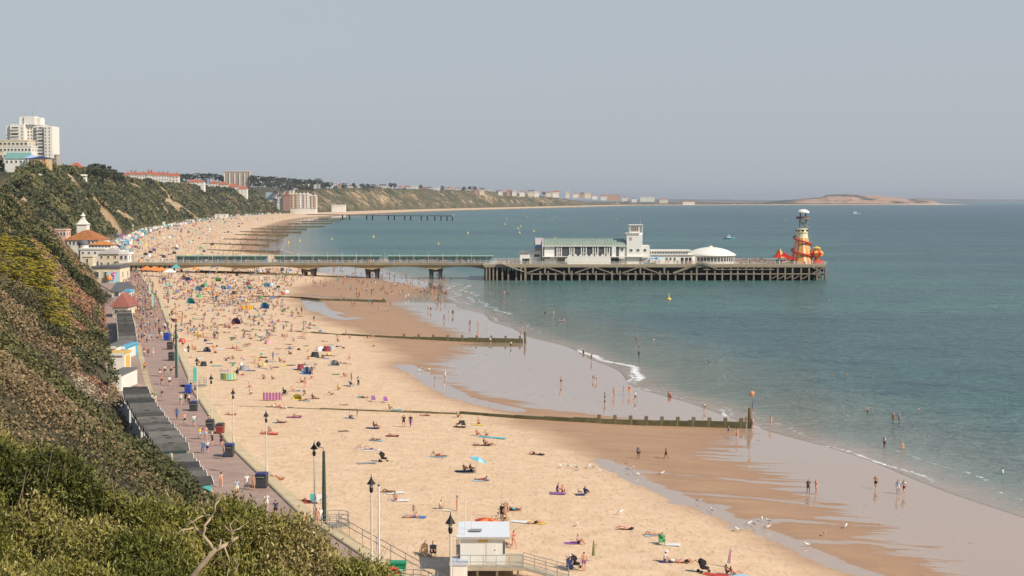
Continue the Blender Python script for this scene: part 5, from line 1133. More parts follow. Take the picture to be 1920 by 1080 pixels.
lp=lamp_proto(); lamps=[(845,1168,'nearest street lamp with black hood, just left of the lifeguard hut'),(697,1062,'black hooded street lamp immediately left of the white flagpole'),(590,972,'black hooded street lamp left of the tall green floodlight column'),(500,893,'street lamp beside the large dark bin with blue lid'),(438,836,'street lamp rising above the man at the big grey bin'),(397,800,'street lamp behind the row of two dark bins'),(370,757,'street lamp next to the blue lidded bin and sign'),(354,724,'street lamp by the beach access platform'),(331,672,'street lamp near the pair of dark bins'),(323,640,'street lamp beside the bright blue bin'),(316,612,'small distant street lamp at the crowded promenade edge')]
for i,(px,py,lab) in enumerate(lamps):
    x,y=G(px,py,PZ+.1); o=lp if i==0 else copy_tree(lp); o.location=(x,y,PZ+.08); o.scale=(.9,.9,[1.05,1.0,.97,.96,.94,.93,.92,.9,.9,.9,.9][i]); tag(o,lab,'street lamp','hooded street lamps along the sea wall')
    if i<3: o.scale=(1.05,1.05,o.scale[2])
def column(px,py,top,label,name='floodlight_column'):
    x,y=G(px,py,PZ); e=empty(name,(x,y,PZ)); tag(e,label,'lamp column'); h=(py-top)*y/F
    MB().tube([(0,0,0),(0,0,h*.3),(0,0,h*.92)],[.22,.2,.13],8).build('post',mat('dark_green_column',(.045,.075,.065),.5,.1),e)
    MB().tube([(0,0,h*.92),(-.05,0,h*.965),(-.5,0,h*.975),(-.5,0,h)],.06,6).build('arm',STEEL,e); MB().lathe([(.1,h-.15),(.22,h),(.22,h+.2),(.08,h+.35)],-.5,0,8).build('camera',LAMPB,e)
column(608,976,832,'tall dark green column topped by a bent arm and camera, above the round railing')
column(331,708,600,'tall dark grey column beside the beach access, right of the promenade')
def flagpole(px,py,top,label,r=.09):
    x,y=G(px,py,PZ); e=empty('flagpole',(x,y,PZ)); tag(e,label,'flagpole'); h=(py-top)*y/F
    MB().tube([(0,0,0),(0,0,h)],[r,r*.7],8).build('pole',WHITE,e); MB().lathe([(.03,h),(.11,h+.07),(.03,h+.2)],n=8).build('finial',LAMPB,e)
flagpole(711,1088,908,'tall plain white flagpole with dark finial, right of the hooded lamp')
def railing_arc(cx,cy,z,r,a0,a1,label,h=1.1,deck=True):
    e=empty('platform_railing',(cx,cy,z)); tag(e,label,'railing'); n=12; P_=[Vector((r*math.cos(a0+(a1-a0)*k/n),r*math.sin(a0+(a1-a0)*k/n),0)) for k in range(n+1)]
    for hh in (.35,.72,h): MB().tube([p+Vector((0,0,hh)) for p in P_],.035,5).build('rail',STEEL,e)
    for p in P_[::2]: MB().tube([p+Vector((0,0,-.6)),p+Vector((0,0,h))],.04,5).build('post',STEEL,e)
    if deck: MB().lathe([(r*1.02,-2.0),(r*1.02,0)],n=20).build('platform',CONC,e)
    return e
x,y=G(628,984,PZ); railing_arc(x,y,PZ,1.35,-2.6,2.2,'curved grey railing round a small concrete platform at the foot of the green column')
x,y=G(766,1105,PZ); railing_arc(x,y,PZ,1.9,-2.4,2.2,'curved grey railing beside the green cabinet and lifebuoy, bottom of the beach wall')
x,y=G(362,723,PZ); railing_arc(x,y,PZ,2.2,-2.6,2.6,'pale railing round the beach access platform opposite the striped windbreak')
def seawall_rail(y0,y1,label):
    e=empty('ramp_railing',(float(xp(y0)),y0,PZ)); tag(e,label,'railing'); P_=[Vector((float(xp(y))-float(xp(y0))+.6+ (y1-y)*.05,y-y0,-.9*(y1-y)/(y1-y0)*0)) for y in np.linspace(y0,y1,9)]
    for hh in (.5,1.0): MB().tube([p+Vector((0,0,hh)) for p in P_],.035,5).build('rail',STEEL,e)
    for p in P_: MB().tube([p+Vector((0,0,-.5)),p+Vector((0,0,1))],.035,5).build('post',STEEL,e)
seawall_rail(114,138,'sloping ramp railing running between the round platform and the green cabinet')
# green cabinet with lifebuoy
x,y=G(746,1085,PZ); e=empty('green_cabinet',(x,y,PZ)); tag(e,'green wheeled rescue cabinet with a shelf, behind the orange lifebuoy','cabinet')
G2=mat('cabinet_green',(.02,.28,.13),.4,.05); MB().box(-.65,.65,-.35,.35,.35,1.25).build('body',G2,e); MB().prism([(-.72,1.253),(.72,1.253),(.66,1.42),(-.66,1.42)],'y',-.42,.42).build('lid',G2,e); MB().box(-.7,.7,-.42,-.352,.62,.68).build('rail',WHITE,e)
for s in (-.5,.5): MB().box(s-.06,s+.06,-.3,.3,0,.347).build('foot',DARK,e)
x,y=G(737,1092,PZ); e=empty('lifebuoy_station',(x,y-.7,PZ)); tag(e,'orange lifebuoy housing on a post with a white centre, left of the green cabinet','lifebuoy')
MB().tube([(0,0,0),(0,0,.5)],.05,6).build('post',STEEL,e); mb=MB(); P_=[(.40*math.cos(t*math.pi/10),0,.92+.40*math.sin(t*math.pi/10)) for t in range(21)]; mb.tube(P_,.12,8).build('ring',REDP,e); MB().box(-.44,.44,.06,.14,.48,1.36).build('back_board',mat('orange_red_board',(.75,.10,.03),.45,.05),e); MB().lathe([(.12,0),(.12,.06)],n=12).build('white_disc',WHITE,e).rotation_euler=(R(90),0,0); e.children[-1].location=(0,.02,.92)
# ------------------------------------------------ lifeguard hut
x,y=G(905,1096,2.2); y0=y; gz=float(beach_z(x,y)); fz=CAMZ-(1066-HOR)*y/F
lh=empty('lifeguard_hut',(x,y,gz)); tag(lh,'white raised lifeguard hut with sloping roof, deck and ramp on the near sand','lifeguard hut'); fl=fz-gz
HW=1.85; HD=1.9; HH=2.15
WH3=mat('hut_white_panel',(.80,.79,.74),.45,.04,.5)
hutrot=R(-14)
h_=MB().box(-HW,HW,0,HD*2,fl,fl+HH); h_.build('wall',WH3,lh)
MB().prism([(-.25,fl+HH+.003),(HD*2+.3,fl+HH+.003+.0),(HD*2+.3,fl+HH+.55),(-.35,fl+HH+.22)],'x',-HW-.3,HW+.35).build('roof',mat('hut_roof_white',(.72,.74,.75),.4,.05),lh)
MB().box(-1.1,-.1,.9,1.5,fl+HH+.42,fl+HH+.5).build('skylight',STEEL,lh)
MB().box(-.35,.45,-.03,-.002,fl+1.88,fl+2.08).build('yellow_sign',YEL,lh); MB().box(1.72,1.84,-.05,-.002,fl+.9,fl+1.9).build('vent_panel',DARK,lh); MB().box(.95,1.05,-.04,-.002,fl+1.15,fl+1.25).build('lock',DARK,lh)
MB().box(.3,1.1,-.035,-.002,fl+.1,fl+1.8).build('door',WHITE,lh)
MB().box(-HW-.3,HW+1.5,-1.25,HD*2,fl-.22,fl-.003).build('deck',PLANK,lh)
for px_ in (-1.9,-.4,1.2,2.9): MB().box(px_-.09,px_+.09,-1.2,-1.02,-.3,fl-.22).build('stilt',TIMBER,lh)
for px_ in (-1.9,2.9): MB().box(px_-.09,px_+.09,3.2,3.4,-.3,fl-.22).build('stilt',TIMBER,lh)
for hh in (.5,1.05): MB().bar((-HW-.2,-1.2,fl+hh),(HW+1.4,-1.2,fl+hh),.045).build('rail',STEEL,lh)
for k in range(6): xx_=-HW-.2+k*(2*HW+1.6)/5; MB().bar((xx_,-1.2,fl),(xx_,-1.2,fl+1.05),.05).build('rail_post',STEEL,lh)
# ramp to the right
ra,rb=Vector((HW+1.5,-.4,fl-.1)),Vector((HW+5.2,-1.4,.05)); MB().bar(ra,rb,1.3,.12).build('ramp',PLANK,lh)
for s in (-.62,.62):
    for hh in (.5,1.05): MB().bar(ra+Vector((0,s,hh)),rb+Vector((0,s,hh)),.045).build('ramp_rail',STEEL,lh)
    for k in range(5): p=ra.lerp(rb,k/4)+Vector((0,s,0)); MB().bar(p,p+Vector((0,0,1.05)),.05).build('ramp_post',STEEL,lh)
for px_,hh,yy_ in ((-2.0,6.0,.6),(-1.45,5.4,.3),(-.95,3.9,1.5)): MB().tube([(px_,yy_,fl),(px_,yy_,fl+hh)],.03,5).build('aerial',WHITE,lh)
MB().tube([(-HW-.28,.4,fl+.5),(-HW-.28,.4,fl+2.1)],.04,5).build('pipe',STEEL,lh); MB().box(-HW-.35,-HW-.001,.2,.7,fl+.8,fl+1.5).build('meter_box',STEEL,lh)
x,y=G(857,1092,2.6); e=empty('storage_box',(x,y,float(beach_z(x,y)))); tag(e,'white and grey storage container on the sand left of the lifeguard hut','container'); MB().box(-.55,.85,-.8,1.6,0,1.15).build('body',WH3,e); MB().box(-.62,.92,-.88,1.68,1.153,1.3).build('lid',mat('container_lid',(.5,.53,.58),.5,.05),e); MB().box(-.3,.6,-.83,-.801,.2,1.0).build('door',WHITE,e)
# bins ------------------------------------------------------------
def bin_at(px,py,label,lid,body,w=.75,h=1.35):
    w*=.70
    x,y=G(px,py,PZ); e=empty('wheeled_bin',(x,y,PZ),random.uniform(-.2,.1)); tag(e,label,'bin','bins along the promenade edge')
    MB().prism([(-w*.9,.08),(w*.9,.08),(w,h-.1),(-w,h-.1)],'y',-.55,.55).build('body',body,e)
    MB().prism([(-w-.04,h-.097),(w+.04,h-.097),(w*.8,h+.1),(-w*.8,h+.1)],'y',-.6,.6).build('lid',lid,e)
    for s in (-.5,.5): MB().lathe([(.12,-.06),(.12,.06)],n=10).build('wheel',BLACK,e).location=(s,-.45,.12); e.children[-1].rotation_euler=(R(90),0,0)
    MB().box(-.4,.4,-.64,-.601,h-.35,h-.28).build('handle',STEEL,e)
BLU=mat('bin_blue',(.02,.07,.42),.45,.03); DBL=mat('bin_dark_blue_lid',(.04,.045,.15),.5,.03); GB_=mat('bin_grey',(.055,.058,.062),.6,.05)
for a in [(491,914,'big dark bin with blue lid beside the street lamp nearest the bushes',DBL,GB_,.85,1.5),(429,856,'big dark bin with blue lid where a man in grey stands',DBL,GB_,.85,1.45),(394,806,'dark bin, left one of the pair behind the hooded lamp',GB_,GB_,.7,1.3),(413,812,'dark bin with a red panel, right one of the pair',GB_,mat('bin_red_panel',(.30,.05,.04),.5,.1),.7,1.2),(363,770,'dark blue grey bin in the middle of the promenade edge',DBL,GB_,.75,1.3),(353,737,'bright blue topped bin with people gathered round it',BLU,BLU,.7,1.2),(322,676,'dark bin, nearer one of the two by the tall grey column',GB_,GB_,.7,1.5),(319,655,'dark bin, farther one of the two by the tall grey column',GB_,GB_,.8,1.4),(313,638,'single bright royal blue bin on the promenade edge',BLU,BLU,.8,1.5)]: bin_at(*a)
# feather flags and signs
for i,(px,py,c,lab) in enumerate([(328,689,(.15,.65,.55),'tall green and pale blue feather flag beside the dark bins'),(363,723,(.10,.6,.5),'thin turquoise feather flag on the beach access platform'),(284,580,(.45,.7,.55),'pale green feather flag on the crowded promenade'),(279,556,(.6,.75,.65),'white and green banner farther along the crowded promenade')]):
    x,y=G(px,py,PZ); e=empty('feather_flag',(x,y,PZ)); tag(e,lab,'flag','feather flags on the promenade'); h=3.2 if i<2 else 4.6
    MB().tube([(0,0,0),(0,0,h)],.03,5).build('pole',STEEL,e); MB().prism([(.03,.6),(.6,.8),(.7,h*.6),(.5,h*.9),(.03,h)],'y',-.02,.02).build('banner',mat(f'flag_cloth_{i}',c,.7,.1),e); MB().box(-.3,.3,-.3,.3,0,.08).build('foot',DARK,e)
# ================================================================== BEACH GEAR
def cloth(name,col): return mat(name,col,.8,.10,4)
CL={'white':(.75,.74,.72),'black':(.025,.025,.03),'navy':(.03,.05,.14),'blue':(.06,.19,.44),'light blue':(.38,.56,.68),'turquoise':(.09,.44,.50),'red':(.52,.06,.05),'pink':(.66,.32,.33),'yellow':(.78,.58,.08),'orange':(.80,.26,.06),'green':(.08,.35,.14),'purple':(.30,.11,.34),'grey':(.30,.30,.31),'maroon':(.22,.03,.05),'cream':(.70,.62,.47),'teal':(.04,.33,.33),'brown':(.22,.12,.07),'lime':(.50,.55,.16)}
def cm(c): return cloth('cloth_'+c.replace(' ','_'),CL[c])
_tw={}
def towel(px,py,col,label,rot=0.0,L=1.9,Wd=.95,dz=0.0,group='towels on the sand'):
    x,y,z=GB(px,py); k='towel'
    if k not in _tw:
        g=8; xs=np.linspace(-.5,.5,13); ys_=np.linspace(-.5,.5,7); X,Y=np.meshgrid(xs,ys_); Z=.03+.03*vnoise(X*7+3,Y*6+1)
        o=npmesh('towel',np.stack([X,Y,Z],-1).reshape(-1,3),gridfaces(7,13),cm('white')); _tw[k]=o.data; bpy.data.objects.remove(o)
    o=bpy.data.objects.new('towel',_tw[k]); COL.objects.link(o); o.location=(x,y,z+.02+dz); o.rotation_euler=(0,0,rot+random.uniform(-.45,.45)); o.scale=(L*.88,Wd,1)
    o.material_slots[0].link='OBJECT'; o.material_slots[0].material=cm(col); return tag(o,label,'towel',group)
def tent(px,py,c1,c2,label,w=2.2,h=1.3,rot=0,kind='dome'):
    w*=.85; h*=.85
    x,y,z=GB(px,py); e=empty('beach_tent',(x,y,z),rot); tag(e,label,'tent','pop up tents on the beach')
    n=14; mb=MB(); P_=[]
    for i in range(n+1):
        t=math.pi*i/n
        P_.append((w/2*math.cos(t),h*math.sin(t)**.8))
    for j in range(6):
        s=j/5; sc=math.cos(s*math.pi/2*.98); 
        for (u,v) in P_: mb.v.append((u*(.35+.65*sc),-.5+s*w*.55,v*max(.03,sc)))
    for j in range(5):
        for i in range(n): a=j*(n+1)+i; mb.f.append((a,a+1,a+n+2,a+n+1)); mb.m.append(0 if (i//3)%2 else 1)
    mb.build('canopy',[cm(c1),cm(c2)],e); MB().box(-w/2,w/2,-1.1,w*.5,.0,.03).build('groundsheet',cm(c2),e); MB().tube([(w/2*math.cos(math.pi*i/10),-.5,h*math.sin(math.pi*i/10)**.8) for i in range(11)],.03,5).build('hoop',cm('grey'),e)
def umbrella(px,py,c1,c2,label,h=1.9,r=1.0,tilt=.3,rot=0.,open_=True):
    x,y,z=GB(px,py); e=empty('beach_umbrella',(x,y,z),rot); tag(e,label,'umbrella','umbrellas on the beach')
    d=Vector((math.sin(tilt),0,math.cos(tilt))); top=d*h
    MB().tube([(0,0,-.1),top],.025,5).build('pole',WHITE,e)
    o=MB().lathe([(r,-.32),(r*.97,-.25),(r*.6,-.08),(.03,.05)] if open_ else [(.16,-1.3),(.12,-.8),(.06,-.1),(.02,.05)],n=8,mf=lambda k:k%2).build('canopy',[cm(c1),cm(c2)],e); o.location=top; o.rotation_euler=(0,tilt,0)
def windbreak(px,py,c1,c2,label,w=3.0,rot=0,h=1.05,curve=0):
    x,y,z=GB(px,py); e=empty('windbreak',(x,y,z),rot); tag(e,label,'windbreak','windbreaks on the beach'); n=12; mb=MB()
    P_=[(-w/2+w*i/n,curve*(1-(2*i/n-1)**2)) for i in range(n+1)]
    for i in range(n): 
        a,b_=P_[i],P_[i+1]; mb.bar((a[0],a[1],.15+h/2),(b_[0],b_[1],.15+h/2),.03,h,m=i%2)
    mb.build('screen',[cm(c1),cm(c2)],e)
    for i in range(0,n+1,4): MB().tube([(*P_[i],-.2),(*P_[i],h+.35)],.025,5).build('post',TIMBER,e)
def chair_at(px,py,col,label,rot=0,name='beach_chair'):
    x,y,z=GB(px,py); e=empty(name,(x,y,z),rot); tag(e,label,'chair','folding chairs on the beach')
    MB().box(-.28,.28,-.28,.22,.32,.35).build('seat',cm(col),e); MB().add([(-.28,.2,.33),(.28,.2,.33),(.28,.5,.9),(-.28,.5,.9),(-.28,.24,.33),(.28,.24,.33),(.28,.54,.9),(-.28,.54,.9)],[(0,1,2,3),(7,6,5,4),(0,4,5,1),(3,2,6,7),(0,3,7,4),(1,5,6,2)]).build('backrest',cm(col),e)
    for s in (-.29,.29):
        MB().bar((s,-.26,0),(s,.24,.5),.03).build('leg',STEEL,e); MB().bar((s,.3,0),(s,-.26,.5),.03).build('leg',STEEL,e); MB().bar((s,-.26,.52),(s,.3,.52),.04,.03).build('armrest',STEEL,e)
    return e
def stroller(px,py,label):
    x,y,z=GB(px,py); e=empty('pushchair',(x,y,z),R(20)); tag(e,label,'pushchair','pushchairs on the beach')
    MB().prism([(-.25,.35),(.35,.32),(.4,.5),(.1,.55),(-.3,1.0),(-.42,.95)],'y',-.24,.24).build('seat',BLACK,e); MB().prism([(-.45,.85),(-.1,.62),(.12,.85),(.05,1.1),(-.2,1.25),(-.42,1.15)],'y',-.27,.27).build('hood',cm('black'),e)
    MB().bar((-.75,0,1.1),(.35,0,.15),.05).build('frame',DARK,e); MB().bar((-.78,-.25,1.1),(-.78,.25,1.1),.04).build('handle',DARK,e)
    for a in ((-.4,-.3,.15),(-.4,.3,.15),(.5,0,.12)): o=MB().lathe([(a[2],-.03),(a[2],.03)],n=12).build('wheel',BLACK,e); o.location=a; o.rotation_euler=(R(90),0,0)
stroller(719,866,'black pushchair standing alone on the sand above the cyan umbrella'); stroller(1320,1074,'dark pushchair with white hood beside the red towel, bottom right'); stroller(1078,1066,'dark pushchair next to the man in purple shorts')
tent(626,685,'white','grey','white and grey dome tent near the damp sand edge',rot=.3)
tent(576,701,'white','blue','white and bright blue dome tent left of the grey umbrella',w=2.4,h=1.6,rot=.1)
tent(558,748,'lime','yellow','low lime yellow tent by the purple windbreak',w=1.7,h=1.0)
tent(389,659,'white','navy','black and white striped small tent left on the middle beach',w=1.8,h=1.2)
tent(443,607,'blue','maroon','blue and maroon pointed tent in the middle crowd',w=2.8,h=1.8)
tent(358,569,'turquoise','teal','turquoise dome tent near the street end of the crowd',w=3,h=2)
tent(372,545,'light blue','turquoise','pale blue dome tent, left of the green tent',w=3,h=1.9)
tent(409,528,'green','lime','bright green tent in the densest crowd',w=3,h=2)
tent(497,578,'turquoise','blue','turquoise tent right of the orange windbreak',w=3,h=2.1)
tent(500,538,'turquoise','light blue','cyan box tent at the right of the dense crowd',w=3,h=1.9)
tent(419,543,'blue','light blue','small royal blue tent in the dense crowd',w=2.4,h=1.8)
tent(345,524,'yellow','purple','yellow and purple tent behind the orange awnings',w=2.8,h=2)
tent(353,527,'navy','blue','navy tent next to the yellow and purple one',w=2.8,h=1.9)
umbrella(887,888,'light blue','turquoise','pale cyan umbrella tilted over two people on the lower sand',h=2.0,r=1.05,tilt=.35)
umbrella(652,724,'grey','black','dark grey umbrella leaning on its side near the damp sand',h=.9,r=1.0,tilt=1.1)
umbrella(911,1012,'red','orange','bright red orange umbrella just behind the lifeguard hut',h=2.0,r=1.25,tilt=.12)
umbrella(1113,1052,'green','red','closed green and red umbrella stuck in the sand beside a standing man',h=1.8,open_=False,tilt=0)
umbrella(1366,1064,'red','light blue','closed striped umbrella above the red towel at the bottom right',h=1.7,open_=False,tilt=.1)
windbreak(428,713,'turquoise','lime','round striped turquoise windbreak on the middle beach',w=2.6,curve=-.8,h=1.1)
windbreak(511,752,'purple','pink','purple and pink windbreak with towels in front',w=2.9,h=1.15)
windbreak(918,1024,'yellow','orange','yellow and orange striped windbreak behind the lifeguard hut roof',w=2.8,h=1.1,curve=.3)
windbreak(463,581,'orange','yellow','orange windbreak in the middle of the beach crowd',w=3.6,h=1.1)
windbreak(1000-1,985,'yellow','lime','low yellow mat screen right of the white towel',w=.1,h=.1) if False else None
for a in [(700,753,'purple','small purple folding chair, left of the two near the damp edge'),(723,755,'purple','small purple folding chair, right of the two near the damp edge'),(588,944,'teal','teal folding chair beside the sunbather near the promenade'),(596,945,'white','white folding chair beside the teal chair'),(869,801,'black','black chair beside the seated pair above the groyne end')]: chair_at(*a,rot=random.uniform(-.5,.5))
# towels near
TW=[(741,925,'white',0,2.2),(748,939,'white',.1,2.4),(778,970,'blue',0,2.6),(832,957,'cream',-.2,1.8),(958,956,'black',0,2.0),(977,979,'white',0,2.3),(1003,980,'yellow',-.1,2.6),(1046,926,'purple',0,2.0),(1088,928,'navy',0,1.2),(1073,1019,'purple',0,1.6),(1172,991,'black',0,1.9),(1222,1004,'light blue',0,1.8),(1262,1022,'white',.1,1.6),(1248,1054,'navy',0,1.5),(1275,1053,'brown',0,2.0),(1342,1079,'red',0,2.4),(1385,1080,'light blue',.1,1.8),
(922,821,'turquoise',0,4.6),(903,835,'black',0,2.6),(736,818,'maroon',0,2.0),(706,826,'light blue',0,2.0),(698,845,'white',0,2.4),(680,841,'white',.3,1.6),(820,857,'light blue',0,2.4),(1008,852,'black',-.2,2.2),(872,884,'navy',0,2.6),(902,901,'light blue',0,2.2),(699,803,'navy',0,2.2),(797,779,'purple',0,1.8),(687,869,'grey',0,2.6),(655,784,'light blue',0,1.8),(644,809,'brown',0,1.6),(524,792,'light blue',0,2.1),(551,783,'purple',0,2.4),(505,814,'red',0,2.8),(517,763,'white',0,3.0),(434,777,'pink',0,1.6),(568,942,'red',0,2.0),(517,899,'orange',0,2.0),(421,696,'light blue',0,2.0),(459,693,'red',0,1.8),(646,759,'white',0,1.7),(744,769,'turquoise',0,1.8),(630,702,'green',0,1.6),(494,671,'black',0,1.7),(555,692,'light blue',0,2),(680,745,'teal',0,2.2),(573,752,'white',0,1.8),(591,748,'brown',0,1.6),(478,682,'yellow',0,1.4),(558,733,'blue',0,1.2),(896,797,'yellow',0,2.0),(862,801,'black',0,2.0)]
TWL={}
for i,(px,py,c,r_t,L_) in enumerate(TW):
    band='at the bottom right' if px>1000 and py>900 else 'above the lifeguard hut' if py>900 else 'on the lower open sand' if py>=860 else 'on the open sand below the long groyne' if py>780 else 'between the windbreak and the groyne' if py>725 else 'on the middle beach'
    towel(px,py,c,f'{c} towel {band}, '+('long' if L_>2.2 else 'short' if L_<1.7 else 'narrow')+f' one {int((px-560)/34)} paces along' if False else f'{c} towel {band} '+('near the wall' if px<600 else 'towards the middle' if px<850 else 'towards the damp sand' if px<1150 else 'farthest right'),r_t,L_)
# orange awnings and white gazebo in the crowd by the pier neck
for i,(px,py,w,c,lab) in enumerate([(275,517,4.5,'orange','leftmost orange awning in the crowd below the pier neck'),(290,517,4.5,'orange','second orange awning from the left below the pier neck'),(302,519,5,'orange','rightmost orange awning, beside the white gazebo'),(318,522,4.5,'white','tall white gazebo at the end of the orange awnings'),(330,513,3,'turquoise','small turquoise awning right of the white gazebo'),(213,446,8,'blue','large blue awning on the beach front beyond the pier'),(218,470,6,'navy','dark blue stall awning beyond the pier entrance'),(232,448,6,'purple','purple stall awning beyond the pier'),(255,442,7,'cream','cream stall awning in the row beyond the pier'),(268,438,7,'teal','green stall awning farthest along the row beyond the pier')]):
    x,y,z=GB(px,py) if px>240 or py>500 else (*G(px,py,PZ),PZ)
    e=empty('awning',(x,y,z)); tag(e,lab,'awning','awnings and gazebos in the crowd'); hh=2.4
    for a,b_ in ((-1,-1),(1,-1),(1,1),(-1,1)): MB().tube([(a*w*.45,b_*w*.4,0),(a*w*.45,b_*w*.4,hh)],.06,5).build('post',WHITE,e)
    MB().lathe([(w*.68,hh),(w*.66,hh+.3),(w*.3,hh+.9),(.05,hh+1.5)],n=4,ph=math.pi/4).build('canopy',cm(c),e)
# bicycle
x,y,z=GB(937,979); e=empty('bicycle',(x,y,z),R(10)); tag(e,'black bicycle standing on the sand behind the lifeguard hut','bicycle')
for s in (-.52,.52):
    o=MB().tube([(s+.33*math.cos(t*.3142),0,.34+.33*math.sin(t*.3142)) for t in range(21)],.022,5).build('wheel',BLACK,e)
MB().bar((-.52,0,.34),(-.15,0,.85),.03).bar((-.15,0,.85),(.38,0,.82),.03).bar((.38,0,.82),(.52,0,.34),.03).bar((-.15,0,.85),(0,0,.3),.03).bar((0,0,.3),(.38,0,.82),.03).bar((-.52,0,.34),(0,0,.3),.03).build('frame',BLACK,e); MB().box(-.28,-.05,-.06,.06,.9,.96).build('saddle',BLACK,e); MB().bar((.4,-.25,1.0),(.4,.25,1.0),.03).build('handlebar',STEEL,e)
# seaweed strands on the groynes side: sand castle mound
# ================================================================== BOATS AND BUOYS
BH=mat('boat_white',(.80,.80,.78),.3,.03); BBL=mat('boat_blue',(.10,.42,.60),.35,.03)
def boat(px,py,L_,label,hull,cab=True,name='motor_boat',rot=0):
    D=CAMZ*F/(py-HOR); x=(px-960)*D/F; e=empty(name,(x,D,0),rot); tag(e,label,'boat'); w=L_*.17
    mb=MB(); secs=[(-.5,.8,.0),(-.2,1,0),(.15,.95,0),(.38,.5,.15),(.5,.03,.35)]
    for (t,ww,zz) in secs: mb.v+=[(t*L_,-w*ww,.9+zz*1.4),(t*L_,-w*ww*.6,-.2),(t*L_,w*ww*.6,-.2),(t*L_,w*ww,.9+zz*1.4)]
    for i in range(4):
        for k in range(3): a=i*4+k; mb.f.append((a,a+4,a+5,a+1)); mb.m.append(0)
        a=i*4; mb.f.append((a+3,a+7,a+4,a)); mb.m.append(0)
    mb.f.append((0,1,2,3)); mb.m.append(0); mb.build('hull',hull,e)
    if cab: MB().prism([(-.15*L_,.9),(.2*L_,.95),(.1*L_,.9+.22*L_),(-.12*L_,.9+.22*L_)],'y',-w*.6,w*.6).build('cabin',BH,e); MB().box(-.13*L_,.08*L_,-w*.62,-w*.601,.9+.1*L_,.9+.17*L_).build('window',DARK,e); MB().tube([(-.05*L_,0,.9+.2*L_),(-.05*L_,0,.9+.42*L_)],.08,5).build('mast',STEEL,e)
    return e
boat(1366,447.5,9.5,'white topped blue motor boat trailing a thin wake behind the pier dome',BBL)
boat(1602,401,22,'white cruiser far out to sea right of the helter skelter',BH)
boat(1808,377.6+2,60,'pale distant ship on the far right horizon',BH) if False else None
D=CAMZ*F/(450-HOR); x1_=(1360-960)*D/F; n=40; V=[];
for i in range(n+1):
    t=i/n; x=x1_-t*72; yy_=D+ -18*t**1.2+ .6*math.sin(t*9); w=.5+1.0*t; V+=[(x,yy_-w,.03),(x,yy_+w,.03)]
o=npmesh('boat_wake',np.array(V),np.array([[2*i,2*i+1,2*i+3,2*i+2] for i in range(n)]),mat('wake_foam',(.45,.55,.60),.5,.3,.3)); tag(o,kind='stuff'); tag(o,'thin pale wake trailing left behind the blue motor boat','wake')
BY=mat('buoy_yellow',(.85,.62,.12),.5,.03)
def buoy_proto():
    e=empty('buoy',(0,0,0)); MB().lathe([(.3,-.4),(1.0,-.1),(1.0,.5),(.3,.9)],n=10).build('float',BY,e); MB().lathe([(.25,.9),(.12,1.9),(.3,2.0),(.05,2.5)],n=8).build('topmark',BY,e); return e
bp=buoy_proto()
BUO=[(877,438),(947,421),(950,411),(971,429),(976,425),(974,437),(1001,434),(1035,412),(1042,407),(1092,412),(1157,412),(982,404),(989,406.5),(1040,447),(1472,414),(1495,411.5),(1451,399),(700,445),(822,458),(541,455),(562,452),(622,449),(1255,562),(1120,407)]
for i,(px,py) in enumerate(BUO):
    o=bp if i==0 else copy_tree(bp); D=CAMZ*F/(py-HOR); o.location=((px-960)*D/F,D,0); o.rotation_euler=(0,0,i); s=.75 if D<1300 else 1.1; o.scale=(s,s,s)
    wh='left of the theatre' if px<1000 else 'above the theatre roof' if px<1200 else 'beside the helter skelter' if py<500 else 'near the pier face'
    tag(o,f'small yellow buoy {wh}, {ordi(i)} counting outward across the bay','buoy','yellow buoys in the bay')
# gulls ------------------------------------------------------------
def gull_proto():
    e=empty('gull',(0,0,0)); MB().tube([(-.26,0,.2),(-.12,0,.22),(.05,0,.24),(.16,0,.27),(.21,0,.33),(.25,0,.37),(.29,0,.37),(.36,0,.35)],[.01,.06,.085,.07,.045,.045,.035,.008],7).build('body',WHITE,e,smooth=True)
    MB().tube([(-.34,.0,.2),(-.1,.0,.255),(.08,.0,.26)],[.01,.075,.04],6).build('wings',mat('gull_grey',(.30,.31,.33),.7,.05),e)
    for s in (-.03,.03): MB().tube([(.0,s,0),(.0,s,.17)],.008,4).build('leg',mat('gull_leg',(.6,.35,.2),.6,0),e)
    return e
gp=gull_proto()
for i,(px,py) in enumerate([(1438,993),(1441,981),(1545,1005),(1585,991),(1515,1026),(1310,943),(1335,961),(1381,996),(1403,986),(1386,999),(1415,988),(1428,978),(1052,877),(1068,878),(1080,880),(1086,882),(1103,878),(1127,887),(1178,884),(1188,882),(1197,893),(1240,891),(1110,880),(1178,870),(804,695),(788,697),(767,704),(791,694),(1083,987),(1162,965)]):
    x,y,z=GB(px,py); o=gp if i==0 else copy_tree(gp); o.location=(x,y,z); o.rotation_euler=(0,0,i*2.4); o.scale=(1.25,)*3
    wh='by the wet channel' if px>1300 else 'above the channel head' if px>1000 else 'at the pool edge'
    tag(o,f'white and grey gull standing {wh}, {ordi(i)} of the flock','gull','gulls on the damp sand')
# beach litter, clumps of weed: uncountable
n=2600; yy=120*(620/120)**rng.random(n); t_=rng.random(n)*.9+.03; xx=xp(yy)+t_*(xw(yy)-xp(yy)); zz=beach_z(xx,yy)
lo=leaves('beach_debris',np.stack([xx,yy,zz+.05],-1),np.tile([0,0,1.],(n,1)),rng.uniform(.10,.34,n)*(yy/260)**.6,rng.random(n),foliage_mat('debris_colours',[(0,(.10,.075,.05)),(.5,(.28,.19,.12)),(.8,(.5,.45,.4)),(1,(.15,.12,.1))]),aspect=.6,jit=.15); tag(lo,'scattered seaweed scraps, pebbles and litter over the sand','debris',kind='stuff')
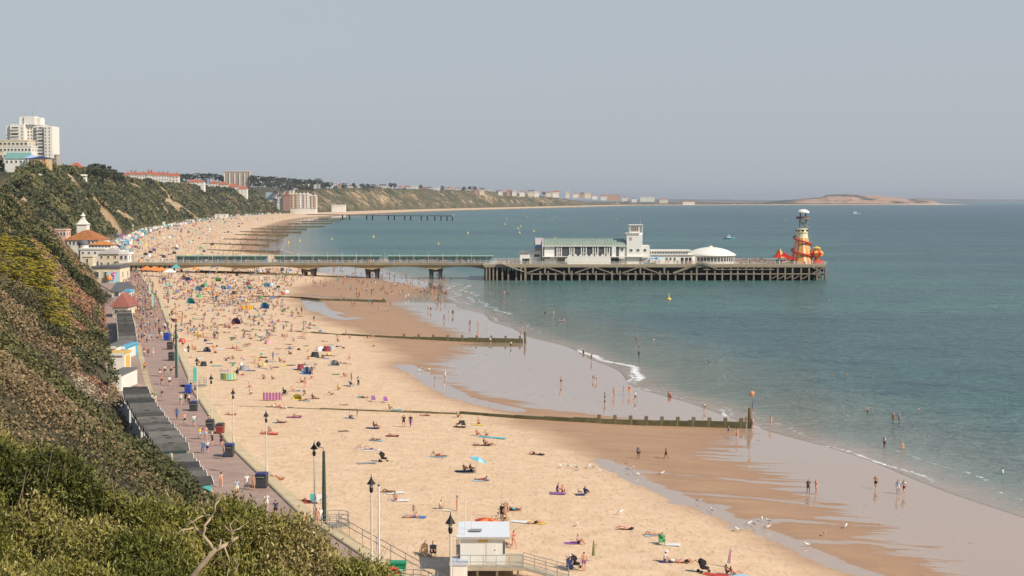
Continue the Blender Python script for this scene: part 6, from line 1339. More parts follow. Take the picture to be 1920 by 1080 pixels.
# ================================================================== PEOPLE
SKIN=[mat('skin_tanned',(.50,.27,.17),.6,.04,2),mat('skin_pale',(.66,.40,.29),.6,.04,2),mat('skin_rosy',(.62,.31,.22),.6,.04,2),mat('skin_brown',(.22,.11,.065),.6,.04,2)]
HAIR={'dark':mat('hair_dark',(.025,.017,.012),.6,.1),'brown':mat('hair_brown',(.10,.055,.03),.6,.1),'fair':mat('hair_fair',(.45,.32,.15),.6,.1),'grey':mat('hair_grey',(.42,.41,.39),.6,.1)}
def P3(*a): return Vector(a)
def sk(pelvis,chest,neck,head,top,arms,legs,face):
    """arms: per side shoulder,elbow,wrist,hand; legs: per side hip,knee,ankle,toe"""
    return dict(pelvis=P3(*pelvis),chest=P3(*chest),neck=P3(*neck),head=P3(*head),top=P3(*top),arms=[[P3(*p) for p in s] for s in arms],legs=[[P3(*p) for p in s] for s in legs],face=P3(*face))
def mir(l): return [(-a,b,c) for a,b,c in l]
_armd=[(.19,0,1.40),(.25,.03,1.12),(.27,-.05,.88),(.27,-.08,.79)]
_leg=[(.10,0,.90),(.12,-.02,.49),(.12,.03,.08),(.14,-.13,.035)]
POSES={
'stand':sk((0,0,.95),(0,0,1.30),(0,0,1.47),(0,-.01,1.58),(0,-.01,1.69),[_armd,mir(_armd)],[_leg,mir(_leg)],(0,-1,0)),
'hands_on_hips':sk((0,0,.95),(0,0,1.30),(0,0,1.47),(0,-.01,1.58),(0,-.01,1.69),[[(.19,0,1.40),(.38,.06,1.18),(.19,-.04,1.02),(.14,-.09,1.0)],[(-.19,0,1.40),(-.24,-.06,1.14),(-.12,-.26,1.2),(-.06,-.30,1.24)]],[[(.10,0,.90),(.15,-.05,.49),(.17,-.02,.08),(.2,-.17,.035)],mir(_leg)],(0,-1,0)),
'walk':sk((0,0,.93),(0,-.03,1.28),(0,-.05,1.45),(0,-.07,1.56),(0,-.07,1.67),[[(.19,-.03,1.38),(.24,.10,1.12),(.25,.10,.88),(.25,.07,.80)],[(-.19,-.03,1.38),(-.24,-.08,1.12),(-.23,-.26,.93),(-.22,-.32,.87)]],[[(.10,0,.88),(.11,-.16,.50),(.11,-.27,.09),(.12,-.42,.06)],[(-.10,0,.88),(-.11,.02,.47),(-.11,.30,.17),(-.12,.22,.04)]],(0,-1,-.1)),
'sit':sk((0,.0,.13),(0,.08,.50),(0,.04,.66),(0,.0,.77),(0,-.01,.88),[[(.19,.07,.60),(.24,-.16,.42),(.13,-.38,.40),(.07,-.44,.38)],[(-.19,.07,.60),(-.24,-.16,.42),(-.13,-.38,.40),(-.07,-.44,.38)]],[[(.10,-.04,.13),(.13,-.40,.44),(.11,-.62,.08),(.12,-.78,.05)],[(-.10,-.04,.13),(-.13,-.40,.44),(-.11,-.62,.08),(-.12,-.78,.05)]],(0,-1,-.1)),
'lean_back':sk((0,.0,.12),(0,.26,.40),(0,.36,.54),(0,.38,.65),(0,.39,.76),[[(.19,.30,.50),(.28,.46,.30),(.30,.56,.06),(.30,.64,.04)],[(-.19,.30,.50),(-.28,.46,.30),(-.30,.56,.06),(-.30,.64,.04)]],[[(.10,-.04,.12),(.12,-.46,.20),(.12,-.88,.08),(.13,-.94,.2)],[(-.10,-.04,.12),(-.14,-.38,.42),(-.12,-.62,.08),(-.13,-.78,.05)]],(0,-1,.05)),
'lie':sk((0,0,.13),(0,.36,.14),(0,.54,.14),(0,.65,.15),(0,.76,.15),[[(.19,.46,.13),(.29,.20,.08),(.28,-.04,.07),(.28,-.13,.06)],[(-.19,.46,.13),(-.36,.56,.10),(-.22,.76,.10),(-.14,.80,.10)]],[[(.10,-.05,.13),(.12,-.46,.14),(.13,-.88,.08),(.15,-.94,.2)],[(-.10,-.05,.13),(-.13,-.40,.36),(-.12,-.66,.08),(-.13,-.82,.05)]],(0,0,1)),
'prone':sk((0,0,.13),(0,.34,.22),(0,.50,.34),(0,.56,.45),(0,.57,.56),[[(.19,.44,.24),(.24,.50,.05),(.12,.76,.05),(.07,.83,.05)],[(-.19,.44,.24),(-.24,.50,.05),(-.12,.76,.05),(-.07,.83,.05)]],[[(.10,-.05,.12),(.12,-.46,.09),(.12,-.80,.20),(.13,-.90,.30)],[(-.10,-.05,.12),(-.12,-.46,.09),(-.12,-.88,.08),(-.12,-1.0,.04)]],(0,1,.1)),
'bend':sk((0,.12,.92),(0,-.18,1.10),(0,-.34,1.10),(0,-.44,1.06),(0,-.53,1.02),[[(.18,-.24,1.08),(.20,-.34,.80),(.16,-.46,.58),(.15,-.50,.50)],[(-.18,-.24,1.08),(-.20,-.34,.80),(-.16,-.46,.58),(-.15,-.50,.50)]],[[(.10,.10,.88),(.13,-.02,.49),(.13,.08,.08),(.14,-.08,.035)],[(-.10,.10,.88),(-.13,-.02,.49),(-.13,.08,.08),(-.14,-.08,.035)]],(0,-.4,-1)),
'chair_sit':sk((0,.05,.46),(0,.16,.80),(0,.16,.97),(0,.12,1.08),(0,.11,1.19),[[(.19,.16,.90),(.28,.06,.64),(.24,-.18,.58),(.22,-.26,.56)],[(-.19,.16,.90),(-.28,.06,.64),(-.24,-.18,.58),(-.22,-.26,.56)]],[[(.10,.0,.46),(.14,-.42,.50),(.14,-.50,.08),(.15,-.64,.035)],[(-.10,.0,.46),(-.14,-.42,.50),(-.14,-.50,.08),(-.15,-.64,.035)]],(0,-1,-.1)),
'kneel':sk((0,.08,.32),(0,-.02,.66),(0,-.08,.82),(0,-.12,.93),(0,-.14,1.04),[[(.18,-.04,.76),(.24,-.14,.50),(.16,-.34,.36),(.12,-.42,.32)],[(-.18,-.04,.76),(-.24,-.14,.50),(-.16,-.34,.36),(-.12,-.42,.32)]],[[(.10,.06,.29),(.14,-.26,.09),(.12,.16,.08),(.12,.30,.05)],[(-.10,.06,.29),(-.14,-.26,.09),(-.12,.16,.08),(-.12,.30,.05)]],(0,-1,-.4)),
}
def body_data(pose,sub):
    K=POSES[pose]; V=[];E=[];Rr=[]
    def a(p,r,par=None):
        V.append(p); Rr.append(r); i=len(V)-1
        if par is not None: E.append((par,i))
        return i
    pe=a(K['pelvis'],(.155,.125)); mid=a(K['pelvis'].lerp(K['chest'],.5),(.135,.105),pe); ch=a(K['chest'],(.165,.12),mid); nk=a(K['neck'],(.062,.06),ch); hd=a(K['head'],(.082,.092),nk); tp=a(K['top'],(.062,.068),hd)
    bones=[('torso',K['pelvis'],K['chest'],.15)]; 
    for s in (0,1):
        A=K['arms'][s]; i=a(A[0],(.062,.062),ch); j=a(A[1],(.044,.044),i); w=a(A[2],(.030,.030),j); h=a(A[2].lerp(A[3],.55),(.040,.022),w)
        Lg=K['legs'][s]; i=a(Lg[0],(.095,.10),pe); m_=a(Lg[0].lerp(Lg[1],.5),(.082,.085),i); j=a(Lg[1],(.060,.062),m_); m2=a(Lg[1].lerp(Lg[2],.35),(.058,.06),j); an=a(Lg[2],(.036,.04),m2); a(Lg[3],(.036,.026),an)
    me=bpy.data.meshes.new('person'); me.from_pydata([tuple(v) for v in V],E,[]); o=bpy.data.objects.new('tmp',me); COL.objects.link(o)
    sm=o.modifiers.new('s','SKIN'); sm.use_smooth_shade=True; sm.branch_smoothing=.4
    for i,sv in enumerate(me.skin_vertices[0].data): sv.radius=Rr[i]; sv.use_root=(i==0)
    if sub: ss=o.modifiers.new('u','SUBSURF'); ss.levels=1; ss.render_levels=1
    dg=bpy.context.evaluated_depsgraph_get(); m2=bpy.data.meshes.new_from_object(o.evaluated_get(dg)); bpy.data.objects.remove(o)
    nv=len(m2.vertices); co=np.empty(nv*3); m2.vertices.foreach_get('co',co); co=co.reshape(-1,3); no=np.empty(nv*3); m2.vertex_normals.foreach_get('vector',no) if hasattr(m2,'vertex_normals') else None; no=no.reshape(-1,3)
    fc=[tuple(p.vertices) for p in m2.polygons]
    # nose and ears pushed out of the head
    hc=np.array(K['head']); f=np.array(K['face'].normalized()); up=np.array((K['top']-K['head']).normalized()); sd=np.cross(f,up); rel=co-hc; d=np.linalg.norm(rel,axis=1); isH=d<.16
    isH&=(rel@up>-.07)
    if sub:
        k=isH&(rel@f>.06)&(abs(rel@sd)<.03)&(abs(rel@up-.0)<.045); co[k]+=f*.022
        k=isH&(abs(rel@sd)>.06)&(abs(rel@f)<.04)&(abs(rel@up)<.04); co[k]+=np.sign(rel[k]@sd)[:,None]*sd*.014
    # nearest bone of each vertex
    seg=[('torso',K['pelvis'],K['chest'],1.0),('neck',K['chest'].lerp(K['neck'],.6),K['head'],.6),('head',K['head'],K['top'],.8)]
    for s in (0,1):
        A=K['arms'][s]; Lg=K['legs'][s]
        seg+=[('uarm',K['chest'].lerp(A[0],.9),A[1],.5),('farm',A[1],A[3],.45),('thigh',Lg[0],Lg[1],.7),('shin',Lg[1],Lg[2],.5),('foot',Lg[2],Lg[3],.5)]
    D=[];T=[]
    for nme,p,q,wt in seg:
        p=np.array(p);q=np.array(q);dv=q-p; t=np.clip(((co-p)@dv)/(dv@dv+1e-9),0,1); D.append(np.linalg.norm(co-p-t[:,None]*dv,axis=1)/(.5+.5*wt)); T.append(t)
    D=np.array(D);T=np.array(T);b=D.argmin(0); bt=T[b,np.arange(nv)]; names=np.array([s[0] for s in seg])[b]
    # hands: five tapered fingers on each palm
    fv=[];ff=[]
    if sub:
        for s in (0,1):
            A=K['arms'][s]; w=A[2]; dr=(A[3]-A[2]).normalized(); lat=dr.cross(Vector((0,1,.3))).normalized(); base=w.lerp(A[3],.75)
            for q,(off,L_,an) in enumerate(((-.030,.062,-.1),(-.010,.072,-.02),(.010,.068,.04),(.028,.052,.12),(-.042,.045,-.8))):
                st=base+lat*off-(dr*.035 if q==4 else dr*0); e1=st+(dr+lat*an).normalized()*L_*.55; e2=e1+(dr+lat*an+Vector((0,-.3,-.25))).normalized()*L_*.5
                m_=MB().tube([st,e1,e2],[.010,.009,.006],5); n0=nv+len(fv); fv+=m_.v; ff+=[tuple(i+n0 for i in g) for g in m_.f]
    V2=[tuple(c) for c in co]+fv; F2=fc+ff
    me2=bpy.data.meshes.new('person'); me2.from_pydata(V2,[],F2); me2.polygons.foreach_set('use_smooth',[True]*len(F2)); me2.materials.append(SKIN[0]); me2.update(); bpy.data.meshes.remove(m2)
    def shell(name,test,off,extra=None):
        keep=[g for g in fc if all(test(i) for i in g)]
        idx=sorted({i for g in keep for i in g}); mp={i:n for n,i in enumerate(idx)}
        if not keep: return None
        vs=[tuple(co[i]+no[i]*off) for i in idx]; fs=[tuple(mp[i] for i in g) for g in keep]
        if extra: n0=len(vs); vs+=extra.v; fs+=[tuple(i+n0 for i in g) for g in extra.f]
        m=bpy.data.meshes.new(name); m.from_pydata(vs,[],fs); m.polygons.foreach_set('use_smooth',[True]*len(fs)); m.materials.append(SKIN[0]); m.update(); return m
    relu=rel@up; relf=rel@f
    tors=lambda i:names[i]=='torso'
    cd=np.array((K['chest']-K['pelvis']).normalized()); L_=(K['chest']-K['pelvis']).length; tt=((co-np.array(K['pelvis']))@cd)/L_
    G_={}
    G_['shirt']=shell('shirt',lambda i:(names[i]=='torso' and tt[i]>.05) or (names[i]=='uarm' and bt[i]<.62) or (names[i]=='neck' and bt[i]<.15),.016)
    G_['bikini_top']=shell('bikini_top',lambda i:names[i] in('torso','uarm') and .70<tt[i]<1.02 and (names[i]=='torso' or bt[i]<.1),.008)
    G_['shorts']=shell('shorts',lambda i:(names[i]=='torso' and tt[i]<.28) or (names[i]=='thigh' and bt[i]<.62),.014)
    G_['briefs']=shell('briefs',lambda i:(names[i]=='torso' and tt[i]<.12) or (names[i]=='thigh' and bt[i]<.12),.008)
    G_['trousers']=shell('trousers',lambda i:(names[i]=='torso' and tt[i]<.28) or names[i]=='thigh' or (names[i]=='shin' and bt[i]<.92),.016)
    G_['dress']=shell('dress',lambda i:names[i]=='torso' or (names[i]=='thigh' and bt[i]<.7),.03)
    hairt=lambda i:isH[i] and (relu[i]>.055+.5*max(0,relf[i]) or (relf[i]<-.0 and relu[i]>-.05))
    G_['hair_short']=shell('hair',hairt,.014)
    bk=hc-f*.085; tl=MB().tube([tuple(bk+up*.05),tuple(bk-up*.06-f*.01),tuple(bk-up*.2-f*.01)],[.05,.06,.02],6)
    G_['hair_long']=shell('hair',hairt,.016,tl)
    hat=MB(); cpt=hc+up*.10; e1=f; e2=sd
    for (rr,hz) in ((.19,.0),(.10,.015),(.095,.10),(.02,.115)):
        for k in range(12): t=2*math.pi*k/12; hat.v.append(tuple(cpt+e1*rr*math.cos(t)+e2*rr*math.sin(t)+up*hz))
    for i in range(3):
        for k in range(12): hat.f.append((i*12+k,i*12+(k+1)%12,(i+1)*12+(k+1)%12,(i+1)*12+k))
    m=bpy.data.meshes.new('hat'); m.from_pydata(hat.v,[],hat.f); m.materials.append(SKIN[0]); G_['hat']=m
    return me2,G_,co,fc,names,tt,bt,isH,relu,relf
BD={}
def bd(p):
    if p not in BD: BD[p]=body_data(p,True)
    return BD[p]
def obj_(name,me,par,m):
    if me is None: return None
    o=bpy.data.objects.new(name,me); COL.objects.link(o); o.parent=par; o.material_slots[0].link='OBJECT'; o.material_slots[0].material=m; return o
CN={'k':'black','w':'white','n':'navy','b':'blue','l':'light blue','t':'turquoise','r':'red','p':'pink','y':'yellow','o':'orange','g':'green','u':'purple','e':'grey','m':'maroon','c':'cream','a':'teal'}
PN={'S':'stand','A':'hands_on_hips','W':'walk','T':'sit','R':'lean_back','L':'lie','P':'prone','B':'bend','C':'chair_sit','K':'kneel','J':'stand','Q':'sit','X':'stand','H':'stand'}
PW={'S':'standing','A':'standing hand on hip','W':'walking','T':'sitting knees up','R':'leaning back','L':'lying down','P':'lying propped on elbows','B':'bending over','C':'sitting in a folding chair','K':'kneeling','J':'small child standing','Q':'small child sitting','X':'bather standing waist deep','H':'swimmer, head above water'}
LM=[(905,1040,'the lifeguard hut'),(746,1070,'the green cabinet'),(608,975,'the green column'),(711,1000,'the white flagpole'),(590,960,'the second street lamp'),(491,905,'the big blue lidded bin'),(429,850,'the upper big bin'),(402,806,'the pair of bins'),(363,765,'the lone dark bin'),(353,735,'the blue topped bin'),(320,660,'the two bins by the grey column'),(313,632,'the royal blue bin'),(362,715,'the beach access platform'),(280,760,'the near beach huts'),(330,850,'the lowest beach huts'),(240,680,'the kiosk'),(242,640,'the blue shop'),(232,600,'the far beach huts'),(230,572,'the maroon roofed cafe'),(512,748,'the purple windbreak'),(428,712,'the turquoise windbreak'),(576,700,'the blue and white tent'),(626,683,'the white tent'),(652,722,'the grey umbrella'),(558,746,'the yellow tent'),(712,752,'the purple chairs'),(719,860,'the lone pushchair'),(887,875,'the cyan umbrella'),(922,819,'the turquoise towel'),(389,658,'the striped tent'),(443,604,'the maroon and blue tent'),(463,578,'the orange windbreak'),(358,566,'the turquoise tent'),(497,575,'the right turquoise tent'),(409,526,'the green tent'),(500,536,'the cyan tent'),(295,516,'the orange awnings'),(320,516,'the white gazebo'),(1320,1068,'the lower pushchair'),(1078,1060,'the pushchair'),(1113,1045,'the closed umbrella'),(1342,1078,'the red towel'),(1073,1018,'the purple towel'),(1399,790,'the tall groyne pile'),(1250,798,'the outer part of the long groyne'),(950,782,'the start of the weedy groyne'),(650,768,'the buried groyne'),(979,640,'the slim beacon pile'),(850,636,'the second groyne'),(660,628,'the root of the second groyne'),(650,563,'the low weedy groyne'),(575,515,'the left pair of pier legs'),(695,515,'the middle pier legs'),(815,518,'the right pier legs'),(918,525,'the start of the pier head'),(1100,528,'the theatre side of the pier'),(1342,528,'the dome side of the pier'),(1130,690,'the main breaker'),(1000,630,'the small breakers'),(1380,1000,'the wet channel'),(1150,895,'the channel head'),(790,712,'the small pool'),(1880,700,'the right edge of the photo'),(1900,880,'the right edge of the photo'),(1530,900,'the lower shining sand'),(1700,890,'the lower shoreline')]
used_lab={}
def near_lm(px,py):
    b=min(LM,key=lambda q:(q[0]-px)**2+((q[1]-py)*2.0)**2); dx=px-b[0]; dy=(py-b[1])*2
    rel='left of' if dx<0 and abs(dx)>abs(dy) else 'right of' if abs(dx)>abs(dy) else 'in front of' if dy>0 else 'behind'
    if abs(dx)<9 and abs(dy)<9: rel='beside'
    return rel,b[2]
_cd=[('near',0,0)]
NPEOPLE=0
def person(px,py,code,top='s',bot='n',face=None,hair=None,scale=None,long_=None,xyz=None,hat=None,rn=random):
    global NPEOPLE
    pose=PN[code]; me,G_=bd(pose)[:2]
    if xyz: x,y,z=xyz
    elif code in 'XH': x,y=G(px,py,0.0); z=-.82 if code=='X' else -1.38
    elif py>520 and px<float(960+ (prom_right_px(py)-960)): x,y=G(px,py,PZ); z=PZ
    else: x,y,z=GB(px,py)
    sc=scale or rn.uniform(.94,1.05); child=code in 'JQ'
    if child: sc=rn.uniform(.60,.72)
    if code=='X' : z*=sc
    a=face if face is not None else rn.uniform(0,6.28)
    if code in 'LP' and face is None: a=rn.choice([1.35,1.75,-1.4,-1.75])+rn.uniform(-.25,.25)
    if code=='T' and face is None or code=='R' and face is None: a=rn.uniform(.2,2.6)
    o=bpy.data.objects.new('person',me); COL.objects.link(o); o.location=(x,y,z+(.03 if code in 'TLRPQ' else 0)); o.rotation_euler=(0,0,a); o.scale=(sc,)*3
    o.material_slots[0].link='OBJECT'; o.material_slots[0].material=SKIN[rn.choice([0,0,1,1,2,2,0,3]) if not child else 1]
    hk=hair or rn.choice(['dark','dark','brown','brown','fair','grey']); fem=(top.islower() and top!='s') or top=='D' or rn.random()<.3
    desc=PW[code]
    if top.islower() and top!='s': obj_('bikini_top',G_['bikini_top'],o,cm(CN[top])); obj_('briefs',G_['briefs'],o,cm(CN[bot.lower()])); cl=f'{CN[top]} swimwear'
    else:
        if top!='s' : obj_('shirt',G_['shirt'],o,cm(CN[top.lower()]))
        if code!='H': obj_('trousers' if bot.isupper() else 'shorts',G_['trousers' if bot.isupper() else 'shorts'],o,cm(CN[bot.lower()]))
        cl=(f'{CN[top.lower()]} top' if top!='s' else 'bare top')+(f' and {CN[bot.lower()]} '+('trousers' if bot.isupper() else 'shorts') if code not in 'XH' else '')
    obj_('hair',G_['hair_long' if fem else 'hair_short'],o,HAIR[hk])
    if hat: obj_('hat',G_['hat'],o,cm(hat)); cl+=f', {hat} hat'
    rel,lm=near_lm(px,py); 
    for base in (f'person {desc}, {cl}, {rel} {lm}',f'{hk} haired person {desc}, {cl}, {rel} {lm}'):
        if base not in used_lab and len(base.split())<=16: break
    n=1; lab=base
    while lab in used_lab or len(lab.split())>16:
        n+=1; lab=f'{ordi(n-1)} {hk} haired {PW[code].split(",")[0]}, {cl.split(" and ")[0]}, {rel} {lm}'
        if len(lab.split())>16: lab=f'{ordi(n-1)} {cl.split(" and ")[0]} person {rel} {lm}'
        if n>60: break
    used_lab[lab]=1
    ps='people on the promenade' if (py>520 and z==PZ) else 'bathers in the sea' if code in 'XH' else 'people on the beach'
    tag(o,lab,'person',ps); NPEOPLE+=1; return o
def prom_right_px(py):
    # screen x of the sea wall at this row, to decide who stands on the promenade
    y=(CAMZ-PZ)*F/(py-HOR); return project(float(xp(y))-.9,y,PZ)[0]
DATA="""
728,924,L,k,k 741,939,T,s,r 776,966,J,g,g 771,971,P,b,r 826,955,K,C,e 857,958,S,s,o 948,956,T,K,k 962,957,P,s,t 941,977,S,K,n 947,981,A,p,r 946,1000,A,p,m 1003,982,L,s,k 963,1029,W,r,r 948,1023,R,s,b 796,1039,C,P,p 812,1040,C,W,w 1045,924,K,N,n 1055,924,T,s,k 1085,926,Q,s,y 1097,927,T,N,N 1084,1020,T,C,k 1095,1071,S,s,u 1068,1068,C,N,N 1170,992,L,m,m 1222,1004,L,k,p 1241,1020,C,G,k 1247,1054,K,W,b 1259,1054,P,s,w 1285,1055,L,s,k 1362,1077,T,p,u 1378,1078,R,p,w
578,674,T,R,k 611,668,L,k,k 622,668,L,k,n 655,673,T,s,r 643,682,L,s,w 652,683,L,p,w 567,685,P,m,m 563,697,T,N,k 585,702,S,K,n 590,696,J,s,b 583,710,T,W,r 564,717,L,s,k 645,707,T,K,o 650,706,Q,o,o 659,716,S,p,k 672,723,A,W,K 634,731,T,Y,n 621,741,R,s,k 571,741,K,K,k 586,748,T,N,k 570,752,L,w,w 680,746,P,A,k 646,760,L,s,w 730,768,T,s,r 670,786,S,N,r 656,784,T,W,k 701,802,T,s,p 707,803,T,p,r 757,801,A,K,k 770,801,W,K,U 797,780,L,k,k 858,783,T,G,k 861,801,C,K,k 898,796,K,s,r 894,817,T,R,r 911,818,T,s,m 908,834,T,K,k 897,835,L,k,k 920,835,L,k,m 736,818,L,m,r 704,826,L,w,l 695,844,L,s,b 680,840,L,k,w 818,856,R,s,o 827,857,L,o,o 1003,852,L,s,k 870,883,T,p,n 882,884,T,K,k 904,901,P,s,r
270,667,W,R,w 278,668,W,K,k 287,668,W,s,w 300,706,A,M,w 309,702,W,W,k 321,702,W,P,k 303,722,W,s,k 318,724,W,W,k 304,745,W,E,n 284,754,W,M,w 291,755,W,G,c 290,783,W,M,k 299,785,W,T,w 304,799,W,W,K 307,813,W,s,w 332,787,W,B,b 339,759,W,W,a 348,756,S,K,k 354,759,S,W,K 348,787,J,U,w 346,798,W,s,k 364,800,W,W,t 330,817,W,E,l 336,840,W,W,b 347,841,W,E,k 375,824,W,Y,l 386,824,W,P,l 380,850,W,B,B 389,850,W,W,n 398,837,S,K,k 415,837,W,K,k 420,861,S,E,N 392,800,S,r,r 415,914,W,o,o 444,929,W,L,w 463,918,W,W,w 475,919,W,o,k 517,970,W,N,k 500,957,W,W,w 569,993,W,m,w 594,985,W,p,w 601,984,W,W,w
271,696,W,O,k 358,735,S,N,k 366,740,A,K,n 315,615,W,N,k 322,619,W,R,k 309,618,W,W,n 328,633,S,N,n 332,640,S,T,k 326,646,W,K,k
343,652,S,s,k 361,654,T,k,k 366,656,T,s,n 402,662,T,p,k 400,655,J,s,k 355,671,P,k,k 372,682,T,k,r 436,654,T,s,k 444,655,T,o,o 462,648,L,s,p 466,646,L,o,r 522,655,L,r,r 542,665,T,K,K 512,675,S,B,b 493,671,L,k,k 427,673,L,s,k 436,674,T,N,e 524,679,T,k,k 533,680,T,s,r 578,660,Q,s,r 438,713,L,s,k 444,702,C,K,k 454,704,L,s,r 459,692,P,r,r 494,711,T,K,k 508,694,T,p,w 510,712,T,s,k 565,694,L,k,r 567,717,R,s,r 467,727,T,k,k 469,740,T,W,k 516,748,T,K,r 524,746,T,p,u 533,740,C,K,k 515,763,L,s,w 523,762,P,s,r 528,766,L,r,k 548,734,T,p,k 572,727,S,m,k 433,778,L,p,w 549,783,L,k,u 556,782,L,u,k 527,793,P,k,r 498,812,P,s,m 505,811,T,K,k 512,813,L,r,r 513,897,L,s,r 522,898,L,e,e 566,941,L,r,r 478,681,T,y,w 420,695,L,w,w 485,690,T,s,k 604,672,T,k,g 689,634,T,K,k 697,633,T,r,k 632,633,T,w,c 650,630,S,W,w 655,634,T,s,r 700,650,T,s,k 608,641,L,s,r 633,641,T,K,k
803,583,A,s,n 808,585,S,K,k 814,560,S,m,k 819,574,A,s,u 821,567,S,r,r 827,574,S,n,p 835,568,S,s,k 833,601,W,s,r 842,592,W,W,w 849,592,S,K,k 824,544,S,s,r 869,553,S,s,r 873,556,A,p,n 855,537,X,s,k 873,535,X,r,r 893,568,X,s,b 899,567,X,s,k 920,552,X,w,w 946,550,X,s,r 951,552,X,K,k 959,552,X,s,o 968,563,H,s,n 975,565,X,p,p 981,564,H,s,n 925,585,X,W,k 942,568,X,s,r 881,612,S,p,w 896,614,S,p,w 915,616,W,s,w 896,636,S,s,p 919,645,W,W,n 958,652,W,W,k 976,632,A,s,r 985,630,B,W,w 979,606,X,o,o 1022,588,X,s,k 1038,588,X,w,w 1059,588,H,s,k 1051,602,P,s,l 1058,602,X,p,p 1094,663,X,K,k 1098,675,J,o,o 1109,678,S,p,w 1199,649,X,s,r 1198,665,X,K,k 1226,637,H,s,r 1193,635,X,w,k 1240,631,H,r,r 1245,628,H,s,r 1141,606,H,r,r 1052,722,S,s,n 1119,716,B,c,w 1112,714,J,s,k 834,711,W,W,w 816,716,J,w,w
1134,754,S,s,k 1134,759,J,s,k 1151,744,A,t,a 1146,750,J,w,p 1169,742,S,p,k 1180,741,S,R,o 1191,752,W,W,n 1254,744,X,r,r 1257,745,X,s,r 1321,771,B,C,k 1411,772,S,B,b 1445,799,W,k,w 1399,803,A,p,u 1411,804,S,W,p 1366,814,J,B,b 1382,824,W,w,p 1197,860,S,E,k 1249,861,W,s,k
1627,771,X,s,k 1634,772,H,s,r 1675,785,X,p,p 1686,785,X,s,r 1722,767,H,s,o 1658,841,S,W,m 1692,841,X,r,r 1880,889,X,W,t 1642,917,W,s,k 1684,927,S,L,w 1695,927,W,W,m 1515,925,A,K,k 1530,926,A,c,w 1830,706,H,s,k 1587,703,H,o,o 1560,703,H,s,k 1323,680,H,s,k
"""
rp=random.Random(21)
for tok in DATA.split():
    a=tok.split(','); fc_=None
    px,py=float(a[0]),float(a[1])
    if a[2]=='W': fc_=rp.choice([math.pi+.25,.25])+rp.uniform(-.35,.35) if px<620 else rp.uniform(0,6.28)
    person(px,py,a[2],a[3],a[4],face=fc_,rn=rp,hat='white' if tok.startswith('1247') else ('cream' if rp.random()<.06 else None))
for i,(px,py) in enumerate([(796,1042),(812,1043),(1241,1022),(444,704),(533,742),(1068,1070)]): chair_at(px,py,['brown','black','green','black','black','navy'][i],f'{["brown","black","green","dark","charcoal","navy"][i]} folding chair under the sitter '+['left of the pair near the wall','right of the pair near the wall','with a green top, lower right','by the turquoise windbreak','right of the purple windbreak','beside the man in purple shorts'][i])
# the middle distance: individuals up to three hundred, drawn from zones of the beach
print('near people',NPEOPLE)
zones=[([(226,520),(262,520),(300,600),(335,640),(255,640),(240,600)],60,'W',True),([(300,530),(560,522),(545,560),(600,612),(560,640),(345,640),(310,590)],160,'TLPKS',False),([(620,520),(840,525),(800,560),(730,600),(620,560)],34,'SWAJ',False)]
cols=list('kwnblrpyogutmea')
def rnd_in(poly,r):
    xs=[p[0] for p in poly]; ys_=[p[1] for p in poly]
    while True:
        x=r.uniform(min(xs),max(xs)); y=min(ys_)+(max(ys_)-min(ys_))*r.random()
        if bool(inpoly(np.array([x]),np.array([y]),poly)[0]): return x,y
mid=[]
for poly,n,codes,pr in zones:
    for i in range(n): mid.append((*rnd_in(poly,rp),rp.choice(codes)))
mid.sort(key=lambda q:-q[1])
room=max(0,300-NPEOPLE)
for px,py,c in mid[:room]:
    t=rp.choice(cols); person(px,py,c,rp.choice(['s',t,t.upper(),t.upper()]) if c!='W' else rp.choice([t.upper(),t.upper(),'s']),rp.choice(list('kknnbewrm')),rn=rp,face=None if c!='W' else rp.choice([math.pi+.25,.25]))
# the crowd beyond: one mesh, simpler figures
CROWD,_n,_b=nodes('crowd_colours'); _nb=NB(_n); _nb.L(_nb.attr('cc').outputs['Color'],_b.inputs['Base Color']); _b.inputs['Roughness'].default_value=.8
def lowbody(pose):
    K=POSES[pose]; mb=MB()
    def T(pts,r,m,n=5): mb.tube(pts,r,n,m)
    T([K['pelvis'],K['pelvis'].lerp(K['chest'],.5),K['chest'],K['chest'].lerp(K['neck'],.7)],[.155,.14,.17,.08],1); T([K['neck'],K['head'],K['top']],[.06,.1,.07],3)
    for s in (0,1):
        A=K['arms'][s]; L_=K['legs'][s]; T([A[0],A[1]],[.06,.045],1,4); T([A[1],A[3]],[.04,.03],0,4); T([L_[0],L_[0].lerp(L_[1],.7)],[.1,.08],2,4); T([L_[0].lerp(L_[1],.7),L_[1],L_[2],L_[3]],[.075,.06,.04,.035],0,4)
    quad=[];mt_=[]
    for f,m in zip(mb.f,mb.m):
        if len(f)==4: quad.append(f); mt_.append(m)
        else:
            for k in range(1,len(f)-1,2): quad.append((f[0],f[k],f[k+1],f[min(k+2,len(f)-1)])); mt_.append(m)
    return np.array([tuple(v) for v in mb.v]),np.array(quad),np.array(mt_)
LB={p:lowbody(p) for p in ('stand','walk','sit','lie','prone','kneel')}
VV=[];FF=[];CC=[]; off_=0
pal=np.array([CL[c] for c in ('black','black','white','navy','navy','blue','light blue','turquoise','red','pink','yellow','orange','green','purple','grey','maroon','teal','white','black','grey')]); skn=np.array([(.50,.27,.17),(.62,.36,.26),(.60,.30,.21),(.30,.16,.10)])
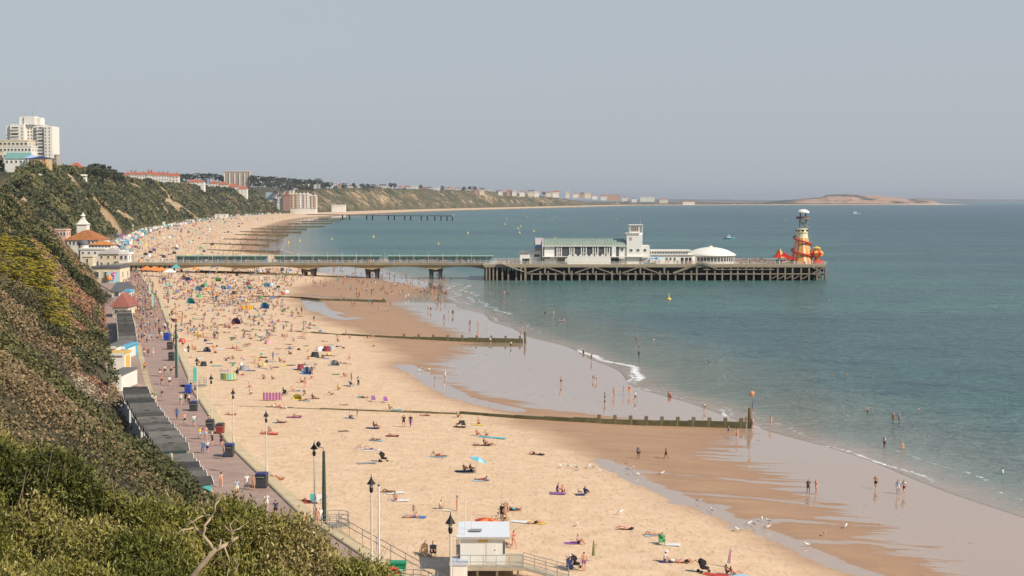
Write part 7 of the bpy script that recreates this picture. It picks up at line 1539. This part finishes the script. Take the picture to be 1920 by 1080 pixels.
def crowd_add(x,y,z,pose,sc=1.0):
    global off_
    v,f,m=LB[pose]; a=rp.uniform(0,6.28); c,s=math.cos(a),math.sin(a); w=v*sc
    VV.append(np.stack([w[:,0]*c-w[:,1]*s+x,w[:,0]*s+w[:,1]*c+y,w[:,2]+z],-1)); FF.append(f+off_); off_+=len(v)
    sk_=skn[rp.randrange(4)]; top_=sk_ if rp.random()<.45 else pal[rp.randrange(len(pal))]; bo=pal[rp.randrange(len(pal))]; ha=np.array(rp.choice([(.03,.02,.015),(.1,.06,.03),(.4,.3,.15)]))
    t=np.array([sk_,top_,bo,sk_*.5+ha*.5])[m]; CC.append(np.concatenate([t,np.ones((len(t),1))],1))
for px,py,c in mid[room:]:
    x,y,z=(*G(px,py,PZ),PZ) if px<prom_right_px(py) else GB(px,py)
    crowd_add(x,y,z,PN[c] if PN[c] in LB else 'stand')
def cz(poly,n,poses,prom=None):
    for i in range(n):
        px,py=rnd_in(poly,rp); on=px<prom_right_px(py) if prom is None else prom
        x,y,z=(*G(px,py,PZ),PZ) if on else GB(px,py)
        crowd_add(x,y,z,rp.choice(poses))
cz([(228,510),(275,512),(285,530),(300,570),(255,590),(232,560)],230,['walk','walk','stand'])
cz([(250,585),(300,575),(330,640),(262,650),(240,620)],60,['walk','stand'])
cz([(290,508),(545,506),(552,530),(530,560),(440,575),(310,560)],620,['sit','lie','prone','kneel','stand','sit','lie'])
cz([(300,560),(520,562),(590,612),(520,640),(350,640),(320,610)],200,['sit','lie','prone','kneel','sit'])
cz([(380,500),(560,512),(850,520),(840,560),(700,560),(560,530)],170,['stand','walk'])
# beyond the pier
def cz2(n,y0,y1,t0,t1,poses):
    for i in range(n):
        y=y0*(y1/y0)**rp.random(); t=t0+(t1-t0)*rp.random()**1.3; x=float(xp(y)+t*(xw(y)-xp(y))); z=max(0,float(beach_z(x,y))) if t>0 else PZ; crowd_add(x,y,z,rp.choice(poses),1.1)
cz2(620,660,1300,-.12,.75,['sit','lie','stand','stand','kneel']); cz2(330,1300,3000,-.10,.5,['sit','stand','stand']); cz2(170,660,1800,.75,1.0,['stand','walk']); cz2(90,800,3200,-.12,-.01,['stand'])
# on the pier: neck deck and head deck
for i in range(150):
    x=rp.uniform(nx0+5,nx1); y=DP+NY+rp.choice([rp.uniform(.5,3),rp.uniform(.5,3),rp.uniform(7.5,11)]); crowd_add(x,y,NZ,'walk')
for i in range(130):
    x=XP(rp.choice([rp.uniform(1388,1455),rp.uniform(1388,1455),rp.uniform(935,1000),rp.uniform(1220,1300),rp.uniform(1000,1545)])); crowd_add(x,DP+rp.uniform(.6,3.0),DECK,rp.choice(['stand','walk','stand']))
for i in range(70): crowd_add(XP(rp.uniform(1390,1455)),DP+rp.uniform(4,30),DECK,'stand')
o=npmesh('distant_crowd',np.concatenate(VV),np.concatenate(FF),CROWD,{'cc':('FACE',np.concatenate(CC))}); tag(o,'dense far crowd on the beach, promenade and pier too small to count','crowd',kind='stuff')
print('people',NPEOPLE,'crowd verts',off_)
# mixed gear and towels in the far crowd: uncountable patches of colour
VV=[];FF=[];CC=[];off_=0
def gear(x,y,z,L_,w,h,c):
    global off_
    v=np.array([(-1,-1,0),(1,-1,0),(1,1,0),(-1,1,0),(-.7,-.7,1),(.7,-.7,1),(.7,.7,1),(-.7,.7,1)],float)*[L_/2,w/2,h]; a=rp.uniform(-.6,.6); cc,s=math.cos(a),math.sin(a)
    VV.append(np.stack([v[:,0]*cc-v[:,1]*s+x,v[:,0]*s+v[:,1]*cc+y,v[:,2]+z],-1)); FF.append(np.array([(0,1,5,4),(1,2,6,5),(2,3,7,6),(3,0,4,7),(4,5,6,7)])+off_); off_+=8; CC.append(np.tile([*c,1],(5,1)))
for poly,n in (([(290,508),(545,506),(552,530),(530,560),(440,575),(310,560)],300),([(300,560),(520,562),(590,612),(660,660),(560,700),(345,690),(320,610)],150)):
    for i in range(n):
        px,py=rnd_in(poly,rp); 
        if px<prom_right_px(py)+6: continue
        x,y,z=GB(px,py); c=pal[rp.randrange(len(pal))]; k=rp.random()
        if k<.62: gear(x,y,z+.02,rp.uniform(1.2,2.2),.9,.06,c)
        elif k<.9: gear(x,y,z,rp.uniform(.3,.7),.4,rp.uniform(.25,.5),c)
        else: gear(x,y,z,rp.uniform(1.0,1.7),1.4,rp.uniform(.7,1.1),c)
for i in range(420):
    y=660*(2600/660)**rp.random(); t=-.02+.6*rp.random()**1.4; x=float(xp(y)+t*(xw(y)-xp(y))); gear(x,y,float(beach_z(x,y)),rp.uniform(1.2,2.6),1.6,rp.choice([.1,.1,.5,1.4]),pal[rp.randrange(len(pal))])
for i in range(230):   # huts and stalls far along the far promenade
    y=760*(3100/760)**rp.random(); x=float(xp(y)-rp.uniform(2,14)); gear(x,y,PZ,2.4,2.6,2.5,[(.7,.68,.6),(.1,.3,.45),(.6,.5,.35),(.15,.3,.28),(.65,.4,.35)][rp.randrange(5)])
o=npmesh('beach_clutter',np.concatenate(VV),np.concatenate(FF),CROWD,{'cc':('FACE',np.concatenate(CC))}); tag(o,'towels, bags, shelters and huts mixed through the distant crowd','clutter',kind='stuff')
